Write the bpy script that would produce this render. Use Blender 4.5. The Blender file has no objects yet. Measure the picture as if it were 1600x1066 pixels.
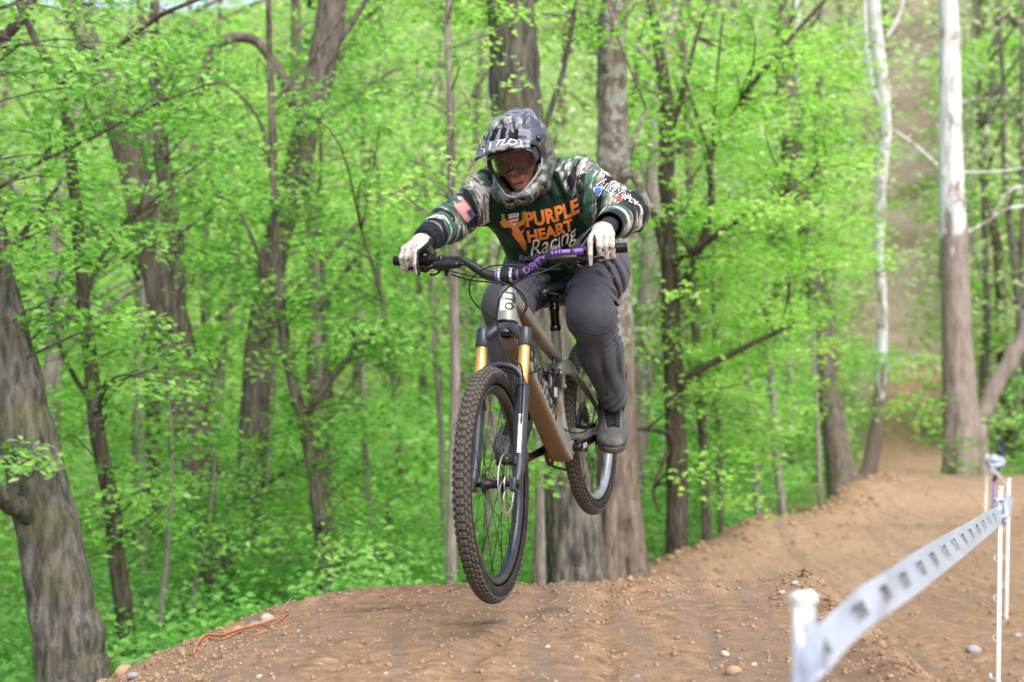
import bpy, bmesh, math, random, os
import numpy as np
from mathutils import Vector, Matrix, noise as mnoise
from mathutils.bvhtree import BVHTree

sc = bpy.context.scene
COL = sc.collection
R = math.radians
rng = np.random.default_rng(7)
random.seed(7)

# ------------------------------------------------------------------ camera, sky, sun, exposure
FPX, HV, CZ = 2133.0, 590.0, 1.6            # focal length in px of a 1600 px frame, horizon row, camera height
cam_d = bpy.data.cameras.new('camera')
cam = bpy.data.objects.new('camera', cam_d)
COL.objects.link(cam)
cam.location = (0, 0, CZ)
cam.rotation_euler = (R(90), 0, 0)
cam_d.sensor_width = 36.0
cam_d.lens = 48.0
cam_d.shift_y = (HV - 533.0) / 1600.0
cam_d.clip_start = 0.05
cam_d.clip_end = 1000
cam_d.dof.use_dof = True
cam_d.dof.focus_distance = 4.62
cam_d.dof.aperture_fstop = 2.4
sc.camera = cam

W = bpy.data.worlds.new('World')
sc.world = W
W.use_nodes = True
wn = W.node_tree.nodes
sky = wn.new('ShaderNodeTexSky')
sky.sky_type = 'NISHITA'
sky.sun_disc = False
SUN_EL, SUN_AZ = R(52), R(150)              # azimuth clockwise from +Y: behind the camera, to the right
sky.sun_elevation = SUN_EL
sky.sun_rotation = SUN_AZ
sky.air_density = 1.0
sky.dust_density = 4.0
sky.ozone_density = 1.0
wn['Background'].inputs['Strength'].default_value = 0.15
pale = wn.new('ShaderNodeHueSaturation')      # high thin overcast: the same sky, paler
pale.inputs['Saturation'].default_value = .62
W.node_tree.links.new(sky.outputs[0], pale.inputs['Color'])
W.node_tree.links.new(pale.outputs[0], wn['Background'].inputs['Color'])
sun_d = bpy.data.lights.new('sun', 'SUN')
sun_d.energy = 1.5
sun_d.angle = R(60)
sun_d.color = (1.0, 0.96, 0.9)
sun = bpy.data.objects.new('sun', sun_d)
COL.objects.link(sun)
sdir = Vector((math.sin(SUN_AZ) * math.cos(SUN_EL), math.cos(SUN_AZ) * math.cos(SUN_EL), math.sin(SUN_EL)))
sun.rotation_euler = (-sdir).to_track_quat('-Z', 'Y').to_euler()
sun.location = sdir * 30
sc.view_settings.view_transform = 'Standard'
sc.view_settings.look = 'None'
sc.view_settings.exposure = 1.12
sc.view_settings.gamma = 1.0
sc.view_settings.use_curve_mapping = False
sc.render.engine = 'CYCLES'
sc.cycles.max_bounces = 7
sc.cycles.diffuse_bounces = 4
sc.cycles.glossy_bounces = 3
sc.cycles.transmission_bounces = 4
sc.cycles.transparent_max_bounces = 8
sc.cycles.use_denoising = True
sc.cycles.caustics_reflective = False
sc.cycles.caustics_refractive = False


def P(u, v, y):
    """the point at distance y whose picture lies at (u, v) of the 1600 x 1066 photograph"""
    return Vector(((u - 800.0) / FPX * y, y, CZ + (HV - v) / FPX * y))


# ------------------------------------------------------------------ objects and tags
def tag(o, label=None, cat=None, group=None, kind=None):
    if label: o['label'] = label
    if cat: o['category'] = cat
    if group: o['group'] = group
    if kind: o['kind'] = kind
    return o


def empty(name, M=None, parent=None):
    o = bpy.data.objects.new(name, None)
    o.empty_display_size = 0.1
    COL.objects.link(o)
    if parent: o.parent = parent
    if M is not None: o.matrix_local = M
    return o


def link(name, me, mats, parent=None):
    o = bpy.data.objects.new(name, me)
    COL.objects.link(o)
    if parent: o.parent = parent
    if mats is not None:
        for m in (mats if isinstance(mats, (list, tuple)) else [mats]):
            me.materials.append(m)
    return o


def np_mesh(name, V, F, smooth=True):
    """V (n,3), F (m,k) arrays with k fixed -> mesh"""
    V = np.ascontiguousarray(V, dtype=np.float32)
    F = np.ascontiguousarray(F, dtype=np.int32)
    me = bpy.data.meshes.new(name)
    k = F.shape[1]
    me.vertices.add(len(V)); me.vertices.foreach_set('co', V.ravel())
    me.loops.add(F.size); me.loops.foreach_set('vertex_index', F.ravel())
    me.polygons.add(len(F))
    me.polygons.foreach_set('loop_start', np.arange(0, F.size, k, dtype=np.int32))
    me.polygons.foreach_set('use_smooth', np.full(len(F), smooth))
    me.update(calc_edges=True)
    return me


class MB:
    """collects rings, boxes, tubes; faces may be any polygon"""
    def __init__(s):
        s.v, s.f, s.m, s.sm = [], [], [], []

    def add(s, vs, fs, mi=0, smooth=True):
        b = len(s.v)
        s.v += [tuple(p) for p in vs]
        for f in fs:
            s.f.append([b + i for i in f]); s.m.append(mi); s.sm.append(smooth)

    def box(s, c, size, M=None, mi=0, bev=0.0):
        hx, hy, hz = [q / 2 for q in size]
        if bev > 0:
            b = min(bev, hx * .9, hy * .9, hz * .9)
            bm = bmesh.new()
            bmesh.ops.create_cube(bm, size=1)
            for v in bm.verts: v.co = Vector((v.co.x * size[0], v.co.y * size[1], v.co.z * size[2]))
            bmesh.ops.bevel(bm, geom=list(bm.edges), offset=b, segments=2, profile=.6, affect='EDGES')
            vs = [v.co.copy() for v in bm.verts]
            fs = [[v.index for v in f.verts] for f in bm.faces]
            bm.free(); sm = True
        else:
            vs = [Vector((x * hx, y * hy, z * hz)) for x in (-1, 1) for y in (-1, 1) for z in (-1, 1)]
            fs = [(0, 1, 3, 2), (4, 6, 7, 5), (0, 4, 5, 1), (2, 3, 7, 6), (0, 2, 6, 4), (1, 5, 7, 3)]; sm = False
        c = Vector(c)
        s.add([(M @ p if M else p) + c for p in vs], fs, mi, sm)

    def rings(s, rings, mi=0, cap=True, closed=False, smooth=True):
        n = len(rings[0]); b = len(s.v)
        for r in rings: s.v += [tuple(p) for p in r]
        L = len(rings)
        for i in range(L if closed else L - 1):
            a, c = b + i * n, b + ((i + 1) % L) * n
            for j in range(n):
                k = (j + 1) % n
                s.f.append([a + j, a + k, c + k, c + j]); s.m.append(mi); s.sm.append(smooth)
        if cap and not closed:
            s.f.append([b + j for j in range(n)][::-1]); s.m.append(mi); s.sm.append(False)
            s.f.append([b + (L - 1) * n + j for j in range(n)]); s.m.append(mi); s.sm.append(False)

    def tube(s, pts, rad, n=10, mi=0, cap=True, side=None, sx=1.0, sz=1.0, p=2.0, smoothpath=0, closed=False):
        """sweep; rad a number or list; side: fixed lateral vector; sx, sz: factors (number or list) along side / normal; p: superellipse"""
        pts = [Vector(q) for q in pts]
        if smoothpath: pts, rad, sx, sz = spline(pts, smoothpath, rad, sx, sz)
        L = len(pts)
        g = lambda a, i: a[i] if isinstance(a, (list, tuple)) else a
        rings = []
        up = None
        for i in range(L):
            if closed: t = pts[(i + 1) % L] - pts[i - 1]
            else: t = pts[min(i + 1, L - 1)] - pts[max(i - 1, 0)]
            t.normalize()
            if side is not None:
                S = Vector(side); S = (S - t * S.dot(t)).normalized()
            else:
                if up is None:
                    up = Vector((0, 0, 1)) if abs(t.z) < .9 else Vector((1, 0, 0))
                S = (up - t * up.dot(t)).normalized(); up = S
            N = t.cross(S)
            r = g(rad, i)
            ring = []
            for j in range(n):
                a = 2 * math.pi * j / n
                ca, sa = math.cos(a), math.sin(a)
                if p != 2.0:
                    ca = math.copysign(abs(ca) ** (2 / p), ca); sa = math.copysign(abs(sa) ** (2 / p), sa)
                ring.append(pts[i] + S * (ca * r * g(sx, i)) + N * (sa * r * g(sz, i)))
            rings.append(ring)
        s.rings(rings, mi, cap, closed)

    def lathe(s, prof, c, axis, n=24, mi=0, closed=False, cap=False):
        """prof: (radius, along) pairs"""
        A = Vector(axis).normalized()
        X = A.orthogonal().normalized(); Y = A.cross(X)
        c = Vector(c)
        rings = []
        for j in range(n):
            a = 2 * math.pi * j / n
            d = X * math.cos(a) + Y * math.sin(a)
            rings.append([c + d * r + A * h for r, h in prof])
        b = len(s.v); m = len(prof)
        for r in rings: s.v += [tuple(q) for q in r]
        for i in range(n):
            a0, c0 = b + i * m, b + ((i + 1) % n) * m
            for j in range(m if closed else m - 1):
                k = (j + 1) % m
                s.f.append([a0 + j, c0 + j, c0 + k, a0 + k]); s.m.append(mi); s.sm.append(True)

    def cyl(s, a, b, r, n=16, mi=0, r2=None):
        a, b = Vector(a), Vector(b)
        h = (b - a).length; r2 = r if r2 is None else r2
        e = min(.0015, r * .2, h * .2)
        s.lathe([(0.0001, 0), (r - e, 0), (r, e), (r2, h - e), (r2 - e, h), (0.0001, h)], a, b - a, n, mi)

    def build(s, name, mats, parent=None, auto=None):
        me = bpy.data.meshes.new(name)
        me.from_pydata(s.v, [], s.f)
        me.polygons.foreach_set('material_index', s.m)
        me.polygons.foreach_set('use_smooth', s.sm)
        me.update()
        if auto: me.set_sharp_from_angle(angle=R(auto))
        return link(name, me, mats, parent)


def spline(pts, k, *arrs):
    """Catmull-Rom with k points per span"""
    L = len(pts); out = []; res = [[] for _ in arrs]
    for i in range(L - 1):
        p0, p1, p2, p3 = pts[max(i - 1, 0)], pts[i], pts[i + 1], pts[min(i + 2, L - 1)]
        for j in range(k + (1 if i == L - 2 else 0)):
            t = j / k
            q = 0.5 * ((2 * p1) + (p2 - p0) * t + (2 * p0 - 5 * p1 + 4 * p2 - p3) * t * t + (3 * p1 - p0 - 3 * p2 + p3) * t ** 3)
            out.append(q)
            for a, r in zip(arrs, res):
                r.append(a[i] * (1 - t) + a[i + 1] * t if isinstance(a, (list, tuple)) else a)
    return (out, *[r if isinstance(a, (list, tuple)) else a for a, r in zip(arrs, res)]) if arrs else out


# ------------------------------------------------------------------ materials
class NT:
    def __init__(s, name):
        s.mat = bpy.data.materials.new(name); s.mat.use_nodes = True
        s.t = s.mat.node_tree; s.n = s.t.nodes
        s.b = s.n['Principled BSDF']

    def new(s, typ, **kw):
        n = s.n.new(typ)
        for k, v in kw.items():
            if hasattr(n, k): setattr(n, k, v)
            else: n.inputs[k.replace('_', ' ')].default_value = v
        return n

    def link(s, a, b): s.t.links.new(a, b)

    def coord(s, scale=1.0, kind='Object', stretch=None):
        tc = s.new('ShaderNodeTexCoord'); mp = s.new('ShaderNodeMapping')
        mp.inputs['Scale'].default_value = stretch or (scale,) * 3
        s.link(tc.outputs[kind], mp.inputs[0])
        return mp.outputs[0]

    def noise(s, vec, scale=5, detail=4, rough=.5, dist=0.0, dim='3D'):
        n = s.new('ShaderNodeTexNoise')
        n.inputs['Scale'].default_value = scale; n.inputs['Detail'].default_value = detail
        n.inputs['Roughness'].default_value = rough; n.inputs['Distortion'].default_value = dist
        if vec is not None: s.link(vec, n.inputs['Vector'])
        return n.outputs['Fac']

    def ramp(s, fac, stops, interp='LINEAR'):
        r = s.new('ShaderNodeValToRGB'); cr = r.color_ramp; cr.interpolation = interp
        while len(cr.elements) < len(stops): cr.elements.new(0.5)
        for e, (p, c) in zip(cr.elements, stops):
            e.position = p; e.color = (*c, 1) if len(c) == 3 else c
        s.link(fac, r.inputs[0])
        return r.outputs[0]

    def mix(s, fac, a, b):
        m = s.new('ShaderNodeMix', data_type='RGBA')
        for sock, val in ((m.inputs[0], fac), (m.inputs[6], a), (m.inputs[7], b)):
            if isinstance(val, (int, float)): sock.default_value = val
            elif isinstance(val, tuple): sock.default_value = (*val, 1) if len(val) == 3 else val
            else: s.link(val, sock)
        return m.outputs[2]

    def math(s, op, a, b=0.0, clamp=False):
        m = s.new('ShaderNodeMath', operation=op); m.use_clamp = clamp
        for sock, val in ((m.inputs[0], a), (m.inputs[1], b)):
            if isinstance(val, (int, float)): sock.default_value = val
            else: s.link(val, sock)
        return m.outputs[0]

    def bump(s, h, strength=.3, dist=.01):
        b = s.new('ShaderNodeBump'); b.inputs['Strength'].default_value = strength; b.inputs['Distance'].default_value = dist
        s.link(h, b.inputs['Height']); s.link(b.outputs[0], s.b.inputs['Normal'])

    def color(s, c):
        if isinstance(c, tuple): s.b.inputs['Base Color'].default_value = (*c, 1)
        else: s.link(c, s.b.inputs['Base Color'])

    def set(s, **kw):
        for k, v in kw.items():
            i = s.b.inputs[k.replace('_', ' ')]
            if isinstance(v, (int, float, tuple)): i.default_value = v
            else: s.link(v, i)
        return s


def simple(name, c, rough=.5, metal=0.0, var=.15, scale=30, dust=0.0, bump=0.0, coat=0.0):
    """paint, rubber, metal: base colour with a little uneven wear, optional dust and relief"""
    m = NT(name)
    co = m.coord()
    n = m.noise(co, scale, 5, .6)
    dark = tuple(q * (1 - var) for q in c); lite = tuple(min(1, q * (1 + var)) for q in c)
    col = m.ramp(n, [(.3, dark), (.7, lite)])
    if dust > 0:
        n2 = m.noise(co, scale * .5, 6, .7)
        f = m.ramp(n2, [(.5 - dust * .3, (0, 0, 0)), (.85 - dust * .2, (dust,) * 3)])
        col = m.mix(f, col, (.26, .17, .10))
    m.color(col)
    m.set(Roughness=m.math('ADD', m.math('MULTIPLY', n, .25), rough - .12), Metallic=metal)
    if metal < .2 and rough > .3: m.b.inputs['Specular IOR Level'].default_value = .32
    if coat: m.set(Coat_Weight=coat, Coat_Roughness=.15)
    if bump: m.bump(n, bump, .003)
    return m.mat
# ================================================================== MOUNTAIN BIKE
BR = (Matrix.Rotation(R(-90 - 17.8), 4, 'Z') @ Matrix.Rotation(R(7.3), 4, 'Y') @ Matrix.Rotation(R(3.0), 4, 'X'))
HT_TOP = Vector((.905, 0, .962)); AX = Vector((.4305, 0, -.9026)); PF = Vector((.9026, 0, .4305))
HT_BOT = HT_TOP + AX * .118
HUB = HT_BOT + AX * .56 + PF * .044
ST = Matrix.Translation(HT_TOP) @ Matrix.Rotation(R(3.5), 4, -AX) @ Matrix.Translation(-HT_TOP)
BT = P(771.5, 757, 4.30) - (BR @ (ST @ HUB))
BM = Matrix.Translation(BT) @ BR
BI = BM.inverted()
YV = Vector((0, 1, 0))

# ---- materials
m_black = simple('satin_black_alloy', (.010, .011, .013), .38, 0, .2, 40, .12)
m_gloss = simple('gloss_black', (.006, .006, .007), .18, 0, .2, 40, .05)
m_steel = simple('brushed_steel', (.55, .54, .52), .32, 1, .1, 60, .12)
m_dark_steel = simple('dark_sprocket_steel', (.05, .05, .055), .4, .8, .3, 80, .2)
m_purple = simple('purple_anodised', (.22, .10, .50), .35, .3, .15, 50)
m_red = simple('dark_red_anodised', (.16, .012, .02), .35, .5, .3, 50, .1)
m_blue = simple('blue_anodised', (.03, .22, .62), .3, .6, .1, 50)
m_gold = simple('gold_stanchion', (.76, .43, .13), .3, .75, .06, 10)
m_fork = simple('slate_fork_paint', (.018, .024, .038), .34, .1, .15, 20, .16, coat=.3)
m_white = simple('white_print', (.72, .74, .78), .5, 0, .04, 60)
m_dkprint = simple('black_print', (.02, .02, .022), .5, 0, .1, 60)
m_greyprint = simple('grey_blue_print', (.30, .34, .42), .5, 0, .1, 60)
m_saddle = simple('saddle_cover', (.015, .015, .018), .3, 0, .2, 60)
m_cable = simple('black_cable_housing', (.008, .008, .009), .35, 0, .1, 60)


def mat_frame():
    m = NT('grey_frame_paint')
    co = m.coord()
    n = m.noise(co, 14, 6, .65)
    n2 = m.noise(co, 150, 3, .6)
    base = m.ramp(n, [(.3, (.19, .195, .18)), (.7, (.25, .255, .235))])
    # dried mud thrown up by the front wheel: sits on faces that look down or forward
    ge = m.new('ShaderNodeNewGeometry')
    tc = m.new('ShaderNodeTexCoord')
    sep = m.new('ShaderNodeSeparateXYZ'); m.link(tc.outputs['Normal'], sep.inputs[0])
    d = m.math('ADD', m.math('MULTIPLY', sep.outputs['X'], .75), m.math('MULTIPLY', sep.outputs['Z'], -.75))
    f = m.math('ADD', d, m.math('MULTIPLY', m.math('SUBTRACT', n, .5), 1.3))
    f = m.math('ADD', f, m.math('MULTIPLY', m.math('SUBTRACT', n2, .5), .5))
    mask = m.ramp(f, [(.34, (0, 0, 0)), (.50, (1, 1, 1))])
    mud = m.ramp(n2, [(.3, (.13, .082, .045)), (.75, (.27, .185, .105))])
    att = m.new('ShaderNodeAttribute'); att.attribute_name = 'mud'
    mask2 = m.math('MULTIPLY', mask, att.outputs['Fac'])
    speck = m.ramp(m.noise(co, 260, 2, .5), [(.70, (0, 0, 0)), (.73, (.7,) * 3)])
    mm = m.math('MAXIMUM', mask2, speck, True)
    m.color(m.mix(mm, base, mud))
    m.set(Roughness=m.math('ADD', m.math('MULTIPLY', mm, .45), .36), Metallic=.15)
    m.bump(m.math('MULTIPLY', n2, mm), .25, .002)
    return m.mat


m_frame = mat_frame()


def mat_tyre():
    m = NT('dusty_tyre_rubber')
    co = m.coord()
    n = m.noise(co, 25, 6, .65)
    n2 = m.noise(co, 220, 3, .6)
    att = m.new('ShaderNodeAttribute'); att.attribute_name = 'tread'
    rub = m.ramp(n2, [(.3, (.007, .0065, .0065)), (.7, (.017, .0155, .015))])
    dst = m.ramp(n2, [(.3, (.062, .053, .046)), (.7, (.118, .102, .088))])
    f = m.math('ADD', m.math('MULTIPLY', att.outputs['Fac'], .85), m.math('MULTIPLY', m.math('SUBTRACT', n, .5), .9), True)
    m.color(m.mix(f, rub, dst))
    m.set(Roughness=.85); m.b.inputs['Specular IOR Level'].default_value = .2
    m.bump(n2, .35, .002)
    return m.mat


m_tyre = mat_tyre()


def set_attr(me, name, vals):
    a = me.attributes.new(name, 'FLOAT', 'POINT')
    a.data.foreach_set('value', np.asarray(vals, dtype=np.float32))


bike = empty('mountain_bike', BM)
tag(bike, 'grey full suspension mountain bike with gold fork tubes, airborne above the dirt mound', 'mountain bike')

# ---- frame ---------------------------------------------------------
BB = Vector((.425, 0, .342))
ST_TOP = Vector((.386, 0, .775))
f = MB()
# head tube with flared lower cup
f.tube([HT_TOP - AX * .004, HT_TOP + AX * .012, HT_TOP + AX * .06, HT_TOP + AX * .1, HT_BOT], [.0275, .0275, .0285, .034, .035], 20, side=YV, sx=[1.0, 1.0, 1.0, 1.05, 1.1], sz=1.0)
# top tube
f.tube([HT_TOP + AX * .028 + Vector((-.005, 0, 0)), Vector((.80, 0, .886)), Vector((.60, 0, .775)), Vector((.455, 0, .70)), Vector((.39, 0, .672))],
       [.026, .026, .025, .024, .022], 18, side=YV, sx=[1.0, 1.02, .9, .8, .8], sz=[1.15, 1.1, .85, .85, 1.0], p=3.0, smoothpath=5)
# down tube: tall squared section with a flat underside
f.tube([HT_BOT + Vector((-.012, 0, .035)), Vector((.90, 0, .80)), Vector((.80, 0, .685)), Vector((.66, 0, .535)), Vector((.53, 0, .405)), Vector((.45, 0, .333)), Vector((.405, 0, .315))],
       [.034, .037, .037, .038, .039, .037, .03], 22, side=YV, sx=[.85, .95, 1.02, 1.05, 1.08, 1.1, 1.1], sz=[.9, 1.1, 1.05, 1.0, 1.0, 1.0, .9], p=4.2, smoothpath=5)
# seat tube, lower shell and bottom bracket shell
f.tube([ST_TOP, Vector((.392, 0, .70)), Vector((.40, 0, .64))], [.0178, .0185, .02], 18, side=YV)
f.tube([Vector((.40, 0, .65)), Vector((.415, 0, .60)), Vector((.435, 0, .50)), Vector((.44, 0, .40)), Vector((.425, 0, .33))],
       [.021, .022, .021, .026, .036], 18, side=YV, sx=[1, 1.0, 1.0, 1.2, 1.1], sz=[1, .9, .85, 1, 1], p=2.6, smoothpath=4)
f.cyl(BB - YV * .041, BB + YV * .041, .0265, 22)
f.box(BB + Vector((.03, 0, .02)), (.07, .066, .07), Matrix.Rotation(R(-35), 4, 'Y'), bev=.014)
for s in (-1, 1):      # gusset to the shock yoke
    f.tube([Vector((.70, s * .018, .60)), Vector((.66, s * .022, .61)), Vector((.645, s * .02, .60))], [.013, .012, .012], 10, side=YV)
frame = f.build('frame', m_frame, bike, 40)
co = np.array([v.co for v in frame.data.vertices])
set_attr(frame.data, 'mud', np.clip((.915 - co[:, 0] + (.86 - co[:, 2]) * .3) / .02, 0, 1) * np.clip((1.05 - co[:, 0]) / .12, 0, 1) * np.clip(1.25 - (co[:, 2] > .64) * (co[:, 0] < .62) * .9, 0, 1))
f = MB()
f.cyl(HT_TOP - AX * .012, HT_TOP - AX * .004, .0265, 22)
f.build('headset_spacer', m_black, frame)
f = MB()
f.cyl(HT_BOT + AX * .0, HT_BOT + AX * .006, .0375, 22)
f.build('headset_cup', m_gloss, frame)
# internal cable ports
f = MB()
for y in (.028,):
    f.box(Vector((.925, y, .835)), (.02, .01, .012), bev=.003)
f.build('cable_port', m_gloss, frame)

# ---- seat post and saddle
sp_dir = (ST_TOP - Vector((.40, 0, .64))).normalized()
f = MB()
f.cyl(ST_TOP - sp_dir * .02, ST_TOP + sp_dir * .118, .0150, 18)
post = f.build('seat_post', m_gloss, bike)
f = MB(); f.lathe([(.0155, 0), (.0215, .001), (.0215, .012), (.0200, .014), (.0200, .020), (.0155, .021)], ST_TOP + sp_dir * .0, sp_dir, 22)
f.build('seat_clamp', m_gloss, post)
f = MB(); f.lathe([(.015, 0), (.0175, .001), (.0175, .05), (.0192, .052), (.0192, .066), (.0165, .068), (.0155, .07)], ST_TOP + sp_dir * .021, sp_dir, 22)
f.build('post_collar', m_gloss, post)
f = MB()
top = ST_TOP + sp_dir * .118
f.box(top + Vector((.0, 0, .004)), (.045, .03, .026), bev=.006)
f.box(top + Vector((.0, 0, .018)), (.042, .056, .012), bev=.004)
f.cyl(top + Vector((.02, 0, -.02)), top + Vector((.02, 0, .03)), .003, 10)
f.cyl(top + Vector((-.02, 0, -.02)), top + Vector((-.02, 0, .03)), .003, 10)
f.build('rail_clamp', m_black, post)
f = MB()
sx0 = top.x
# stations along the saddle: (dx, z, half width, thickness)
stn = [(-.125, .062, .004, .010), (-.12, .064, .05, .02), (-.095, .062, .070, .026), (-.06, .057, .066, .028), (-.01, .052, .045, .026), (.04, .050, .028, .024), (.09, .050, .021, .022), (.125, .046, .017, .020), (.14, .038, .003, .010)]
rings = []
for dx, z, hw, th in stn:
    ring = []
    for j in range(20):
        a = 2 * math.pi * j / 20
        cx, sz_ = math.cos(a), math.sin(a)
        ring.append(Vector((sx0 + dx, hw * math.copysign(abs(cx) ** .8, cx), top.z + z - .008 + th * .5 * sz_ * (1 if sz_ > 0 else 1.4) - .25 * abs(cx) ** 2 * hw * .35)))
    rings.append(ring)
f.rings(rings)
sad = f.build('saddle', m_saddle, bike)
f = MB()
for s in (-1, 1):
    f.tube([Vector((sx0 + .115, 0, top.z + .036)), Vector((sx0 + .08, s * .012, top.z + .028)), Vector((sx0 + .03, s * .022, top.z + .019)), Vector((sx0 - .05, s * .022, top.z + .019)), Vector((sx0 - .10, s * .026, top.z + .045))], .0035, 8, smoothpath=5)
f.build('saddle_rail', m_steel, sad)

# ---- rear triangle: chain stays, seat stays, rocker link, shock ----
RH = Vector((0, 0, .352))
for s in (-1, 1):
    f = MB()
    f.tube([Vector((.375, s * .030, .385)), Vector((.33, s * .046, .372)), Vector((.24, s * .058, .360)), Vector((.12, s * .066, .356)), Vector((.03, s * .080, .352)), Vector((-.012, s * .081, .354))],
           [.017, .0165, .0155, .014, .0155, .012], 14, side=YV, sx=[1.0, .8, .65, .7, .45, .45], sz=[1.3, 1.35, 1.25, 1.1, 1.5, 1.2], p=2.8, smoothpath=5)
    c = f.build('chain_stay', m_frame, bike, 45)
    set_attr(c.data, 'mud', np.full(len(c.data.vertices), .55))
    f = MB()
    f.tube([Vector((.345, s * .047, .598)), Vector((.27, s * .062, .542)), Vector((.16, s * .070, .462)), Vector((.05, s * .079, .378)), Vector((.02, s * .081, .362))],
           [.0135, .0125, .0115, .012, .012], 14, side=YV, sx=[.8, .8, .8, .6, .45], sz=[1.2, 1.15, 1.1, 1.2, 1.2], p=3.2, smoothpath=5)
    c = f.build('seat_stay', m_frame, bike, 45)
    set_attr(c.data, 'mud', np.full(len(c.data.vertices), .8))
# seat stay bridge: part of the rocker assembly
f = MB()
for s in (-1, 1):
    f.tube([Vector((.352, s * .048, .603)), Vector((.40, s * .046, .632)), Vector((.450, s * .036, .640)), Vector((.492, s * .030, .628))],
           [.0175, .021, .021, .018], 14, side=YV, sx=[.6, .6, .6, .6], sz=[1.0, 1.2, 1.25, 1.1], p=3, smoothpath=4)
    f.tube([Vector((.448, s * .034, .636)), Vector((.452, s * .031, .60)), Vector((.448, s * .029, .572))], [.014, .012, .013], 12, side=YV, sx=.6, p=3)
f.box(Vector((.405, 0, .642)), (.080, .084, .026), Matrix.Rotation(R(14), 4, 'Y'), bev=.007)
rk = f.build('rocker_link', m_frame, bike, 45)
set_attr(rk.data, 'mud', np.full(len(rk.data.vertices), .25))
for x, z, w in ((.352, .603, .057), (.492, .628, .040), (.448, .572, .038)):
    for s in (-1, 1):
        f = MB()
        f.lathe([(.0001, .003), (.006, .003), (.0075, .0015), (.0105, .0015), (.011, 0)], Vector((x, s * w, z)), YV * s, 16)
        f.build('pivot_bolt', m_steel, rk)
f = MB()
sa, sb = Vector((.492, 0, .628)), Vector((.560, 0, .425))
d = (sb - sa)
sd = d.normalized()
f.cyl(sa - YV * .028, sa + YV * .028, .010, 14)
f.cyl(sb - YV * .022, sb + YV * .022, .009, 14)
f.lathe([(.001, 0), (.013, .003), (.0225, .012), (.0245, .02), (.0245, .03), (.021, .033), (.0225, .035), (.0225, .105), (.0195, .11), (.0195, .118), (.008, .12), (.008, .185), (.012, .188), (.013, .205), (.006, .212)], sa + sd * .004, sd, 22)
shock = f.build('rear_shock', m_gloss, bike)
f = MB()
side_ = Vector((.9, .1, .3)).normalized()
pb = sa + Vector((.038, .006, -.008))
f.cyl(pb - sd * .01, pb + sd * .095, .0155, 18)
f.cyl(pb - sd * .022, pb - sd * .012, .010, 14)
f.build('reservoir', m_gloss, shock)
f = MB()
f.lathe([(.0228, .05), (.0234, .051), (.0234, .085), (.0228, .086)], sa + sd * .004, sd, 22)
f.build('shock_decal', m_greyprint, shock)
# hose that runs from the down tube to the shock
f = MB()
f.tube([Vector((.60, .02, .560)), Vector((.575, .04, .635)), Vector((.545, .035, .685)), Vector((.525, .022, .672)), Vector((.515, .015, .640))], .003, 8, smoothpath=6)
f.tube([Vector((.575, .030, .650)), Vector((.548, .034, .690)), Vector((.535, .024, .684))], .0055, 8, smoothpath=4)
f.build('shock_hose', m_cable, bike)


# ---- wheels --------------------------------------------------------
def make_wheel(name, axle, Ro, front):
    """children in wheel coordinates, axle along Y"""
    wh = MB()
    # rim (the wheel part's own mesh)
    rb = Ro - .0615                     # bead radius
    prof = [(rb + .002, -.0165), (rb + .002, -.018), (rb - .006, -.0185), (rb - .016, -.014), (rb - .024, -.006), (rb - .0255, 0), (rb - .024, .006), (rb - .016, .014), (rb - .006, .0185), (rb + .002, .018), (rb + .002, .0165), (rb - .005, .014), (rb - .008, 0), (rb - .005, -.014)]
    wh.lathe(prof, (0, 0, 0), YV, 96, closed=True)
    return wh, rb


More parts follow.
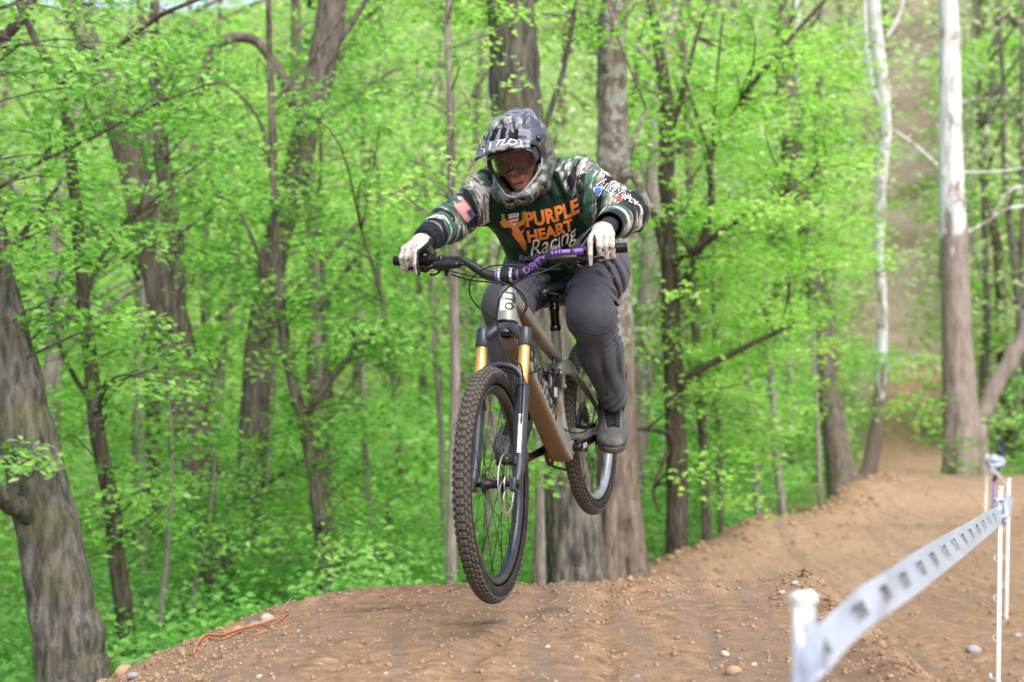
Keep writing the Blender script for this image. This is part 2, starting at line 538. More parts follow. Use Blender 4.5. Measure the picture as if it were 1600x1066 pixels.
def wheel(parent, c, Ro, front, rot=0.0):
    wh, rb = make_wheel('wheel', c, Ro, front)
    w = wh.build('wheel', m_black_rim, parent)
    w.matrix_local = Matrix.Translation(c) @ Matrix.Rotation(rot, 4, 'Y')
    tag(w, 'front wheel with dusty knobbly tyre' if front else 'rear wheel with knobbly tyre and worn grey rim')
    # tyre casing
    f = MB()
    rc, mr, my = Ro - .0342, .0305, .0272
    prof = []
    for j in range(25):
        a = R(-132) + R(264) * j / 24
        prof.append((rc + mr * math.cos(a), my * math.sin(a)))
    f.lathe(prof, (0, 0, 0), YV, 96)
    nc = len(f.v)
    # knobs
    N = 92
    for i in range(N):
        a0 = 2 * math.pi * i / N
        for yk, da, lon, lat, tilt in ((-.0068, 0, .0150, .0100, -13), (.0068, 0, .0150, .0100, 13), (-.0166, .5, .0132, .0070, -36), (.0166, .5, .0132, .0070, 36), (-.0250, 0, .0150, .0074, -58), (.0250, 0, .0150, .0074, 58)):
            a = a0 + da * 2 * math.pi / N
            if abs(yk) > .02 and i % 2: lon_ = lon * .8; t2 = tilt * .93
            else: lon_ = lon; t2 = tilt
            rad = R(t2)
            rr = rc + (mr + .0010) * math.cos(rad); yy = (my + .0010) * math.sin(rad)
            M = Matrix.Rotation(a, 4, 'Y')
            M2 = Matrix.Rotation(-rad, 4, 'X')
            h = .0042
            vs = []
            for (sx_, sy_, sz_) in [(x, y, z) for x in (-1, 1) for y in (-1, 1) for z in (0, 1)]:
                k = .86 if sz_ else 1.08
                p = Vector((sx_ * lon_ / 2 * k, sy_ * lat / 2 * k, sz_ * h - .0015))
                p = M2 @ p
                p = Vector((p.x, p.y + yy, p.z + rr))
                vs.append(M @ p)
            f.add(vs, [(0, 1, 3, 2), (4, 6, 7, 5), (0, 4, 5, 1), (2, 3, 7, 6), (1, 5, 7, 3)], 0, False)
    t = f.build('tyre', m_tyre, w)
    co = np.array([v.co for v in t.data.vertices])
    rr = np.hypot(co[:, 0], co[:, 2])
    tr = np.clip((rr - (Ro - .030)) / .010, 0, 1)
    tr[:nc] *= .30
    tr += .18
    set_attr(t.data, 'tread', tr)
    # hub
    f = MB()
    k = 1.0 if front else 1.15
    f.lathe([(.0001, -.052 * k), (.009, -.052 * k), (.0095, -.036 * k), (.029, -.0335 * k), (.030, -.031 * k), (.029, -.0285 * k), (.0145, -.024 * k), (.0135, 0), (.0145, .024 * k), (.029, .0285 * k), (.030, .031 * k), (.029, .0335 * k), (.0095, .036 * k), (.009, .052 * k), (.0001, .052 * k)], (0, 0, 0), YV, 28)
    f.build('hub', m_black, w)
    # spokes, one object each
    n = 28
    f = MB(); f.tube([Vector((0, 0, 0)), Vector((0, 0, 1))], .00115, 5)
    sp_me = None
    for i in range(n):
        side = 1 if i % 2 else -1
        lead = 1 if (i // 2) % 2 else -1
        ar = 2 * math.pi * (i + .5) / n
        ah = ar + lead * R(58)
        a = Vector((.0295 * math.sin(ah), side * .031 * k, .0295 * math.cos(ah)))
        b = Vector(((rb - .022) * math.sin(ar), side * .004, (rb - .022) * math.cos(ar)))
        if sp_me is None:
            o = f.build('spoke', m_spoke, w); sp_me = o.data
        else:
            o = bpy.data.objects.new('spoke', sp_me); COL.objects.link(o); o.parent = w
        d = b - a
        o.matrix_local = Matrix.Translation(a) @ d.to_track_quat('Z', 'Y').to_matrix().to_4x4() @ Matrix.Diagonal((1, 1, d.length, 1))
    # brake rotor on the left
    f = MB()
    yr = .041 * (1 if front else 1.15)
    rr_ = .1015 if front else .09
    nn = 72
    prof = [(rr_ - .015, -.0009), (rr_, -.0009), (rr_, .0009), (rr_ - .015, .0009)]
    f.lathe(prof, (0, yr, 0), YV, nn, closed=True)
    for i in range(6):
        a = 2 * math.pi * i / 6
        p0 = Vector((.026 * math.sin(a), yr, .026 * math.cos(a)))
        a2 = a + .5
        p2 = Vector(((rr_ - .012) * math.sin(a2), yr, (rr_ - .012) * math.cos(a2)))
        a1 = a + .12
        p1 = Vector((.06 * math.sin(a1), yr, .06 * math.cos(a1)))
        f.tube([p0, p1, p2], [.006, .004, .005], 6, side=YV, sx=.2, smoothpath=3)
    f.lathe([(.018, -.002), (.030, -.002), (.030, .002), (.018, .002)], (0, yr, 0), YV, 30, closed=True)
    f.build('brake_rotor', m_steel, w)
    # valve and rim print
    f = MB()
    f.cyl(Vector((0, 0, rb - .024)), Vector((0, 0, rb - .070)), .0028, 8)
    f.build('valve', m_red, w)
    return w, rb


def mat_rim():
    m = NT('worn_black_rim')
    co = m.coord()
    n = m.noise(co, 12, 6, .7)
    n2 = m.noise(co, 300, 2, .5)
    m.color(m.ramp(m.math('ADD', m.math('MULTIPLY', n, .7), m.math('MULTIPLY', n2, .3)), [(.35, (.012, .014, .018)), (.62, (.035, .040, .050)), (.8, (.12, .115, .11))]))
    m.set(Roughness=.3, Metallic=.35)
    return m.mat


m_black_rim = mat_rim()
m_spoke = simple('black_spoke', (.02, .02, .022), .35, .3, .1)
m_rear_rim = simple('grey_rim', (.20, .225, .26), .45, .3, .3, 14, .2)

rear, rbR = wheel(bike, RH, .3525, False, R(140))
rear.data.materials[0] = m_rear_rim
# red print on the rear rim
f = MB()
for i in range(5):
    a = R(10 + i * 2.3)
    M = Matrix.Rotation(a, 4, 'Y')
    f.box(M @ Vector((0, .0125, rbR - .0185)), (.007, .002, .004 + .004 * (i % 2)), M @ Matrix.Rotation(R(-42), 4, 'X'))
f.build('rim_print', m_red, rear)
# cassette and derailleur
f = MB()
for i, (rr_, y) in enumerate([(.103, -.030), (.094, -.0335), (.085, -.037), (.076, -.040), (.067, -.043), (.058, -.046), (.050, -.049), (.043, -.052), (.037, -.055), (.031, -.058), (.026, -.061)]):
    n = int(rr_ * 480)
    prof = []
    ring_o, ring_i = [], []
    for j in range(n * 2):
        a = math.pi * j / n
        q = rr_ if j % 2 else rr_ - .0045
        ring_o.append(Vector((q * math.sin(a), y, q * math.cos(a))))
        ring_i.append(Vector(((rr_ - .016) * math.sin(a), y, (rr_ - .016) * math.cos(a))))
    for dy in (0,):
        f.rings([[p + YV * .0009 for p in ring_i], [p + YV * .0009 for p in ring_o], [p - YV * .0009 for p in ring_o], [p - YV * .0009 for p in ring_i]], cap=False, closed=True, smooth=False)
    for j in range(5):
        a = 2 * math.pi * (j + .3 * i) / 5
        f.box(Vector(((rr_ - .025) * math.sin(a), y, (rr_ - .025) * math.cos(a))), (.006, .0016, .022), Matrix.Rotation(a, 4, 'Y'))
f.cyl(Vector((0, -.028, 0)), Vector((0, -.066, 0)), .018, 20)
f.build('cassette', m_dark_steel, rear)
f = MB()
f.box(RH + Vector((-.03, -.088, -.035)), (.05, .018, .03), Matrix.Rotation(R(40), 4, 'Y'), bev=.006)
f.box(RH + Vector((.005, -.086, -.075)), (.07, .03, .03), Matrix.Rotation(R(50), 4, 'Y'), bev=.008)
f.tube([RH + Vector((.015, -.078, -.085)), RH + Vector((.045, -.072, -.165))], [.016, .014], 10, side=YV, sx=.35)
der = f.build('rear_derailleur', m_black, bike)
for p in (RH + Vector((.015, -.068, -.09)), RH + Vector((.045, -.066, -.165))):
    f = MB()
    for j in range(12):
        a = 2 * math.pi * j / 12
        f.box(p + Vector((.017 * math.sin(a), 0, .017 * math.cos(a))), (.005, .0025, .006), Matrix.Rotation(a, 4, 'Y'))
    f.lathe([(.004, -.002), (.0165, -.002), (.0165, .002), (.004, .002)], p, YV, 20, closed=True)
    f.build('jockey_wheel', m_dark_steel, der)
# rear brake caliper
f = MB()
f.box(RH + Vector((.055, .066, .075)), (.05, .036, .03), Matrix.Rotation(R(-38), 4, 'Y'), bev=.007)
f.build('rear_brake_caliper', m_black, bike)

# ---- fork, steering assembly ---------------------------------------
fork = MB()
def AXP(s, fwd=.025, y=0.0): return HT_BOT + AX * s + PF * fwd + YV * y
# lowers: two legs, arch, dropouts
for s in (-1, 1):
    fork.tube([AXP(.231, y=.072 * s), AXP(.236, y=.072 * s), AXP(.26, y=.072 * s), AXP(.40, y=.073 * s), AXP(.50, y=.073 * s), AXP(.545, fwd=.030, y=.072 * s), AXP(.572, fwd=.036, y=.070 * s)],
              [.0225, .0235, .0225, .0215, .0205, .019, .013], 20, side=YV, sx=[1, 1, 1, 1, 1, .85, .8], smoothpath=3)
    fork.box(HUB + YV * s * .066 + AX * .002, (.040, .022, .044), Matrix.Rotation(R(-25), 4, 'Y'), bev=.008)
arch = []
for j in range(13):
    a = math.pi * j / 12
    yy = .074 * math.cos(a)
    arch.append(AXP(.232 - .068 * math.sin(a) ** .75, fwd=.036 + .012 * math.sin(a), y=yy))
fork.tube(arch, .012, 12, side=PF, sx=[1.4] + [1.1] * 11 + [1.4], sz=[1.2] + [.85] * 11 + [1.2], p=3, smoothpath=2)
fork.tube([q + AX * .012 - PF * .012 for q in arch[1:-1]], .010, 10, side=PF, sx=1.2, sz=.6, p=3)
forko = fork.build('fork', m_fork, bike, 50)
forko.matrix_local = ST
f = MB()
for s in (-1, 1):
    cpts = [AXP(.020, y=0, fwd=.004), AXP(.026, fwd=.014, y=.028 * s), AXP(.048, fwd=.024, y=.050 * s), AXP(.058, y=.070 * s)]
    f.tube(cpts, [.026, .022, .019, .020], 16, side=PF, sx=[1.1, .95, .95, .9], sz=[1.0, .8, .95, 1.0], p=2.6, smoothpath=4)
    f.lathe([(.0001, .0), (.0205, .0), (.0222, .003), (.0222, .058), (.0205, .061), (.0001, .061)], AXP(.032, y=.072 * s), AX, 24)
f.lathe([(.0215, 0), (.031, .002), (.031, .036), (.023, .042), (.0165, .042), (.0165, .03)], HT_BOT + AX * .006, AX, 26)
crown = f.build('fork_crown', m_fork, forko, 50)
for s in (-1, 1):
    f = MB(); f.cyl(AXP(.09, y=.072 * s), AXP(.245, y=.072 * s), .0180, 24)
    f.build('stanchion', m_gold, forko)
    f = MB(); f.lathe([(.0182, -.004), (.0215, -.003), (.0225, .001), (.0225, .006), (.0182, .007)], AXP(.228, y=.072 * s), AX, 24)
    f.build('wiper_seal', m_gloss, forko)
    f = MB()
    f.lathe([(.0001, -.007), (.012, -.007), (.0135, -.005), (.0185, -.002), (.0195, .002)], AXP(.032, y=.072 * s), AX, 20)
    f.build('top_cap', m_blue if s < 0 else m_gloss, forko)
f = MB()
f.cyl(HUB - YV * .080, HUB + YV * .082, .0085, 16)
f.cyl(HUB + YV * .076, HUB + YV * .084, .013, 18)
f.cyl(HUB - YV * .084, HUB - YV * .076, .011, 18)
f.build('front_axle', m_black, forko)
f = MB()
f.box(HUB + AX * -.10 + PF * -.028 + YV * .052, (.042, .030, .062), Matrix.Rotation(R(-25), 4, 'Y'), bev=.008)
f.box(HUB + AX * -.075 + PF * -.006 + YV * .066, (.03, .014, .03), Matrix.Rotation(R(-25), 4, 'Y'), bev=.005)
f.build('front_brake_caliper', m_black, forko)
# white sticker wrapped round the front of the left leg
f = MB()
rings = []
for i in range(11):
    s_ = .33 + .128 * i / 10
    c0 = AXP(s_, y=.073)
    row = []
    for j in range(7):
        a = R(-6 + 32 * j / 6)
        row.append(c0 + (PF * math.cos(a) + YV * math.sin(a)) * .0222)
    rings.append(row)
vs = [p for r_ in rings for p in r_]
f.add(vs, [(i * 7 + j, (i + 1) * 7 + j, (i + 1) * 7 + j + 1, i * 7 + j + 1) for i in range(10) for j in range(6)])
stk = f.build('fork_sticker', m_white, forko)
fwheel, rbF = wheel(bike, HUB, .3725, True, R(8))
fwheel.matrix_local = ST @ Matrix.Translation(HUB) @ Matrix.Rotation(R(8), 4, 'Y')

# ---- stem, handlebar, controls -------------------------------------
CL = HT_TOP - AX * .034 + PF * .040                 # clamp centre
f = MB()
f.tube([HT_TOP - AX * .014, HT_TOP - AX * .048], [.0195, .0195], 20, side=YV)
f.tube([HT_TOP - AX * .031, CL], [.018, .018], 16, side=YV, sx=[.95, 1.3], sz=[.95, 1.0], p=3)
f.tube([CL - YV * .026, CL + YV * .026], .0215, 22, side=PF, p=2.4)
stem = f.build('stem', m_black, bike, 45)
stem.matrix_local = ST
f = MB()
f.lathe([(.0001, 0), (.012, 0), (.018, -.002), (.018, -.005)], HT_TOP - AX * .054, -AX, 20)
f.build('top_cap', m_gloss, stem)
for s in (-1, 1):
    f = MB()
    f.lathe([(.0222, -.005), (.0232, -.004), (.0232, .004), (.0222, .005)], CL + YV * s * .020, YV, 26)
    f.build('faceplate_band', m_greyprint, stem)
    f = MB()
    for q in (-1, 1):
        f.cyl(CL + YV * s * .020 + PF * .0185 - AX * q * .0135, CL + YV * s * .020 + PF * .0255 - AX * q * .0135, .0034, 10)
    f.build('bolt', m_steel, stem)

UP = -AX


def bar_pt(y):
    """centre line of the bar: rise, up- and back-sweep"""
    a = abs(y)
    t = min(max((a - .040) / .130, 0), 1); t = t * t * (3 - 2 * t)
    x = min(max(a - .06, 0), 1)
    return CL + YV * y + Vector((-.145 * x, 0, .060 * t + .025 * x))


f = MB()
ys = [-.404 + .808 * i / 60 for i in range(61)]
rad = [.0175 - .0064 * min(max((abs(y) - .05) / .13, 0), 1) for y in ys]
f.tube([bar_pt(y) for y in ys], rad, 18, side=Vector((0, 0, 1)))
bar = f.build('handlebar', m_black, bike)
bar.matrix_local = ST
# purple anodised band on the left half and thin purple print
def bar_band(y0, y1, m, name, grow=.0004, n=6, mi=0, a0=0, a1=360):
    f = MB()
    L = 8
    vs = []
    for i in range(L + 1):
        y = y0 + (y1 - y0) * i / L
        c = bar_pt(y); t = (bar_pt(y + .002) - bar_pt(y - .002)).normalized()
        S = (Vector((0, 0, 1)) - t * t.z).normalized(); N = t.cross(S)
        r = .0175 - .0064 * min(max((abs(y) - .05) / .13, 0), 1) + grow
        for j in range(17):
            a = R(a0 + (a1 - a0) * j / 16)
            vs.append(c + S * r * math.cos(a) + N * r * math.sin(a))
    f.add(vs, [(i * 17 + j, (i + 1) * 17 + j, (i + 1) * 17 + j + 1, i * 17 + j + 1) for i in range(L) for j in range(16)])
    return f.build(name, m, bar)
bar_band(.190, .262, m_purple, 'purple_band')
for k in range(3): bar_band(.158 + k * .011, .1635 + k * .011, m_purple, 'purple_stripe')
bar_band(-.034, -.028, m_purple, 'purple_stripe')
bar_band(.040, .046, m_purple, 'purple_stripe')
for s in (-1, 1):
    f = MB()
    ys = [s * (.262 + .140 * i / 40) for i in range(41)]
    rd = [.0162 + (.0010 if (i % 2) else 0) for i in range(41)]
    rd[0] = rd[1] = .0185; rd[-1] = .0175; rd[-2] = .0182
    f.tube([bar_pt(y) for y in ys], rd, 18, side=Vector((0, 0, 1)))
    f.build('grip', m_cable, bar)

# brake levers: clamp, master cylinder body, blade, and the shifter / dropper paddle below
def local_frame(y):
    t = (bar_pt(y + .002 * (1 if y > 0 else -1)) - bar_pt(y)).normalized()   # outward
    F_ = (Vector((1, 0, -.42)) - t * Vector((1, 0, -.42)).dot(t)).normalized()  # forward and a little down
    U_ = F_.cross(t) if y < 0 else t.cross(F_)
    if U_.z < 0: U_ = -U_
    return t, F_, U_
for s in (-1, 1):
    yb = s * .226
    t, F_, U_ = local_frame(yb)
    c = bar_pt(yb)
    f = MB()
    f.lathe([(.0114, -.006), (.0155, -.006), (.0155, .006), (.0114, .006)], c, t, 18, closed=True)
    f.box(c + F_ * .018, (.014, .012, .014), bev=.004)
    # body lies in front of the bar, running inwards
    a = c + F_ * .034 + t * .010 - U_ * .003
    b = c + F_ * .030 - t * .075 - U_ * .004
    f.tube([a + t * .006, a, (a + b) / 2, b, b - t * .005], [.008, .0145, .016, .0135, .008], 14, side=U_, sx=[1, .85, .95, .8, .8], sz=[1, 1.1, 1.2, 1.1, 1], p=3, smoothpath=3)
    f.cyl(b - t * .004, b - t * .018, .0045, 10)
    lv = f.build('brake_lever', m_lever if 'm_lever' in globals() else m_gloss, bar)
    f = MB()
    # blade: pivots near a, hooks outwards in front of the grip
    f.tube([a + F_ * .006, a + F_ * .018 + t * .012, a + F_ * .024 + t * .035, a + F_ * .022 + t * .060, a + F_ * .020 + t * .082, a + F_ * .026 + t * .092],
           [.006, .0055, .0045, .005, .005, .004], 10, side=U_, sx=1.35, sz=.7, smoothpath=4)
    f.cyl(a + F_ * .006 - U_ * .013, a + F_ * .006 + U_ * .013, .0055, 12)
    f.build('lever_blade', m_gloss, bar)
    f = MB()
    q = c + F_ * .012 - U_ * .026 - t * .006
    f.box(q, (.036, .045, .020), bev=.008)
    f.tube([q - U_ * .006 + t * .01, q - U_ * .018 + t * .03 + F_ * .01, q - U_ * .016 + t * .05 + F_ * .012], [.006, .005, .006], 10, side=U_, sx=.6, smoothpath=4)
    f.tube([q - U_ * .010 - t * .01, q - U_ * .026 - t * .005 + F_ * .006], [.008, .006], 10)
    f.build('shifter' if s < 0 else 'dropper_lever', m_gloss, bar)

# cables, laid between real points: lever bodies, head tube ports, caliper
def cable(pts, r=.0026):
    f = MB()
    f.tube([BI @ P(*q) for q in pts], r, 8, smoothpath=8)
    return f.build('cable', m_cable, bike)
cable([(705, 429, 4.62), (735, 438, 4.52), (765, 441, 4.40), (795, 446, 4.36), (815, 458, 4.38), (822, 475, 4.44), (815, 497, 4.53)])
cable([(876, 420, 4.38), (850, 421, 4.30), (800, 414, 4.26), (762, 418, 4.26), (737, 436, 4.28), (734, 458, 4.32), (745, 478, 4.38), (768, 495, 4.46), (778, 502, 4.52)], .0024)
cable([(876, 412, 4.38), (850, 424, 4.28), (815, 437, 4.26), (788, 455, 4.30), (778, 478, 4.35), (777, 505, 4.37), (783, 535, 4.36), (797, 558, 4.28), (814, 572, 4.27), (817, 600, 4.29), (816, 625, 4.32), (812, 700, 4.36), (808, 735, 4.38)])
cable([(703, 424, 4.62), (740, 432, 4.50), (780, 440, 4.44), (806, 452, 4.44), (818, 470, 4.46), (824, 480, 4.50), (813, 498, 4.53)], .0022)
# loops from the frame to the rear end
cable([(866, 645, 4.93), (872, 660, 4.93), (884, 672, 4.96), (900, 677, 5.02), (915, 673, 5.10), (925, 660, 5.20), (929, 640, 5.28), (930, 630, 5.36)], .0028)
cable([(822, 585, 4.60), (838, 580, 4.66), (848, 575, 4.75), (850, 590, 4.80)], .0026)

# ---- cranks, chainring, chain, pedals ------------------------------
f = MB()
yc = -.050
nT = 32
ro, ri = .065, .050
ring_o, ring_i = [], []
for j in range(nT * 4):
    a = 2 * math.pi * j / (nT * 4)
    q = ro + (.0045 if j % 4 in (1, 2) else -.001)
    ring_o.append(BB + Vector((q * math.sin(a), yc, q * math.cos(a))))
    ring_i.append(BB + Vector((ri * math.sin(a), yc, ri * math.cos(a))))
f.rings([[p + YV * .0015 for p in ring_i], [p + YV * .0015 for p in ring_o], [p - YV * .0015 for p in ring_o], [p - YV * .0015 for p in ring_i]], cap=False, closed=True, smooth=False)
for j in range(8):
    a = 2 * math.pi * j / 8
    f.tube([BB + Vector((.02 * math.sin(a), yc - .002, .02 * math.cos(a))), BB + Vector((.053 * math.sin(a + .2), yc, .053 * math.cos(a + .2)))], [.006, .005], 8, side=YV, sx=.4)
f.lathe([(.012, -.004), (.024, -.004), (.024, .004), (.012, .004)], BB + YV * yc, YV, 24, closed=True)
f.build('chainring', m_red, bike)
f = MB()
# chain runs: upper run to the cassette, lower run to the derailleur
cR = .066
rad_c = .052
lo0 = BB + Vector((-.01, yc, -cR)); 
path = []
for j in range(15):
    a = R(10 + 165 * j / 14)
    path.append(BB + Vector((cR * math.sin(a), yc, cR * math.cos(a))))
path += [RH + Vector((.05, -.060, -.180)), RH + Vector((.03, -.064, -.160)), RH + Vector((.012, -.066, -.115)), RH + Vector((-.004, -.067, -.092)), RH + Vector((.02, -.064, -.066)), RH + Vector((.045, -.052, -.020)), RH + Vector((.02, -.05, .044))]
path.append(path[0])
dist = 0; LK = .0127
seg = []
for a, b in zip(path[:-1], path[1:]):
    n = max(1, round((b - a).length / LK))
    for i in range(n): seg.append((a.lerp(b, i / n), a.lerp(b, (i + 1) / n)))
for i, (a, b) in enumerate(seg):
    w_ = .0036 if i % 2 else .0025
    for s in (-1, 1):
        f.tube([a + YV * s * w_, b + YV * s * w_], .0042, 6, side=YV, sx=.16)
    f.cyl(a - YV * .004, a + YV * .004, .0026, 6)
f.build('chain', m_dark_steel, bike)
CRK = R(-2)
for s in (-1, 1):
    d = Vector((math.cos(CRK), 0, math.sin(CRK))) * (-s)       # left crank points back, right crank forward
    f = MB()
    p0 = BB + YV * s * .066; p1 = p0 + d * .168 + YV * s * .016
    f.tube([p0 - d * .014, p0, p0 + d * .04, p0 + d * .10 + YV * s * .010, p1 - d * .01, p1 + d * .010], [.010, .0185, .0175, .0155, .0155, .009], 14, side=YV, sx=[.5, .62, .55, .5, .5, .4], p=2.8, smoothpath=4)
    f.cyl(BB + YV * s * .040, BB + YV * s * .070, .016, 18)
    ck = f.build('crank_arm', m_gloss, bike, 50)
    f = MB()
    q = p0 + YV * s * .0125 
    f.box(q + d * .030, (.05, .003, .018), Matrix.Rotation(CRK, 4, 'Y'), bev=.001)
    f.build('crank_decal', m_greyprint, ck)
    # flat pedal with cage and pins
    pc = p1 + YV * s * .060
    f = MB()
    T_ = Matrix.Rotation(R(16 if s > 0 else 8), 4, 'Y')
    f.cyl(p1 - YV * s * .004, pc + YV * s * .050, .0075, 12)
    for q in (-1, 1):
        f.box(pc + T_ @ Vector((q * .046, 0, 0)), (.012, .098, .015), T_, bev=.004)
        f.box(pc + YV * q * .046, (.10, .010, .014), T_, bev=.004)
    f.box(pc, (.05, .094, .014), T_, bev=.004)
    for i in range(5):
        for q in (-1, 1):
            for zz in (-1, 1):
                f.cyl(pc + T_ @ Vector((q * .046, -.04 + .02 * i, zz * .006)), pc + T_ @ Vector((q * .046, -.04 + .02 * i, zz * .0115)), .0018, 6)
    f.build('pedal', m_black, bike)
PEDL = BB + YV * .066 - Vector((math.cos(CRK), 0, math.sin(CRK))) * .168 + YV * .076
PEDR = BB - YV * .066 + Vector((math.cos(CRK), 0, math.sin(CRK))) * .168 - YV * .076


# ---- lettering ------------------------------------------------------
def text_mesh(s, size=1.0, shear=0.0, step=None, extrude=0.0, spacing=1.0, offset=0.0):
    """flat letters as (verts, tris) around the origin, x to the right, y up"""
    cu = bpy.data.curves.new('letters', 'FONT')
    cu.body = s; cu.size = size; cu.shear = shear; cu.align_x = 'CENTER'; cu.align_y = 'CENTER'
    cu.space_character = spacing; cu.offset = offset; cu.resolution_u = 3
    o = bpy.data.objects.new('letters', cu); COL.objects.link(o)
    dg = bpy.context.evaluated_depsgraph_get()
    me = bpy.data.meshes.new_from_object(o.evaluated_get(dg))
    bpy.data.objects.remove(o); bpy.data.curves.remove(cu)
    bm = bmesh.new(); bm.from_mesh(me); bpy.data.meshes.remove(me)
    if step:
        xs = [v.co.x for v in bm.verts]; ys = [v.co.y for v in bm.verts]
        x = min(xs) + step
        while x < max(xs):
            bmesh.ops.bisect_plane(bm, geom=bm.verts[:] + bm.edges[:] + bm.faces[:], plane_co=(x, 0, 0), plane_no=(1, 0, 0)); x += step
        y = min(ys) + step
        while y < max(ys):
            bmesh.ops.bisect_plane(bm, geom=bm.verts[:] + bm.edges[:] + bm.faces[:], plane_co=(0, y, 0), plane_no=(0, 1, 0)); y += step
    bmesh.ops.remove_doubles(bm, verts=bm.verts, dist=1e-6)
    vs = [v.co.copy() for v in bm.verts]; fs = [[v.index for v in f.verts] for f in bm.faces]
    bm.free()
    return vs, fs


def project_print(name, vs, fs, origin, xd, yd, target_bvh, mat, parent, off=.0008, to_local=None, maxd=.3, warp=None):
    """lays a flat print onto a surface: rays run against xd x yd; everything in the target's coordinates"""
    xd = Vector(xd).normalized(); nd = xd.cross(Vector(yd)).normalized(); yd = nd.cross(xd)
    out = []; ok = []
    for v in vs:
        if warp: v = warp(v)
        o = Vector(origin) + xd * v.x + yd * v.y + nd * .15
        h = target_bvh.ray_cast(o, -nd, maxd + .15)
        if h[0] is None: out.append(o - nd * .15); ok.append(False)
        else: out.append(h[0] + h[1] * off * (1 if h[1].dot(nd) > 0 else -1)); ok.append(True)
    fs2 = [f for f in fs if all(ok[i] for i in f)]
    if to_local: out = [to_local @ p for p in out]
    m = MB(); m.add(out, fs2, 0, True)
    return m.build(name, mat, parent)


def bvh_of(*objs):
    vs, fs = [], []
    for o in objs:
        b = len(vs)
        vs += [v.co.copy() for v in o.data.vertices]
        fs += [[b + i for i in p.vertices] for p in o.data.polygons]
    return BVHTree.FromPolygons(vs, fs)


fb = bvh_of(frame)
dtd = (Vector((.53, 0, .405)) - Vector((.90, 0, .80))).normalized()     # down the tube
vs, fs = text_mesh('TRANSITION', .074, step=.02, spacing=1.02, offset=.0035)
mx = max(abs(v.x) for v in vs); vs = [Vector((v.x * .215 / mx, v.y * 1.1, 0)) for v in vs]
nL = Vector((0, 1, 0)); ydir = nL.cross(dtd)
project_print('down_tube_lettering', vs, fs, Vector((.742, .05, .642)), dtd, ydir, fb, m_dkprint, frame)
# head tube badge: light plate, letters running down the tube, ring
def rect(w, h, nx=6, ny=8):
    vs = [Vector((-w / 2 + w * i / nx, -h / 2 + h * j / ny, 0)) for i in range(nx + 1) for j in range(ny + 1)]
    fs = [(i * (ny + 1) + j, (i + 1) * (ny + 1) + j, (i + 1) * (ny + 1) + j + 1, i * (ny + 1) + j + 1) for i in range(nx) for j in range(ny)]
    return vs, fs
HC = HT_TOP + AX * .054 + PF * .04
vs, fs = rect(.030, .062)
project_print('head_badge', [Vector((v.x - .004 - .1 * v.y, v.y, 0)) for v in vs], fs, HC, YV, -AX, fb, m_white, frame, .0006)
vs, fs = text_mesh('TTO', .036, step=.01, offset=.001)
project_print('head_badge_lettering', vs, fs, HC + YV * .013 - AX * .006, AX, YV, fb, m_dkprint, frame, .0012)
vs, fs = text_mesh('H', .022, step=.01, offset=.0012)
project_print('head_badge_mark', vs, fs, HC - YV * .004 - AX * .014, YV, -AX, fb, m_greyprint, frame, .0012)
# fork sticker digits
vs, fs = text_mesh('325742A2920', .019, step=.01)
mx = max(abs(v.x) for v in vs)
fkb = bvh_of(stk)
project_print('sticker_lettering', [Vector((v.x * .056 / mx, v.y, 0)) for v in vs], fs, AXP(.394, y=.073) + (PF * math.cos(R(10)) + YV * math.sin(R(10))) * .03, AX, (YV * math.cos(R(10)) - PF * math.sin(R(10))), fkb, m_greyprint, forko, .0005)
# bar lettering follows the rising left half
vs, fs = text_mesh('DEITY', .030, step=.008, offset=.0006)
mx = max(abs(v.x) for v in vs)
bb_ = bvh_of(bar)
ba, bc = bar_pt(.062), bar_pt(.150)
project_print('bar_lettering', [Vector((v.x * .047 / mx, v.y, 0)) for v in vs], fs, (ba + bc) / 2 + Vector((.03, 0, 0)), bc - ba, Vector((0, 0, 1)), bb_, m_purple_print if 'm_purple_print' in globals() else m_purple, bar, .0006)
# shoe contact helper for the rider
def BL(x, y, z): return BM @ Vector((x, y, z))
# ================================================================== RIDER
def A3(v): return np.array(v, dtype=np.float64)


class Grid:
    def __init__(s, xs, ys, zs):
        s.xs, s.ys, s.zs = xs, ys, zs
        X, Y, Z = np.meshgrid(xs, ys, zs, indexing='ij')
        s.p = np.stack([X, Y, Z], -1)


def cap(p, a, b, ra, rb, w=None, k=1.0):
    """rounded cone from a to b; w, k: widened k times along w"""
    a, b = A3(a), A3(b)
    q = p - a
    ab = b - a
    if w is not None:
        w = A3(w) / np.linalg.norm(A3(w))
        q = q - (1 - 1 / k) * (q @ w)[..., None] * w
        ab = ab - (1 - 1 / k) * (ab @ w) * w
    t = np.clip((q @ ab) / (ab @ ab), 0, 1)
    d = np.sqrt(((q - t[..., None] * ab) ** 2).sum(-1))
    return d - (ra + (rb - ra) * t)


def ell(p, c, r, M=None):
    q = p - A3(c)
    if M is not None: q = q @ A3(M).T
    r = A3(r)
    k = np.sqrt(((q / r) ** 2).sum(-1))
    k2 = np.sqrt(((q / r ** 2) ** 2).sum(-1)) + 1e-9
    return k * (k - 1) / k2


def rbox(p, c, h, r, M=None):
    q = p - A3(c)
    if M is not None: q = q @ A3(M).T
    q = np.abs(q) - (A3(h) - r)
    return np.sqrt((np.maximum(q, 0) ** 2).sum(-1)) + np.minimum(q.max(-1), 0) - r


def smin(a, b, k):
    h = np.clip(.5 + .5 * (b - a) / k, 0, 1)
    return b + (a - b) * h - k * h * (1 - h)


def smax(a, b, k): return -smin(-a, -b, k)


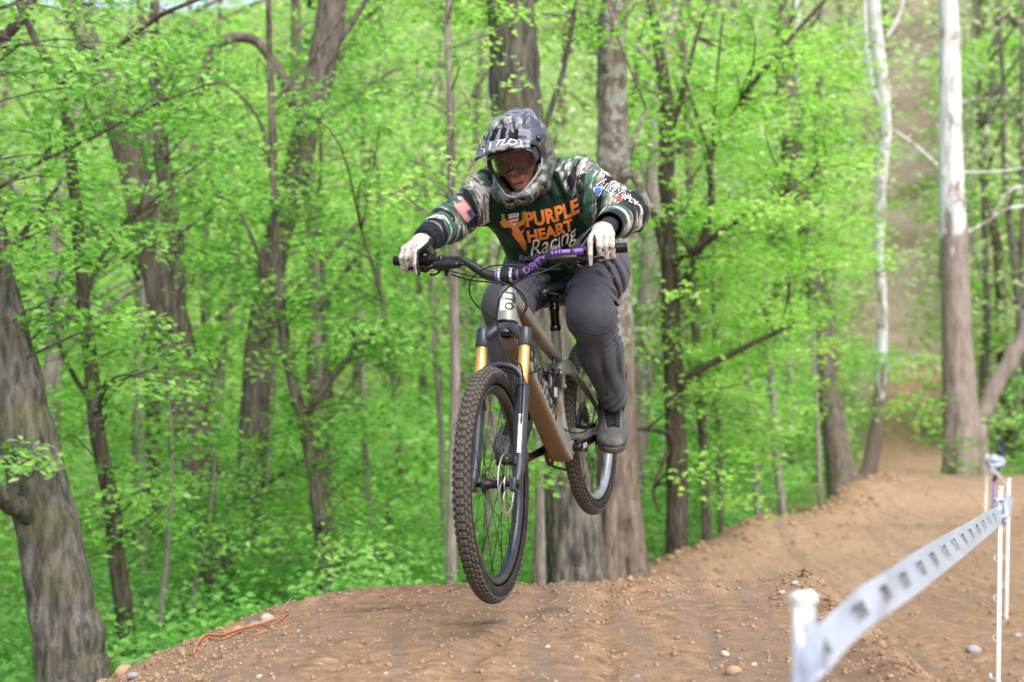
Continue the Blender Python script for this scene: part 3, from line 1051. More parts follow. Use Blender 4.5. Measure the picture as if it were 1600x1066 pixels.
def nets(xs, ys, zs, F):
    """naive surface nets on a (possibly uneven) grid; inside is negative"""
    ins = F < 0
    n = [len(xs), len(ys), len(zs)]
    acc = np.zeros((n[0] - 1, n[1] - 1, n[2] - 1, 3), dtype=np.float32)
    cnt = np.zeros((n[0] - 1, n[1] - 1, n[2] - 1), dtype=np.float32)
    ax = [xs, ys, zs]
    cross = []
    for d in range(3):
        lo = [slice(None)] * 3; hi = [slice(None)] * 3
        lo[d] = slice(0, n[d] - 1); hi[d] = slice(1, n[d])
        a, b = F[tuple(lo)], F[tuple(hi)]
        c = ins[tuple(lo)] != ins[tuple(hi)]
        I = np.argwhere(c)
        t = (a[c] / (a[c] - b[c]))
        pos = np.stack([ax[e][I[:, e]] for e in range(3)], 1)
        pos[:, d] = ax[d][I[:, d]] + t * (ax[d][I[:, d] + 1] - ax[d][I[:, d]])
        cross.append((I, ins[tuple(lo)][c]))
        e1, e2 = [(1, 2), (2, 0), (0, 1)][d]
        for o1 in (0, -1):
            for o2 in (0, -1):
                J = I.copy(); J[:, e1] += o1; J[:, e2] += o2
                ok = (J[:, e1] >= 0) & (J[:, e2] >= 0) & (J[:, e1] < n[e1] - 1) & (J[:, e2] < n[e2] - 1)
                J = J[ok]
                np.add.at(acc, (J[:, 0], J[:, 1], J[:, 2]), pos[ok])
                np.add.at(cnt, (J[:, 0], J[:, 1], J[:, 2]), 1)
    has = cnt > 0
    idx = np.full(cnt.shape, -1, dtype=np.int64)
    idx[has] = np.arange(has.sum())
    V = acc[has] / cnt[has][:, None]
    Q = []
    for d in range(3):
        I, s0 = cross[d]
        e1, e2 = [(1, 2), (2, 0), (0, 1)][d]
        ok = (I[:, e1] > 0) & (I[:, e2] > 0) & (I[:, e1] < n[e1] - 1) & (I[:, e2] < n[e2] - 1)
        I = I[ok]; s0 = s0[ok]
        def at(o1, o2):
            J = I.copy(); J[:, e1] += o1; J[:, e2] += o2
            return idx[J[:, 0], J[:, 1], J[:, 2]]
        q = np.stack([at(-1, -1), at(0, -1), at(0, 0), at(-1, 0)], 1)
        q[~s0] = q[~s0][:, ::-1]
        Q.append(q)
    return V, np.concatenate(Q)


def sdf_mesh(name, f, lo, hi, step, mats, parent=None, fine=None, local=None):
    axes = []
    for d in range(3):
        x = np.arange(lo[d], hi[d] + step, step)
        if fine:
            flo, fhi, fst = fine
            x = np.concatenate([x[x < flo[d]], np.arange(flo[d], fhi[d], fst), x[x > fhi[d] + fst * .5]])
        axes.append(x)
    g = Grid(*axes)
    V, Q = nets(*axes, f(g.p))
    if local is not None:
        V = np.asarray(V, dtype=np.float64) @ A3(local.to_3x3()).T + A3(local.translation)
    me = np_mesh(name, V, Q)
    return link(name, me, mats, parent), V


def fold(p, c, n, lam, R_, amp, ph=0.0, bend=None):
    """cloth folds: waves across n that fade away from c"""
    q = p - A3(c); n = A3(n) / np.linalg.norm(A3(n))
    s = q @ n
    if bend is not None: s = s + bend * (q ** 2).sum(-1)
    s = s + .012 * np.sin(p[..., 0] * 31 + ph) + .010 * np.sin(p[..., 2] * 27 + ph * 2)
    wv = np.sin(2 * math.pi * s / lam + ph)
    return -amp * (wv + .35 * np.sin(4 * math.pi * s / lam + 1.7 + ph)) * np.exp(-(q ** 2).sum(-1) / R_ ** 2)


BMS = BM @ ST
# ---- joints ----
SHR, SHL = P(768, 302, 5.00), P(903, 289, 4.90)
ELR, ELL = P(702, 349, 4.93), P(978, 334, 4.84)
def hand_frame(s):
    y = s * .330
    c = BMS @ bar_pt(y)
    t = (BMS.to_3x3() @ (bar_pt(y + s * .01) - bar_pt(y - s * .01))).normalized()     # outward along the grip
    f0 = BMS.to_3x3() @ Vector((1, 0, 0)); F_ = (f0 - t * f0.dot(t)).normalized()
    U_ = (Vector((0, 0, 1)) - t * t.z - F_ * F_.z).normalized()
    return c, t, F_, U_
HFR, HFL = hand_frame(-1), hand_frame(1)
def wrist(h, s):
    c, t, F_, U_ = h
    return c - F_ * .060 + U_ * .062 - t * (.004)
WRR, WRL = wrist(HFR, -1), wrist(HFL, 1)
NECK = P(836, 268, 4.95)
CH1, CH2 = P(843, 322, 5.02), P(880, 398, 5.27)
HIPL, HIPR = P(928, 424, 5.27), P(842, 424, 5.34)
KNL, KNR = P(922, 487, 4.92), P(792, 470, 4.95)
ANL, ANR = P(962, 632, 5.17), P(806, 652, 5.06)
LAT = (SHL - SHR).normalized()
# head frame
HF = Vector((-.27, -.90, -.40)).normalized()
HU = (Vector((-.17, 0, 1)) - HF * HF.dot(Vector((-.17, 0, 1)))).normalized()
HL = HU.cross(HF)
HM = Matrix((HF, HL, HU)).transposed().to_4x4()
HC_ = P(811, 243, 4.84)
HM.translation = HC_
HI = HM.inverted()
def to_head(p): return (p - A3(HC_)) @ A3(HM.to_3x3())


def head_sdf(q):
    """q in head coordinates: x face, y left, z up; origin between the ears"""
    d = ell(q, (-.005, 0, .03), (.098, .076, .095))
    d = smin(d, ell(q, (.035, 0, -.05), (.055, .055, .062)), .04)
    d = smin(d, ell(q, (.070, 0, -.098), (.022, .026, .018)), .03)           # chin
    d = smin(d, cap(q, (.085, -.025, .016), (.085, .025, .016), .011, .011), .02)   # brow
    d = smin(d, cap(q, (.088, 0, .004), (.113, 0, -.030), .007, .0115), .012)   # nose
    for s in (-1, 1):
        d = smin(d, ell(q, (.106, s * .011, -.033), (.010, .008, .008)), .008)
        d = smin(d, ell(q, (.070, s * .038, -.028), (.025, .022, .020)), .02)
        d = smax(d, -ell(q, (.098, s * .031, -.002), (.016, .017, .012)), .012)
        d = smin(d, ell(q, (.076, s * .031, -.002), (.0125, .0125, .0125)), .003)
        d = smin(d, ell(q, (-.005, s * .078, .0), (.018, .010, .03)), .01)
    d = smin(d, cap(q, (.090, -.018, -.062), (.090, .018, -.062), .0075, .0075), .008)
    d = smin(d, cap(q, (.091, -.014, -.071), (.091, .014, -.071), .0078, .0078), .006)
    d = smax(d, -cap(q, (.103, -.024, -.0665), (.103, .024, -.0665), .0035, .0035), .004)
    d = smin(d, cap(q, (-.01, 0, -.06), (-.05, 0, -.16), .055, .06), .04)     # neck
    return d


def limbs(p, g, kk):
    """the whole figure grown by g"""
    d = cap(p, CH1, CH2, .128 + g, .125 + g, LAT, 1.38)
    d = smin(d, cap(p, SHR, SHL, .066 + g, .066 + g), .09)
    d = smin(d, cap(p, NECK, (NECK + CH1) / 2, .06 + g, .09 + g), .06)
    for sh, el, wr in ((SHR, ELR, WRR), (SHL, ELL, WRL)):
        d = smin(d, cap(p, sh, el, .056 + g, .044 + g), kk)
        d = smin(d, cap(p, el, wr, .043 + g, .028 + g * .7), .03)
    return d


def legs(p, g):
    d = cap(p, HIPR, HIPL, .125 + g, .125 + g)
    for hp, kn, an in ((HIPR, KNR, ANR), (HIPL, KNL, ANL)):
        d = smin(d, cap(p, hp, kn, .098 + g, .062 + g), .06)
        mid = kn.lerp(an, .35) + Vector((0, .02, 0))
        d = smin(d, cap(p, kn, mid, .060 + g, .057 + g), .03)
        d = smin(d, cap(p, mid, an, .052 + g, .030 + g), .03)
    return d


# ---- materials ----
def mat_skin():
    m = NT('sunburnt_skin')
    co = m.coord()
    n = m.noise(co, 60, 5, .6)
    m.color(m.ramp(n, [(.3, (.25, .098, .068)), (.7, (.38, .165, .115))]))
    m.set(Roughness=.5, Subsurface_Weight=.1, Subsurface_Radius=(.01, .004, .002))
    m.bump(n, .15, .001)
    return m.mat


def mat_jersey():
    m = NT('jersey_cloth')
    av = m.new('ShaderNodeAttribute'); av.attribute_name = 'arm'
    sl = m.new('ShaderNodeAttribute'); sl.attribute_name = 'sleeve'
    cf = m.new('ShaderNodeAttribute'); cf.attribute_name = 'cuff'
    vec = av.outputs['Vector']
    def mp(scale, loc=(0, 0, 0)):
        q = m.new('ShaderNodeMapping'); q.inputs['Scale'].default_value = scale; q.inputs['Location'].default_value = loc
        m.link(vec, q.inputs[0]); return q.outputs[0]
    # tiger stripe: long tongues across the limb with ragged ends
    warp = m.noise(mp((14, 14, 14)), 1, 3, .6)
    big = m.noise(mp((21, 4.6, 4.6)), 1.0, 3.0, .55, .9)
    mid = m.noise(mp((24, 6, 6), (3.1, 1.7, 5.5)), 1.0, 4, .62, .9)
    fin = m.noise(mp((75, 17, 17), (7.1, 2.7, 1.5)), 1.0, 5, .75, .8)
    green = m.ramp(fin, [(.36, (.018, .058, .041)), (.62, (.065, .145, .105))])
    pale = m.ramp(fin, [(.36, (.05, .042, .036)), (.47, (.21, .19, .165)), (.62, (.46, .45, .42))])
    c = m.mix(m.ramp(mid, [(.480, (0, 0, 0)), (.500, (1, 1, 1))]), green, pale)
    speck = m.ramp(fin, [(.53, (0, 0, 0)), (.56, (1, 1, 1))])
    c = m.mix(m.math('MULTIPLY', speck, m.ramp(mid, [(.44, (0, 0, 0)), (.56, (1, 1, 1))])), c, (.70, .69, .66))
    c = m.mix(m.ramp(m.math('ADD', m.math('MULTIPLY', big, .8), m.math('MULTIPLY', fin, .2)), [(.530, (0, 0, 0)), (.538, (1, 1, 1))]), c, (.008, .008, .016))
    tc = m.coord()
    n = m.noise(tc, 9, 3, .5)
    tor = m.ramp(n, [(.3, (.004, .019, .012)), (.7, (.006, .030, .019))])
    shy = m.ramp(sl.outputs['Fac'], [(.495, (0, 0, 0)), (.505, (1, 1, 1))])
    c2 = m.mix(shy, tor, c)
    c3 = m.mix(m.ramp(cf.outputs['Fac'], [(.495, (0, 0, 0)), (.505, (1, 1, 1))]), c2, (.008, .008, .016))
    m.color(c3)
    m.set(Roughness=.7, Sheen_Weight=.10, Sheen_Roughness=.4); m.b.inputs['Specular IOR Level'].default_value = .2
    m.b.inputs['Sheen Tint'].default_value = (.5, .8, .65, 1)
    st = m.noise(m.coord(stretch=(22, 22, 7)), 1, 2.5, .5, .7)
    wv = m.noise(tc, 900, 1, .5)
    m.bump(m.math('ADD', st, m.math('MULTIPLY', wv, .08)), .55, .012)
    return m.mat


def mat_pants():
    m = NT('slate_trouser_cloth')
    co = m.coord()
    n = m.noise(co, 11, 5, .6)
    n2 = m.noise(co, 55, 4, .7)
    c = m.ramp(n, [(.3, (.046, .047, .060)), (.7, (.067, .068, .086))])
    mud = m.ramp(m.math('ADD', m.math('MULTIPLY', n, .5), m.math('MULTIPLY', n2, .5)), [(.60, (0, 0, 0)), (.72, (.35,) * 3)])
    m.color(m.mix(mud, c, (.26, .18, .14)))
    m.set(Roughness=.7, Sheen_Weight=.06); m.b.inputs['Specular IOR Level'].default_value = .25
    st = m.noise(m.coord(stretch=(12, 12, 20)), 1, 2.5, .5, .4)
    m.bump(m.math('ADD', st, m.math('MULTIPLY', m.noise(co, 700, 1), .05)), .30, .010)
    return m.mat


def mat_camo_helmet():
    m = NT('blue_grey_camo_shell')
    co = m.coord()
    a = m.noise(co, 12, 2, .5, 1.0)
    b = m.noise(m.coord(stretch=(1.1, .9, 1)), 16, 2.0, .5, 1.2)
    c = m.mix(m.ramp(b, [(.50, (0, 0, 0)), (.515, (1, 1, 1))]), (.125, .138, .175), (.22, .225, .20))
    c = m.mix(m.ramp(a, [(.53, (0, 0, 0)), (.545, (1, 1, 1))]), c, (.040, .047, .072))
    d = m.noise(co, 20, 2, .5, 1.4)
    c = m.mix(m.ramp(d, [(.60, (0, 0, 0)), (.61, (1, 1, 1))]), c, (.010, .012, .018))
    m.color(c)
    m.set(Roughness=.42, Coat_Weight=.15)
    m.bump(m.noise(co, 200, 2), .05, .001)
    return m.mat


def mat_camo_dark():
    m = NT('olive_camo_shell')
    co = m.coord()
    a = m.noise(co, 19, 2, .5, 1.4)
    d = m.noise(co, 33, 2, .5, 1.6)
    c = m.mix(m.ramp(a, [(.50, (0, 0, 0)), (.515, (1, 1, 1))]), (.018, .020, .018), (.095, .095, .075))
    c = m.mix(m.ramp(d, [(.58, (0, 0, 0)), (.59, (1, 1, 1))]), c, (.006, .0065, .009))
    m.color(c)
    m.set(Roughness=.34, Coat_Weight=.3)
    return m.mat


def mat_glove():
    m = NT('white_and_black_glove')
    at = m.new('ShaderNodeAttribute'); at.attribute_name = 'white'
    co = m.coord()
    n = m.noise(co, 60, 5, .65)
    wt = m.ramp(n, [(.3, (.30, .245, .205)), (.6, (.47, .43, .40))])
    f = m.ramp(at.outputs['Fac'], [(.45, (0, 0, 0)), (.52, (1, 1, 1))])
    m.color(m.mix(f, (.006, .006, .007), wt))
    m.set(Roughness=.7)
    m.bump(m.math('ADD', m.noise(co, 500, 2), m.math('MULTIPLY', n, 1.5)), .4, .0015)
    return m.mat


def mat_shoe():
    m = NT('dusty_grey_shoe')
    co = m.coord()
    n = m.noise(co, 22, 6, .7)
    n2 = m.noise(co, 400, 2, .5)
    c = m.ramp(n, [(.3, (.045, .045, .048)), (.7, (.080, .078, .080))])
    d = m.ramp(n, [(.52, (0, 0, 0)), (.75, (.5,) * 3)])
    m.color(m.mix(d, c, (.24, .19, .15)))
    m.set(Roughness=.8)
    m.bump(n2, .4, .001)
    return m.mat


m_skin, m_jersey, m_pants = mat_skin(), mat_jersey(), mat_pants()
m_hel, m_hel2, m_glove, m_shoe = mat_camo_helmet(), mat_camo_dark(), mat_glove(), mat_shoe()
m_sole = simple('dusty_rubber_sole', (.055, .050, .048), .85, 0, .3, 40, .35)
m_lace = simple('black_lace', (.014, .014, .018), .7, 0, .2, 200)
m_foam_shade = simple('black_lining_and_slot_shade', (.010, .010, .011), .8, 0, .3, 80)  # lining inside the helmet, and painted shade on the shell below the visor
m_trim = simple('grey_rubber_edge', (.20, .21, .21), .5, 0, .1, 60)
m_gog = simple('black_goggle_frame', (.012, .012, .013), .3, 0, .2, 60)
m_strap = simple('elastic_strap', (.02, .02, .022), .7, 0, .2, 100)

person = empty('person', Matrix.Translation(P(884, 430, 5.30)))
tag(person, 'rider in camo helmet and green camo jersey, knees bent, crouched on the airborne bike', 'person')
PO = -A3(P(884, 430, 5.30))
PT = Matrix.Translation(-P(884, 430, 5.30))
def pl(name, f, lo, hi, step, mats, parent=None, **kw):
    return sdf_mesh(name, f, lo, hi, step, mats, parent or person, local=PT, **kw)

# ---- the body itself: one continuous surface from head to feet, a little under the clothes ----
def body_f(p):
    d = limbs(p, -.012, .03)
    d = smin(d, legs(p, -.014), .05)
    d = smin(d, head_sdf(to_head(p)), .03)
    for an, s in ((ANL, 1), (ANR, -1)):
        tip = FOOT[s][0] @ Vector((.16, 0, .032)); he = FOOT[s][0] @ Vector((-.02, 0, .035))
        d = smin(d, cap(p, an, he, .018, .022), .02)
        d = smin(d, cap(p, he, tip, .028, .022), .02)
    for h, w in ((HFR, WRR), (HFL, WRL)):
        c, t, F_, U_ = h
        d = smin(d, cap(p, w, c + U_ * .035 - F_ * .01, .022, .018), .02)
    return d
def foot(center, fwd, up_hint):
    f_ = Vector(fwd).normalized(); u_ = (Vector(up_hint) - f_ * Vector(up_hint).dot(f_)).normalized(); l_ = u_.cross(f_)
    M = Matrix((f_, l_, u_)).transposed().to_4x4(); M.translation = center
    return M
pL, pR = BM @ PEDL, BM @ PEDR
# foot frames: origin under the ball of the foot, on top of the pedal; x to the toe, z up
FL = foot(P(957, 691, 5.16), (-.02, -.94, -.30), (0, -.3, 1))
FR = foot(P(797, 705, 4.94), (-.22, -.92, -.28), (.05, -.3, 1))
FOOT = {1: (FL @ Matrix.Translation((-.165, 0, 0)),), -1: (FR @ Matrix.Translation((-.165, 0, 0)),)}
ANL_, ANR_ = ANL, ANR
body, _ = pl('body', body_f, (-.36, 4.55, 1.22), (.52, 5.52, 2.62), .014, m_skin, fine=((-.12, 4.66, 2.24), (.16, 4.86, 2.50), .0038))

# ---- jersey ----
LIMB = []
def jersey_f(p):
    d = cap(p, CH1, CH2, .150, .158, LAT, 1.30)
    d = smin(d, cap(p, SHR, SHL, .085, .088), .10)
    d = smin(d, cap(p, CH1 + Vector((.02, -.02, .0)), CH2 + Vector((.035, -.07, -.03)), .11, .10, LAT, 1.5), .08)
    for sh, el, wr, k in ((SHR, ELR, WRR, 1.0), (SHL, ELL, WRL, 1.12)):
        d = smin(d, cap(p, sh, el, .082 * k, .066 * k), .04)
        e2 = el + (wr - el) * .82
        d = smin(d, cap(p, el, e2, .066 * k, .047), .035)
    # folds
    d = d + fold(p, ELR, ELR - SHR, .045, .10, .0055, .3)
    d = d + fold(p, ELR.lerp(WRR, .5), WRR - ELR, .036, .09, .005, 1.3)
    d = d + fold(p, SHR.lerp(ELR, .45), (ELR - SHR) + Vector((0, 0, .12)), .055, .10, .0045, 2.1)
    d = d + fold(p, ELL, ELL - SHL, .05, .10, .006, .9)
    d = d + fold(p, SHL.lerp(ELL, .4), (ELL - SHL) + Vector((.0, 0, -.1)), .055, .11, .0055, 0.0)
    d = d + fold(p, ELL.lerp(WRL, .4), WRL - ELL, .04, .09, .005, 2.3)
    d = d + fold(p, P(935, 380, 4.95), Vector((.75, 0, .6)), .075, .17, .0085, .5)
    d = d + fold(p, P(870, 285, 4.85), Vector((1, 0, .35)), .05, .09, .006, .5)
    d = d + fold(p, P(790, 300, 4.9), Vector((1, 0, -.1)), .045, .07, .006, .2)
    d = d + fold(p, P(820, 400, 5.0), Vector((.35, 0, 1)), .06, .13, .007, 1.0)
    d = d + fold(p, P(900, 425, 5.05), Vector((-.3, 0, 1)), .055, .12, .007, 2.0)
    # open ends: cut at wrists, hem and neck
    for el, wr in ((ELR, WRR), (ELL, WRL)):
        ax = A3((wr - el).normalized()); e2 = A3(el + (wr - el) * .93)
        near = np.sqrt(((p - A3(wr)) ** 2).sum(-1)) < .13
        pl_ = (p - e2) @ ax
        d = np.where(near, np.maximum(d, pl_), d)
    hem = A3((CH2 - CH1).normalized()); hc = A3(CH2 + (CH2 - CH1).normalized() * .075)
    d = smax(d, (p - hc) @ hem, .01)
    d = np.maximum(d, -cap(p, NECK + Vector((0, -.02, .02)), HC_, .070, .09))
    return d
jersey, JV = pl('jersey', jersey_f, (-.38, 4.58, 1.94), (.50, 5.45, 2.46), .0064, m_jersey)
W3 = JV - PO
# arm coordinates and sleeve boundary
arm = np.zeros((len(W3), 3)); sleeve = np.full(len(W3), -1.0); cuff = np.zeros(len(W3))
best = np.full(len(W3), 9.0)
for k, (sh, el, wr) in enumerate(((SHR, ELR, WRR), (SHL, ELL, WRL))):
    s_, e_, w_ = A3(sh), A3(el), A3(wr)
    L1 = np.linalg.norm(e_ - s_)
    ax1 = (e_ - s_) / L1; ax2 = (w_ - e_) / np.linalg.norm(w_ - e_)
    dd = np.minimum(cap(W3, sh, el, .07, .06), cap(W3, el, wr, .06, .045))
    a1 = (W3 - s_) @ ax1; a2 = (W3 - e_) @ ax2
    up = A3((0, 0, 1)); s1 = np.cross(ax1, up); s1 /= np.linalg.norm(s1); s2 = np.cross(s1, ax1)
    al = np.where(a1 > L1, L1 + np.maximum(a2, 0), a1)
    co_ = np.stack([al + .28 * ((W3 - s_) @ s2), (W3 - s_) @ s1 + (3.3 if k else 1.37), (W3 - s_) @ s2], 1)
    sel = dd < best
    arm[sel] = co_[sel]; best[sel] = dd[sel]
    # raglan seam: a slanted plane through the shoulder plus the yoke over the top
    lat = A3(LAT) * (1 if k else -1)
    sv = (W3 - s_) @ lat + .030 + .35 * ((W3 - s_)[:, 2]) * (1 if k else .6)
    yoke = (W3[:, 2] - (s_[2] + .055)) * 1.6
    sv = np.maximum(sv, yoke)
    sleeve = np.maximum(sleeve, sv)
    fr = (a2 / np.linalg.norm(w_ - e_))
    near = np.sqrt(((W3 - w_) ** 2).sum(-1)) < .16
    cuff = np.where(near, np.maximum(cuff, .5 + (fr - .70) * 4), cuff)
a = jersey.data.attributes.new('arm', 'FLOAT_VECTOR', 'POINT'); a.data.foreach_set('vector', arm.astype(np.float32).ravel())
set_attr(jersey.data, 'sleeve', .5 + sleeve * 4)
set_attr(jersey.data, 'cuff', np.clip(cuff, 0, 1))

# ---- trousers ----
def pants_f(p):
    d = cap(p, HIPR, HIPL, .135, .135)
    for hp, kn, an, kk in ((HIPR, KNR, ANR, 1.03), (HIPL, KNL, ANL, 1.0)):
        d = smin(d, cap(p, hp, kn, .124 * kk, .078 * kk), .05)
        mid = kn.lerp(an, .42) + Vector((0, .025, 0)); v_ = an - kn
        d = smin(d, cap(p, kn + v_ * .10, mid, .078 * kk, .077 * kk), .07)
        d = smin(d, cap(p, mid, kn.lerp(an, .97), .078 * kk, .050), .035)
        v = an - kn
        d = d + fold(p, kn + v * .14 + Vector((.05 if an is ANL else 0, .03, 0)), v + Vector((.07, 0, 0)), .032, .070, .0105, .4)
        d = d + fold(p, kn + v * .90, v + Vector((.1, 0, 0)), .034, .065, .0095, 1.2, 1.5)
        d = d + fold(p, kn.lerp(hp, .45), (hp - kn) + Vector((.1, 0, .05)), .055, .12, .0095, 2.0)
        d = d + fold(p, kn + v * .5, Vector((1, 0, .5)), .07, .12, .0065, 1.0)
    d = d + fold(p, P(968, 470, 4.98), Vector((.35, 0, 1)), .030, .065, .0105, 1.1)
    d = d + fold(p, P(975, 515, 5.02), Vector((-.3, 0, 1)), .030, .055, .0085, 2.1)
    d = d + fold(p, P(905, 525, 4.95), Vector((.4, 0, 1)), .035, .05, .0075, 0.2)
    d = d + fold(p, P(870, 435, 5.1), Vector((.6, 0, -.8)), .05, .11, .0095, .4)
    d = d + fold(p, P(955, 435, 5.1), Vector((.8, 0, .6)), .045, .11, .009, .4)
    for kn, an in ((KNR, ANR), (KNL, ANL)):
        ax = A3((an - kn).normalized()); e2 = A3(an)
        near = np.sqrt(((p - e2) ** 2).sum(-1)) < .16
        d = np.where(near, np.maximum(d, (p - e2) @ ax), d)
    return d
pants, _ = pl('trousers', pants_f, (-.19, 4.80, 1.44), (.46, 5.50, 2.16), .0070, m_pants)


# seams and pocket edges stitched onto the trousers
ptb = BVHTree.FromPolygons([Vector(v) for v in (_ - PO)], [tuple(p.vertices) for p in pants.data.polygons])
m_seam = simple('dark_stitching', (.014, .014, .020), .8, 0, .2, 200)
for path in ([(938, 408), (952, 425), (966, 452), (973, 480)], [(897, 418), (893, 440), (889, 470)], [(800, 440), (820, 452), (842, 470)], [(845, 415), (838, 435), (826, 455)],
             [(893, 500), (905, 516), (925, 524), (948, 520), (968, 506)], [(942, 560), (946, 590), (950, 618)], [(752, 470), (756, 500), (753, 530)]):
    pts = []
    for q in spline([Vector((u, v, 0)) for u, v in path], 6):
        d = (P(q.x, q.y, 5) - Vector((0, 0, CZ))).normalized()
        h = ptb.ray_cast(Vector((0, 0, CZ)), d, 9)
        if h[0]: pts.append(PT @ (h[0] - d * .0004))
    if len(pts) > 4:
        f = MB(); f.tube(pts, .0013, 5); f.build('seam', m_seam, pants)

# ---- hands in gloves, closed round the grips, index fingers on the levers ----
def glove(s, h, wr, el):
    c, t, F_, U_ = h
    def pt(a, r, th):
        return c + t * a + (F_ * math.cos(R(th)) + U_ * math.sin(R(th))) * r
    offs = [-.038, -.0155, .0065, .0275]         # index .. little finger, outwards
    names = []
    chains = []
    idx = [pt(offs[0] + .002, .048, 64), pt(offs[0] - .004, .072, 22), pt(offs[0] - .008, .078, -8), pt(offs[0] - .011, .082, -30)]
    chains.append((idx, [.0128, .0112, .0102, .0090]))
    for i, o in enumerate(offs[1:]):
        q = [.0125, .0120, .0108][i]
        k = [1.0, .97, .90][i]
        chains.append(([pt(o, .045 * k, 72 - i * 2), pt(o * 1.0, .043 * k, 16), pt(o * .98, .038 * k, -42), pt(o * .96, .030, -100), pt(o * .95, .028, -140)], [q, q * .95, q * .9, q * .82, q * .7]))
    th = [wr + (-t * .012) - U_ * .012, pt(-.052, .040, 150), pt(-.050, .034, 205), pt(-.040, .031, 262), pt(-.026, .031, 300)]
    chains.append((th, [.017, .0155, .0135, .012, .010]))
    def f(p):
        # back of the hand
        d = None
        for i, (ch, rr_) in enumerate(chains[:4]):
            base = wr + t * (-.016 + .0105 * i) + U_ * .002
            m = cap(p, base, ch[0], .0165, .0135)
            d = m if d is None else smin(d, m, .012)
        d = smin(d, cap(p, wr + (el - wr).normalized() * .085, wr, .033, .028), .02)
        d = smin(d, cap(p, wr - U_ * .012, pt(-.005, .030, 110), .024, .020, t, 1.5), .02)      # palm
        for ch, rr_ in chains:
            e = None
            for a, b, ra, rb in zip(ch[:-1], ch[1:], rr_[:-1], rr_[1:]):
                m = cap(p, a, b, ra, rb)
                e = m if e is None else smin(e, m, .004)
            d = smin(d, e, .003)
        d = d + .0009 * np.sin((p @ A3(F_)) * 700) * (np.abs((p - A3(c)) @ A3(F_) - .045) < .03)
        return np.maximum(d, -(cap(p, c - t * .09, c + t * .09, .0150, .0150)))
    lo = A3(c) - .125; hi = A3(c) + .155
    g, V = pl('glove', f, lo, hi, .0030, m_glove)
    Wp = V - PO
    # white where the surface faces away from the bar on the back of hand and fingers
    me = g.data
    nn = np.zeros(len(me.vertices) * 3, dtype=np.float32); me.vertices.foreach_get('normal', nn); nn = nn.reshape(-1, 3)
    rel = Wp - A3(c)
    al = rel @ A3(t)
    rad = rel - al[:, None] * A3(t)
    rn = rad / (np.linalg.norm(rad, axis=1, keepdims=True) + 1e-6)
    face = (nn * rn).sum(1)
    thb = np.degrees(np.arctan2(rad @ A3(U_), rad @ A3(F_)))
    fing = np.min([cap(Wp, a, b, .013, .012) for ch, _ in chains[:4] for a, b in zip(ch[:-1], ch[1:])], axis=0) < .001
    dcen = np.min([np.abs(al - (offs[i] - (.004 if i == 0 else 0))) for i in range(4)], axis=0)
    wv = np.where(fing, (face - .42) * 1.3 - np.maximum(0, dcen - .0054) * 120, (face - .38) * 1.2)
    wv = np.where((thb > -75) & (thb < 150), wv, -1)
    dthumb = np.min([cap(Wp, a, b, .016, .014) for a, b in zip(th[1:-1], th[2:])], axis=0)
    dmain = np.min([cap(Wp, a, b, .0, .0) for ch, _ in chains[:4] for a, b in zip(ch[:-1], ch[1:])] + [cap(Wp, wr, chains[1][0][0], .01, .01), cap(Wp, wr, chains[2][0][0], .01, .01)], axis=0)
    wv = np.where(dthumb + .010 < dmain, -1, wv)
    wv = np.where((al < -.052), -1, wv)
    dw = np.linalg.norm(Wp - A3(wr), axis=1)
    wv = np.where(((Wp - A3(wr)) @ A3((el - wr).normalized())) > -.004, -.6, wv)
    set_attr(me, 'white', .5 + wv)
    return g, chains
gR, chR = glove(-1, HFR, WRR, ELR)
gL, chL = glove(1, HFL, WRL, ELL)
tag(gR, 'white and black full finger glove'); tag(gL, 'white and black full finger glove')


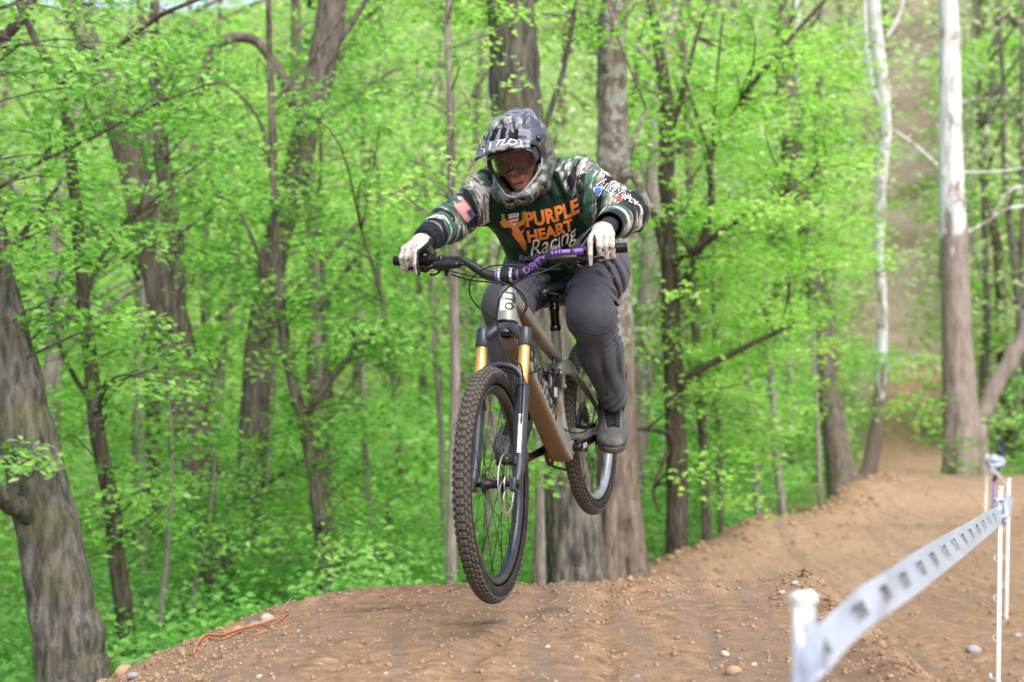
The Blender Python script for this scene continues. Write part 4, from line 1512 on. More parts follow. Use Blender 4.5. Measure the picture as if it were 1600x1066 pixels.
# ---- shoes ----
def shoe(s, M0):
    """x toe, y left, z up, origin below the ball of the foot, heel at x=-.165"""
    def up_f(p):
        d = ell(p, (.035, -.004 * s, .030), (.078, .050, .030))
        d = smin(d, ell(p, (-.02, 0, .034), (.09, .047, .040)), .03)
        d = smin(d, cap(p, (-.13, 0, .045), (-.05, 0, .052), .040, .036), .04)
        d = smin(d, cap(p, (-.125, 0, .07), (-.105, 0, .105), .038, .040), .03)
        d = smin(d, cap(p, (-.06, 0, .080), (-.09, 0, .115), .020, .022), .025)
        d = smax(d, -(p[..., 2] - .010), .004)
        d = smax(d, -cap(p, (-.115, 0, .115), (-.095, 0, .20), .033, .04), .004)
        d = smax(d, p[..., 2] - .128 - .2 * (p[..., 0] + .1), .006)
        # toe cap seam
        sm = np.abs(np.sqrt((p[..., 0] - .0) ** 2 + (p[..., 1] * 1.0) ** 2) - .058)
        d = d + .0012 * np.exp(-(sm / .002) ** 2) * (p[..., 0] > .01)
        return d
    u, _ = sdf_mesh('shoe', up_f, (-.18, -.062, 0), (.125, .062, .17), .0036, m_shoe, person)
    u.matrix_local = PT @ M0 @ Matrix.Diagonal((1.08, 1.13, 1.08, 1))
    n = 44
    ring = []
    for j in range(n):
        a = 2 * math.pi * j / n
        x = math.cos(a); y = math.sin(a)
        wdt = .047 if x > 0 else .039 + .008 * max(0, 1 + x * 1.6)
        cx = .115 * x if x > 0 else .168 * x
        ring.append((cx, math.copysign(abs(y) ** .8, y) * wdt - .004 * s * (x > 0)))
    f = MB()
    def rr(z, g): return [Vector((x * (1 + g * 8), y * (1 + g * 18), z + (.004 * (x > .07) * (x - .07) / .04))) for x, y in ring]
    f.rings([rr(-.0045, -.002), rr(-.003, .001), rr(.009, .0018), rr(.0098, .0012), rr(.0106, .0018), rr(.014, .0016), rr(.0165, -.001), rr(.017, -.006)])
    f.build('sole', m_sole, u)
    ub = bvh_of(u)
    # tongue, laces, bow
    f = MB()
    f.tube([Vector((.036, 0, .056)), Vector((-.028, 0, .070)), Vector((-.055, 0, .092)), Vector((-.078, 0, .118)), Vector((-.085, 0, .140))], [.008, .011, .012, .012, .008], 12, side=YV, sx=2.0, sz=.4, smoothpath=3)
    f.build('tongue', m_lace, u)
    f = MB()
    def on(x, y, up=.002):
        h = ub.ray_cast(Vector((x, y, .25)), Vector((0, 0, -1)))
        z = h[0].z if h[0] else .07
        return Vector((x, y, z + up))
    xs = [.034, .018, .002, -.014, -.030, -.046, -.060, -.070]
    for i, x in enumerate(xs):
        w_ = .020 + .001 * i
        for k in (-1, 1):
            x2 = xs[i + 1] if i < 7 else x - .008
            pts = [on(x, k * w_, .001), on((x + x2) / 2 - .0, k * w_ * .3, .005), on(x2, -k * w_, .001)]
            f.tube([p + Vector((0, 0, .001)) for p in pts], .0028, 6, sx=1.2, smoothpath=3)
            f.tube([on(x, k * w_, .001), on(x, 0, .005), on(x, -k * w_, .001)], .0027, 6, smoothpath=3)
    kn = Vector((-.083, 0, .132))
    for k in (-1, 1):
        f.tube([kn, kn + Vector((.012, k * .018, .010)), kn + Vector((.004, k * .040, .006)), kn + Vector((-.004, k * .046, -.006)), kn + Vector((.004, k * .030, -.008)), kn], .0027, 6, smoothpath=5)
        f.tube([kn, kn + Vector((.014, k * .012, .004)), kn + Vector((.026, k * .030, -.008)), kn + Vector((.030, k * .036, -.03))], .0024, 6, smoothpath=4)
    f.lathe([(.0001, -.007), (.006, -.005), (.006, .005), (.0001, .007)], kn, YV, 8)
    f.build('lace', m_lace, u)
    # dotted eyelet strips
    for k in (-1, 1):
        f = MB()
        for i, x in enumerate(xs):
            q = on(x, k * (.024 + .001 * i), .0005)
            f.box(q, (.006, .006, .003), bev=.001)
        f.build('eyelet_row', m_trim, u)
    # sock / ankle
    f = MB()
    f.tube([Vector((-.108, 0, .09)), Vector((-.092, 0, .22))], [.046, .050], 16, sx=1.0)
    f.build('sock', m_strap, u)
    return u
shL = shoe(1, FL)
shR = shoe(-1, FR)


# ---- helmet: shell, chin bar, visor, lining, goggles (head coordinates) ----
def shell_outer(q):
    d = ell(q, (-.018, 0, .028), (.142, .116, .118))
    d = smin(d, ell(q, (-.045, 0, -.03), (.10, .104, .105)), .04)
    # cheek and chin: horseshoe
    for s in (-1, 1):
        d = smin(d, cap(q, (-.02, s * .086, -.055), (.075, s * .078, -.098), .036, .030, (0, 0, 1), 1.15), .03)
        d = smin(d, cap(q, (.075, s * .078, -.098), (.140, s * .030, -.118), .028, .024, (0, 0, 1), 1.15), .02)
        # raised ridges on top
        d = smin(d, cap(q, (.03, s * .045, .118), (-.09, s * .045, .122), .020, .018), .035)
    d = smin(d, cap(q, (.140, -.030, -.118), (.140, .030, -.118), .024, .024, (0, 0, 1), 1.15), .02)
    d = smin(d, cap(q, (.04, 0, .134), (-.10, 0, .140), .016, .014), .03)
    return d


def helmet_f(q):
    d = shell_outer(q)
    cav = ell(q, (-.005, 0, .015), (.110, .088, .105))
    cav = smin(cav, cap(q, (-.02, 0, -.02), (.03, 0, -.25), .082, .088, (1, 0, 0), 1.12), .02)
    d = smax(d, -cav, .006)
    # eye port, wide at the top, narrowing to the chin
    port = rbox(q, (.12, 0, .002), (.095, .092, .042), .03)
    port = smin(port, ell(q, (.10, 0, -.05), (.085, .067, .050)), .02)
    d = smax(d, -port, .006)
    # vents
    for s in (-1, 1):
        d = smax(d, -cap(q, (.090, s * .030, .10), (.045, s * .022, .165), .009, .012, (1, 0, 0), 2.0), .004)
        d = smax(d, -cap(q, (.080, s * .066, .080), (.02, s * .080, .14), .009, .009, (1, 0, 0), 1.8), .004)
        d = smax(d, -cap(q, (.015, s * .024 + .006, .165), (-.02, s * .030 + .004, .16), .0145, .012), .004)
        d = smax(d, -cap(q, (.155, s * .026, -.120), (.17, s * .022, -.122), .006, .006, (0, 1, 0), 2.5), .003)
        d = smax(d, -cap(q, (.02, s * .13, -.085), (.06, s * .13, -.10), .008, .008, (1, 0, 0), 1.8), .003)
    return d
helm, HV_ = sdf_mesh('helmet', helmet_f, (-.19, -.14, -.17), (.19, .14, .18), .0040, [m_hel, m_hel2], person)
helm.matrix_local = PT @ HM
hv = np.array([v.co for v in helm.data.vertices])
cen = np.array([p.center for p in helm.data.polygons])
mi = (cen[:, 2] < .055 + .25 * np.maximum(0, -cen[:, 0])).astype(np.int32)
inner = ell(cen, (-.005, 0, .015), (.114, .092, .109)) < .0
helm.data.materials.append(m_foam_shade)
mi = np.where(inner | (cap(cen, (-.02, 0, -.02), (.03, 0, -.25), .086, .092, (1, 0, 0), 1.12) < 0), 2, mi)
mi = np.where((cen[:, 0] > .075) & (cen[:, 2] > .070) & (np.abs(cen[:, 1]) < .098), 2, mi)  # outer shell coloured black here: painted shade behind the visor slots
helm.data.polygons.foreach_set('material_index', mi)
tag(helm, 'full face helmet in blue grey camouflage')
hb = bvh_of(helm)
# edge trim round the face opening
f = MB()
trim = []
for j in range(64):
    a = 2 * math.pi * j / 64
    y = .086 * math.cos(a); z = -.030 + .078 * math.sin(a)
    if z < -.03: y *= 1 - .45 * ((-.03 - z) / .078) ** 1.6
    if z > .0: z = min(z, .042)
    h = hb.ray_cast(Vector((.35, y * 1.12, z - .004)), Vector((-1, 0, 0)))
    x = h[0].x if h[0] else .10
    trim.append((x, y * 1.06, z))
# smooth x
for _ in range(6): trim = [((trim[i - 1][0] + 2 * trim[i][0] + trim[(i + 1) % 64][0]) / 4, trim[i][1], trim[i][2]) for i in range(64)]
low = [t_ for t_ in trim]
f.tube([Vector(t_) for t_ in low], .0042, 8, closed=True)
f.build('edge_trim', m_trim, helm)

# visor: curved plate with slots
def visor_f(q):
    x, y, z = q[..., 0], q[..., 1], q[..., 2]
    # plate surface: bows across y and rises slightly forwards
    zc = .131 - 3.2 * y ** 2 - .42 * (x - .06) - .5 * np.maximum(0, .05 - x) * 0 - 2.0 * np.maximum(0, x - .15) ** 2
    zc = zc + .006 * np.exp(-((np.abs(y) - .036) / .010) ** 2)
    d = np.abs(z - zc) * .80 - .0040
    ed = x - (.200 - 2.4 * y ** 2)
    d = smax(d, ed, .004)
    d = smax(d, -(x - .056 - .20 * np.abs(y)), .004)
    d = smax(d, np.abs(y) - (.100 + .06 * (x - .1)), .006)
    for yy, hw, x0, x1, sk in ((.004, .0100, .066, .152, .05), (-.030, .0120, .082, .150, -.1), (.040, .0155, .068, .156, .12), (-.060, .0100, .078, .144, -.2), (-.084, .0075, .080, .132, -.25)):
        q2 = q.copy(); q2[..., 1] = q[..., 1] - sk * (q[..., 0] - .10)
        sl = rbox(q2, ((x0 + x1) / 2, yy, .08), ((x1 - x0) / 2, hw, .09), .006)
        d = smax(d, -sl, .003)
    return d
vis, _ = sdf_mesh('visor', visor_f, (-.01, -.12, -.02), (.23, .12, .13), .0036, m_hel, helm)
f = MB()
for s in (-1, 1):
    f.lathe([(.0001, .006), (.010, .005), (.012, 0)], Vector((.045, s * .104, .052)), Vector((.1, s, .3)), 16)
    f.build('visor_screw', m_gog, helm); f = MB()
# print on the visor lip
vs, fs = text_mesh('TLD', .045, shear=.3, step=.012)
vb = bvh_of(vis)
project_print('visor_lettering', vs, fs, Vector((.176, .02, .09)), Vector((.1, 1, -.1)), Vector((-1, 0, .42)), vb, m_white, helm, .0008)
f = MB()
for k, (y0, dy) in enumerate(((-.075, .018), (-.045, .014), (.062, .016))):
    pts = []
    for j in range(9):
        t_ = j / 8
        x = .150 + .045 * t_ + .004 * math.sin(t_ * 9 + k); y = y0 + dy * math.sin(t_ * 2.5)
        h = vb.ray_cast(Vector((x, y, .3)), Vector((0, 0, -1)))
        if h[0]: pts.append(h[0] + Vector((0, 0, .0006)))
    f = MB()
    if len(pts) > 2:
        f.tube(pts, .0020, 6, side=Vector((0, 1, 0)), sz=.3)
        f.build('visor_scroll', m_white, helm)

# goggles
def gog_curve(y, z, off=0.0):
    return .128 + off - 4.2 * y ** 2 - .6 * (z - 0) ** 2
def gog_outline(n=56, k=1.0):
    out = []
    for j in range(n):
        a = 2 * math.pi * j / n
        c_, s_ = math.cos(a), math.sin(a)
        y = .083 * math.copysign(abs(c_) ** .62, c_) * k
        z = .004 + (.036 if s_ > 0 else .036) * math.copysign(abs(s_) ** .7, s_) * k
        if s_ < 0: z += .022 * math.exp(-(y / .016) ** 2)     # nose notch
        out.append((y, z))
    return out
f = MB()
o1 = gog_outline(); 
rings = []
for k, dx, in ((1.10, -.030), (1.10, -.004), (1.06, .004), (.97, .004), (.95, -.004), (.95, -.030)):
    rings.append([Vector((gog_curve(y * .9, z) + dx, y, z)) for y, z in gog_outline(k=k)])
f.rings(rings, cap=False)
gog = f.build('goggles', m_gog, helm)
f = MB()
L = []
K = [0.001, .25, .5, .75, .97]
rings = [[Vector((gog_curve(y, z) - .001, y, z)) for y, z in gog_outline(k=k)] for k in K]
f.rings(rings, cap=False)
def mat_lens():
    m = NT('smoke_goggle_lens')
    tr = m.new('ShaderNodeBsdfTransparent'); tr.inputs[0].default_value = (.60, .46, .40, 1)
    gl = m.new('ShaderNodeBsdfGlossy'); gl.inputs['Roughness'].default_value = .03; gl.inputs['Color'].default_value = (.9, .9, .9, 1)
    fr = m.new('ShaderNodeLayerWeight'); fr.inputs['Blend'].default_value = .28
    mx = m.new('ShaderNodeMixShader')
    m.link(m.math('ADD', fr.outputs['Fresnel'], .03), mx.inputs[0]); m.link(tr.outputs[0], mx.inputs[1]); m.link(gl.outputs[0], mx.inputs[2])
    out = m.n['Material Output']; m.link(mx.outputs[0], out.inputs[0])
    return m.mat
f.build('goggle_lens', mat_lens(), gog)
f = MB()
for s in (-1, 1):
    rings = []
    for (x, y, z0, z1) in ((.092, .080, -.016, .030), (.070, .088, -.018, .030), (.045, .094, -.018, .030)):
        rings.append([Vector((x, s * y, z0)), Vector((x, s * y, z1)), Vector((x - .002, s * (y - .002), z1)), Vector((x - .002, s * (y - .002), z0))])
    f.rings(rings, cap=True)
    f.build('goggle_strap', m_strap, gog); f = MB()
f = MB(); f.box(Vector((.132, 0, -.012)), (.012, .016, .020), bev=.005); f.build('nose_bridge', m_gloss, gog)
# print on the side and chin
vs, fs = text_mesh('TROY', .050, shear=.2, step=.012)
project_print('helmet_lettering', vs, fs, Vector((-.005, .12, .040)), Vector((-.45, 0, 1)), Vector((-1, 0, -.45)), hb, m_greyprint, helm, .0010)
vs, fs = text_mesh('STAGE', .018, shear=.2, step=.006)
project_print('chin_lettering', vs, fs, Vector((.16, .030, -.104)), Vector((-.45, 1, .0)), Vector((0, 0, 1)), hb, m_greyprint, helm, .0010)


# ---- prints on the jersey ----
jb = BVHTree.FromPolygons([Vector(v) for v in (JV - PO)], [tuple(p.vertices) for p in jersey.data.polygons])
m_orange = simple('orange_print', (.80, .25, .055), .6, 0, .12, 30)
m_wht = simple('white_cloth_print', (.75, .75, .75), .6, 0, .05, 30)
m_blk = simple('black_cloth_print', (.010, .011, .013), .6, 0, .05, 30)
m_redp = simple('red_print', (.62, .045, .04), .6, 0, .1, 30)
m_navy = simple('navy_print', (.018, .02, .085), .6, 0, .1, 30)
m_bluep = simple('blue_print', (.03, .10, .42), .6, 0, .1, 30)
m_leafp = simple('yellow_green_print', (.30, .40, .04), .6, 0, .1, 30)


def stick(name, vs, fs, u, v, y, ang, mat, w=None, off=.0016, arc=0.0, warp=None, parent=None, squash=1.0):
    """print centred on the point of the jersey seen at (u, v), turned by ang degrees"""
    o = P(u, v, y)
    xd = Vector((math.cos(R(ang)), 0, math.sin(R(ang)))); yd = Vector((-math.sin(R(ang)), 0, math.cos(R(ang))))
    if w:
        mx = max(abs(q.x) for q in vs); k = w / 2 / mx
        vs = [Vector((q.x * k, q.y * k * squash, 0)) for q in vs]
    if arc: vs = [Vector((q.x, q.y + arc * q.x ** 2, 0)) for q in vs]
    out = []
    ok = []
    cam_o = Vector((0, 0, CZ))
    for q in vs:
        t_ = o + xd * q.x + yd * q.y
        d = Vector((-.05, 1, -.04)).normalized()
        h = jb.ray_cast(t_ - d * .5, d, 1.2)
        if h[0] is None: out.append(t_); ok.append(False)
        else:
            n_ = h[1] if h[1].dot(d) < 0 else -h[1]
            out.append(h[0] + n_ * off - d * off * .5); ok.append(True)
    m = MB(); m.add([PT @ p for p in out], [f_ for f_ in fs if all(ok[i] for i in f_)], 0, True)
    return m.build(name, mat, parent or jersey)


def pre_outline(name, s, size, u, v, y, ang, w, arc, fill, grow, dx=0, dz=0, **kw):
    vs, fs = text_mesh(s, size, step=.012, offset=grow)
    stick(name, vs, fs, u + .6, v + .8, y, ang, m_blk, w=w * (1 + grow * 14), off=.0012, arc=arc, **kw)
    vs, fs = text_mesh(s, size, step=.012, offset=.0042)
    stick(name, vs, fs, u, v, y, ang, fill, w=w, off=.0022, arc=arc, **kw)
pre_outline('team_lettering', 'PURPLE', .10, 862, 339, 4.88, 13, .192, 1.1, m_orange, .006, squash=1.12)
pre_outline('team_lettering', 'HEART', .10, 860, 363, 4.90, 14, .168, 1.0, m_orange, .006, squash=.92)
vs, fs = text_mesh('Racing', .10, shear=.35, step=.012, offset=.0004)
stick('script_lettering', vs, fs, 864, 378, 4.92, 18, m_wht, w=.190, off=.0034, arc=1.3, squash=1.05)
# team emblem: striped crest, green sprays, orange body
def poly(pts, step=.006):
    bm = bmesh.new()
    f_ = bm.faces.new([bm.verts.new((x, y, 0)) for x, y in pts])
    bmesh.ops.triangulate(bm, faces=[f_])
    for ax in (0, 1):
        lo = min(p[ax] for p in pts); hi = max(p[ax] for p in pts); c_ = lo + step
        while c_ < hi:
            co_ = [0, 0, 0]; co_[ax] = c_; no = [0, 0, 0]; no[ax] = 1
            bmesh.ops.bisect_plane(bm, geom=bm.verts[:] + bm.edges[:] + bm.faces[:], plane_co=co_, plane_no=no); c_ += step
    bm.verts.index_update()
    vs = [v_.co.copy() for v_ in bm.verts]; fs = [[v_.index for v_ in q.verts] for q in bm.faces]
    bm.free(); return vs, fs
E = (806, 352, 4.9)
def px(pts, s=1 / 427.): return [(x * s, -y * s) for x, y in pts]
emb = [
    ('emblem_body', [(-24, -8), (-16, -12), (-8, -6), (2, -4), (14, -7), (14, 6), (10, 12), (16, 24), (18, 34), (12, 30), (2, 20), (-6, 10), (-8, 2), (-18, 0)], m_orange, .0016),
    ('emblem_navy_patch', [(-12, 0), (-6, 2), (-4, 10), (-10, 8)], m_navy, .0020), ('emblem_navy_patch', [(4, 2), (13, -1), (14, 6), (8, 9)], m_navy, .0020),  # dark navy areas printed on the emblem
    ('emblem_crest', [(-11, -17), (5, -17), (5, -8), (-2, 0), (-9, -7)], m_wht, .0022),
    ('emblem_stripe', [(-10.5, -11), (5, -12), (5, -9.6), (-10, -8.8)], m_redp, .0028), ('emblem_stripe', [(-7, -6.2), (3, -6.8), (1, -4.4), (-5, -4)], m_redp, .0028),
    ('emblem_star', [(-9, -15.5), (-6, -15.5), (-7.5, -13)], m_navy, .0028), ('emblem_star', [(-4.5, -15.5), (-1.5, -15.5), (-3, -13)], m_navy, .0028), ('emblem_star', [(0, -15.5), (3, -15.5), (1.5, -13)], m_navy, .0028)]
for nm, pts, mt, of in emb:
    vs, fs = poly(px(pts)); stick(nm, vs, fs, *E, 3, mt, off=of)
for sx_ in (-1, 1):
    for k in range(5):
        x0 = (-14 if sx_ < 0 else 8); y0 = -6 - k * 2.6
        pts = [(x0, y0), (x0 + sx_ * 7, y0 - 3.5), (x0 + sx_ * 5, y0 + .5)]
        vs, fs = poly(px(pts)); stick('emblem_leaf', vs, fs, *E, 3, m_leafp, off=.0022)
vs, fs = text_mesh('box', .10, step=.012, offset=.002)
stick('sponsor_lettering', vs, fs, 880, 308, 4.86, 14, m_blk, w=.052)
vs, fs = text_mesh('O', .10, step=.012, offset=.004)
stick('sponsor_mark', vs, fs, 857, 310, 4.86, 14, m_blk, w=.026)
vs, fs = text_mesh('8', .10, step=.012, offset=.006)
stick('sponsor_mark', vs, fs, 783, 316, 4.9, 4, m_blk, w=.028)
vs, fs = text_mesh('E', .10, step=.012, offset=.004)
stick('hem_lettering', vs, fs, 913, 384, 4.97, 42, m_greyprint, w=.045)
vs, fs = text_mesh('ER', .10, step=.012, offset=.004)
stick('hem_lettering', vs, fs, 900, 391, 5.0, 35, m_greyprint, w=.055)
vs, fs = poly([(.030 * math.cos(2 * math.pi * j / 32) * (1 if j % 2 else .45), .022 * math.sin(2 * math.pi * j / 32) * (1 if j % 2 else .45)) for j in range(32)])
stick('hem_star', vs, fs, 864, 395, 5.0, 8, m_greyprint)
vs, fs = text_mesh('RacefaceO', .07, step=.012, offset=.001)
stick('hem_lettering', vs, fs, 838, 401, 5.02, 2, m_greyprint, w=.12)
# flag patch on the right sleeve
def flag_patch():
    w_, h_ = .072, .048
    cu, cv, cy, an = 727, 328, 4.86, 0
    ex = Vector((.62, 0, -.78)); 
    for i in range(7):
        y0 = h_ / 2 - (i + .5) * h_ / 6.5
        pts = [(-w_ / 2, h_ / 2 - i * h_ / 6.5), (w_ / 2, h_ / 2 - i * h_ / 6.5), (w_ / 2, h_ / 2 - (i + .5) * h_ / 6.5), (-w_ / 2, h_ / 2 - (i + .5) * h_ / 6.5)]
        vs, fs = poly(pts); stick('flag_stripe', vs, fs, cu, cv, cy, -52 + 180 + 90 - 90, m_redp, off=.0026)
    vs, fs = poly([(-w_ / 2, -h_ / 2), (w_ / 2, -h_ / 2), (w_ / 2, h_ / 2), (-w_ / 2, h_ / 2)]); stick('flag_field', vs, fs, cu, cv, cy, 128, m_wht, off=.0016)
    vs, fs = poly([(-w_ / 2, -h_ / 2), (-w_ / 2 + .030, -h_ / 2), (-w_ / 2 + .030, h_ / 2 - .022), (-w_ / 2, h_ / 2 - .022)]); stick('flag_canton', vs, fs, cu, cv, cy, 128, m_navy, off=.0034)
    for i in range(4):
        for j in range(3):
            cx = -w_ / 2 + .005 + i * .0065; cyy = -h_ / 2 + .005 + j * .0075
            vs, fs = poly([(cx + .0014 * math.cos(a), cyy + .0014 * math.sin(a)) for a in (0, 1.57, 3.14, 4.71)]); stick('flag_star', vs, fs, cu, cv, cy, 128, m_wht, off=.0042)
flag_patch()
# left sleeve prints
vs, fs = text_mesh('Answer', .10, step=.012, shear=.2, offset=.0035)
stick('sleeve_lettering', vs, fs, 958, 297, 4.8, -31, m_wht, w=.128, squash=1.5, off=.0016)
vs, fs = text_mesh('Answer', .10, step=.012, shear=.2, offset=.0005)
stick('sleeve_lettering', vs, fs, 958, 297, 4.8, -31, m_blk, w=.120, squash=1.45, off=.0026)
vs, fs = poly([(-.011, .012), (.011, .012), (.011, -.003), (0, -.015), (-.011, -.003)]); stick('shield_patch', vs, fs, 934, 300, 4.8, 10, m_wht, w=.028, off=.0016)
vs, fs = poly([(-.009, .010), (.009, .010), (.009, -.002), (0, -.0125), (-.009, -.002)]); stick('shield_patch', vs, fs, 934, 300, 4.8, 10, m_bluep, w=.023, off=.0026)
vs, fs = poly([(.010 * math.cos(2 * math.pi * j / 12), .013 * math.sin(2 * math.pi * j / 12)) for j in range(12)]); stick('red_patch', vs, fs, 964, 316, 4.8, -25, m_redp, off=.0026)
vs, fs = text_mesh('FLY', .10, step=.012, offset=.001); stick('sleeve_lettering', vs, fs, 983, 318, 4.8, -28, m_wht, w=.05, off=.0022)
# ================================================================== GROUND
def vnoise(x, y, seed=0):
    """smooth lattice noise, vectorised"""
    xi, yi = np.floor(x).astype(np.int64), np.floor(y).astype(np.int64)
    fx, fy = x - xi, y - yi
    fx = fx * fx * (3 - 2 * fx); fy = fy * fy * (3 - 2 * fy)
    def h(a, b):
        n = (a * 374761393 + b * 668265263 + seed * 974634777) & 0x7fffffff
        n = (n ^ (n >> 13)) * 1274126177 & 0x7fffffff
        return ((n ^ (n >> 16)) & 0xffff) / 65535.0
    return (h(xi, yi) * (1 - fx) + h(xi + 1, yi) * fx) * (1 - fy) + (h(xi, yi + 1) * (1 - fx) + h(xi + 1, yi + 1) * fx) * fy


def fbm(x, y, o=4, seed=0, g=.5):
    s = 0; a = 1; t = 0
    for i in range(o):
        s = s + a * vnoise(x * 2 ** i, y * 2 ** i, seed + i * 17); t += a; a *= g
    return s / t - .5


def sstep(a, b, x):
    t = np.clip((x - a) / (b - a), 0, 1)
    return t * t * (3 - 2 * t)


def edge_x(y):
    """left edge of the built-up dirt track"""
    return .30 + .51 * (np.minimum(y, 19.0) - 9.8) + .27 * np.maximum(0, y - 19.0) + .12 * np.sin(y * .9)


def ground_h(x, y, fine=True):
    x = np.asarray(x, dtype=np.float64); y = np.asarray(y, dtype=np.float64)
    # right: level worked ground; track
    base = .05 + .0 * x
    base = base + .03 * sstep(17.0, 19.3, y) * sstep(26, 21, y) * (1 - sstep(7.0, 9.0, x - .2 * (y - 18))) - .22 * sstep(20.5, 24, y)
    base = base + .05 * sstep(12.5, 14.5, y) * sstep(17.5, 15.5, y) - .12 * sstep(9.5, 11.5, y) * sstep(18.5, 16.5, y) + .10 * np.exp(-((y - 13.4 - .12 * x) / .55) ** 2) + .12 * np.exp(-((y - 17.2 - .1 * x) / .6) ** 2)
    base = base - .10 * sstep(6.3, 8.0, y) * sstep(12.5, 9.5, y)
    right_bank = sstep(0, 5, x - (2.8 + .35 * (y - 7))) * .35 * sstep(3, 8, y)
    # forest floor, falling away to the left
    ff = -.42 - .13 * np.maximum(0, -(x + .5)) - .02 * np.minimum(np.maximum(y - 12, 0), 10) * (x < 3) + .10 * fbm(x * .5, y * .5, 3, 5)
    ff = np.maximum(ff, -2.2)
    ex = edge_x(y)
    lip = .13 * np.exp(-((x - ex - .25) / .35) ** 2) * sstep(7, 9, y) * sstep(24, 18, y)
    t = sstep(-.9, .15, x - ex)
    t = t * sstep(.5, 3.0, y) + (1 - sstep(.5, 3.0, y)) * sstep(-3, 0, x)
    far = sstep(21, 26, y)
    t = t * (1 - far) + far * sstep(-3.0, -.5, x - (.34 * y - 3.2))
    h = ff * (1 - t) + (base + right_bank + lip) * t
    # the take-off mound
    top = .78 - .05 * np.maximum(0, -(x + .2)) - .04 * fbm(x * 1.3, y * 1.3, 2, 9)
    lx = sstep(-2.68, -.57, x - .10 * (y - 4.5)) ** .85
    rx = 1 - sstep(1.08, 2.05, x - .06 * (y - 5))
    yy = sstep(1.4, 3.4, y) * (1 - sstep(5.35, 7.4, y))
    m = lx * rx * yy
    left_drop = -.9 * sstep(-1.2, -3.2, x) * yy
    h = h * (1 - m) + top * m + left_drop * (1 - t)
    ridge = .040 * np.exp(-((x - 1.12 - .05 * (y - 5)) / .10) ** 2) * yy + .03 * np.exp(-((y - 5.25) / .12) ** 2) * lx * rx
    h = h + ridge
    # hills behind
    dist = y + .0 * x
    hill = 43 * sstep(30, 125, dist) ** 1.2 * (.80 + .20 * sstep(-30, 0, x)) + 9.0 * sstep(30, 62, dist) * sstep(-10, 10, x - .30 * y + 6)
    hill = hill + 2.4 * fbm(x * .06, y * .06, 3, 21) * sstep(35, 60, dist)
    h = h + hill + .30 * sstep(14, 30, dist) * fbm(x * .3, y * .3, 3, 31)
    h = h + np.maximum(0, np.abs(x - .3 * y) - 40) * .05
    if fine:
        near = sstep(16, 6, y)
        rough = .25 + .75 * np.maximum(sstep(.9, 1.3, x - .05 * (y - 5)), sstep(-.35, -1.3, x)) 
        h = h + near * rough * (.042 * fbm(x * 9, y * 9, 3, 3) + .026 * fbm(x * 30, y * 30, 2, 4)) + near * .012 * fbm(x * 5, y * 5, 3, 8)
        for (x0_, sl_, wd_, dp_) in ((-.02, .16, .045, .016), (.30, .10, .035, .012), (-.42, .22, .05, .010), (.62, .05, .04, .008)):
            rut = (x - (x0_ + sl_ * (y - 4.4) + .03 * np.sin(y * 3 + x0_ * 9))) / wd_
            h = h + dp_ * (-np.exp(-rut ** 2) + .45 * np.exp(-(np.abs(rut) - 1.7) ** 2)) * sstep(3.2, 3.8, y) * sstep(5.4, 5.1, y)
        mid = sstep(7, 9, y) * sstep(30, 16, y)
        h = h + mid * (.030 * fbm(x * 5, y * 5, 3, 13) + .10 * np.maximum(0, fbm(x * 3, y * 3, 3, 14)) * np.exp(-((x - ex - .0) / .45) ** 2))
    return h


def gz(x, y): return float(ground_h(np.array([x]), np.array([y]))[0])


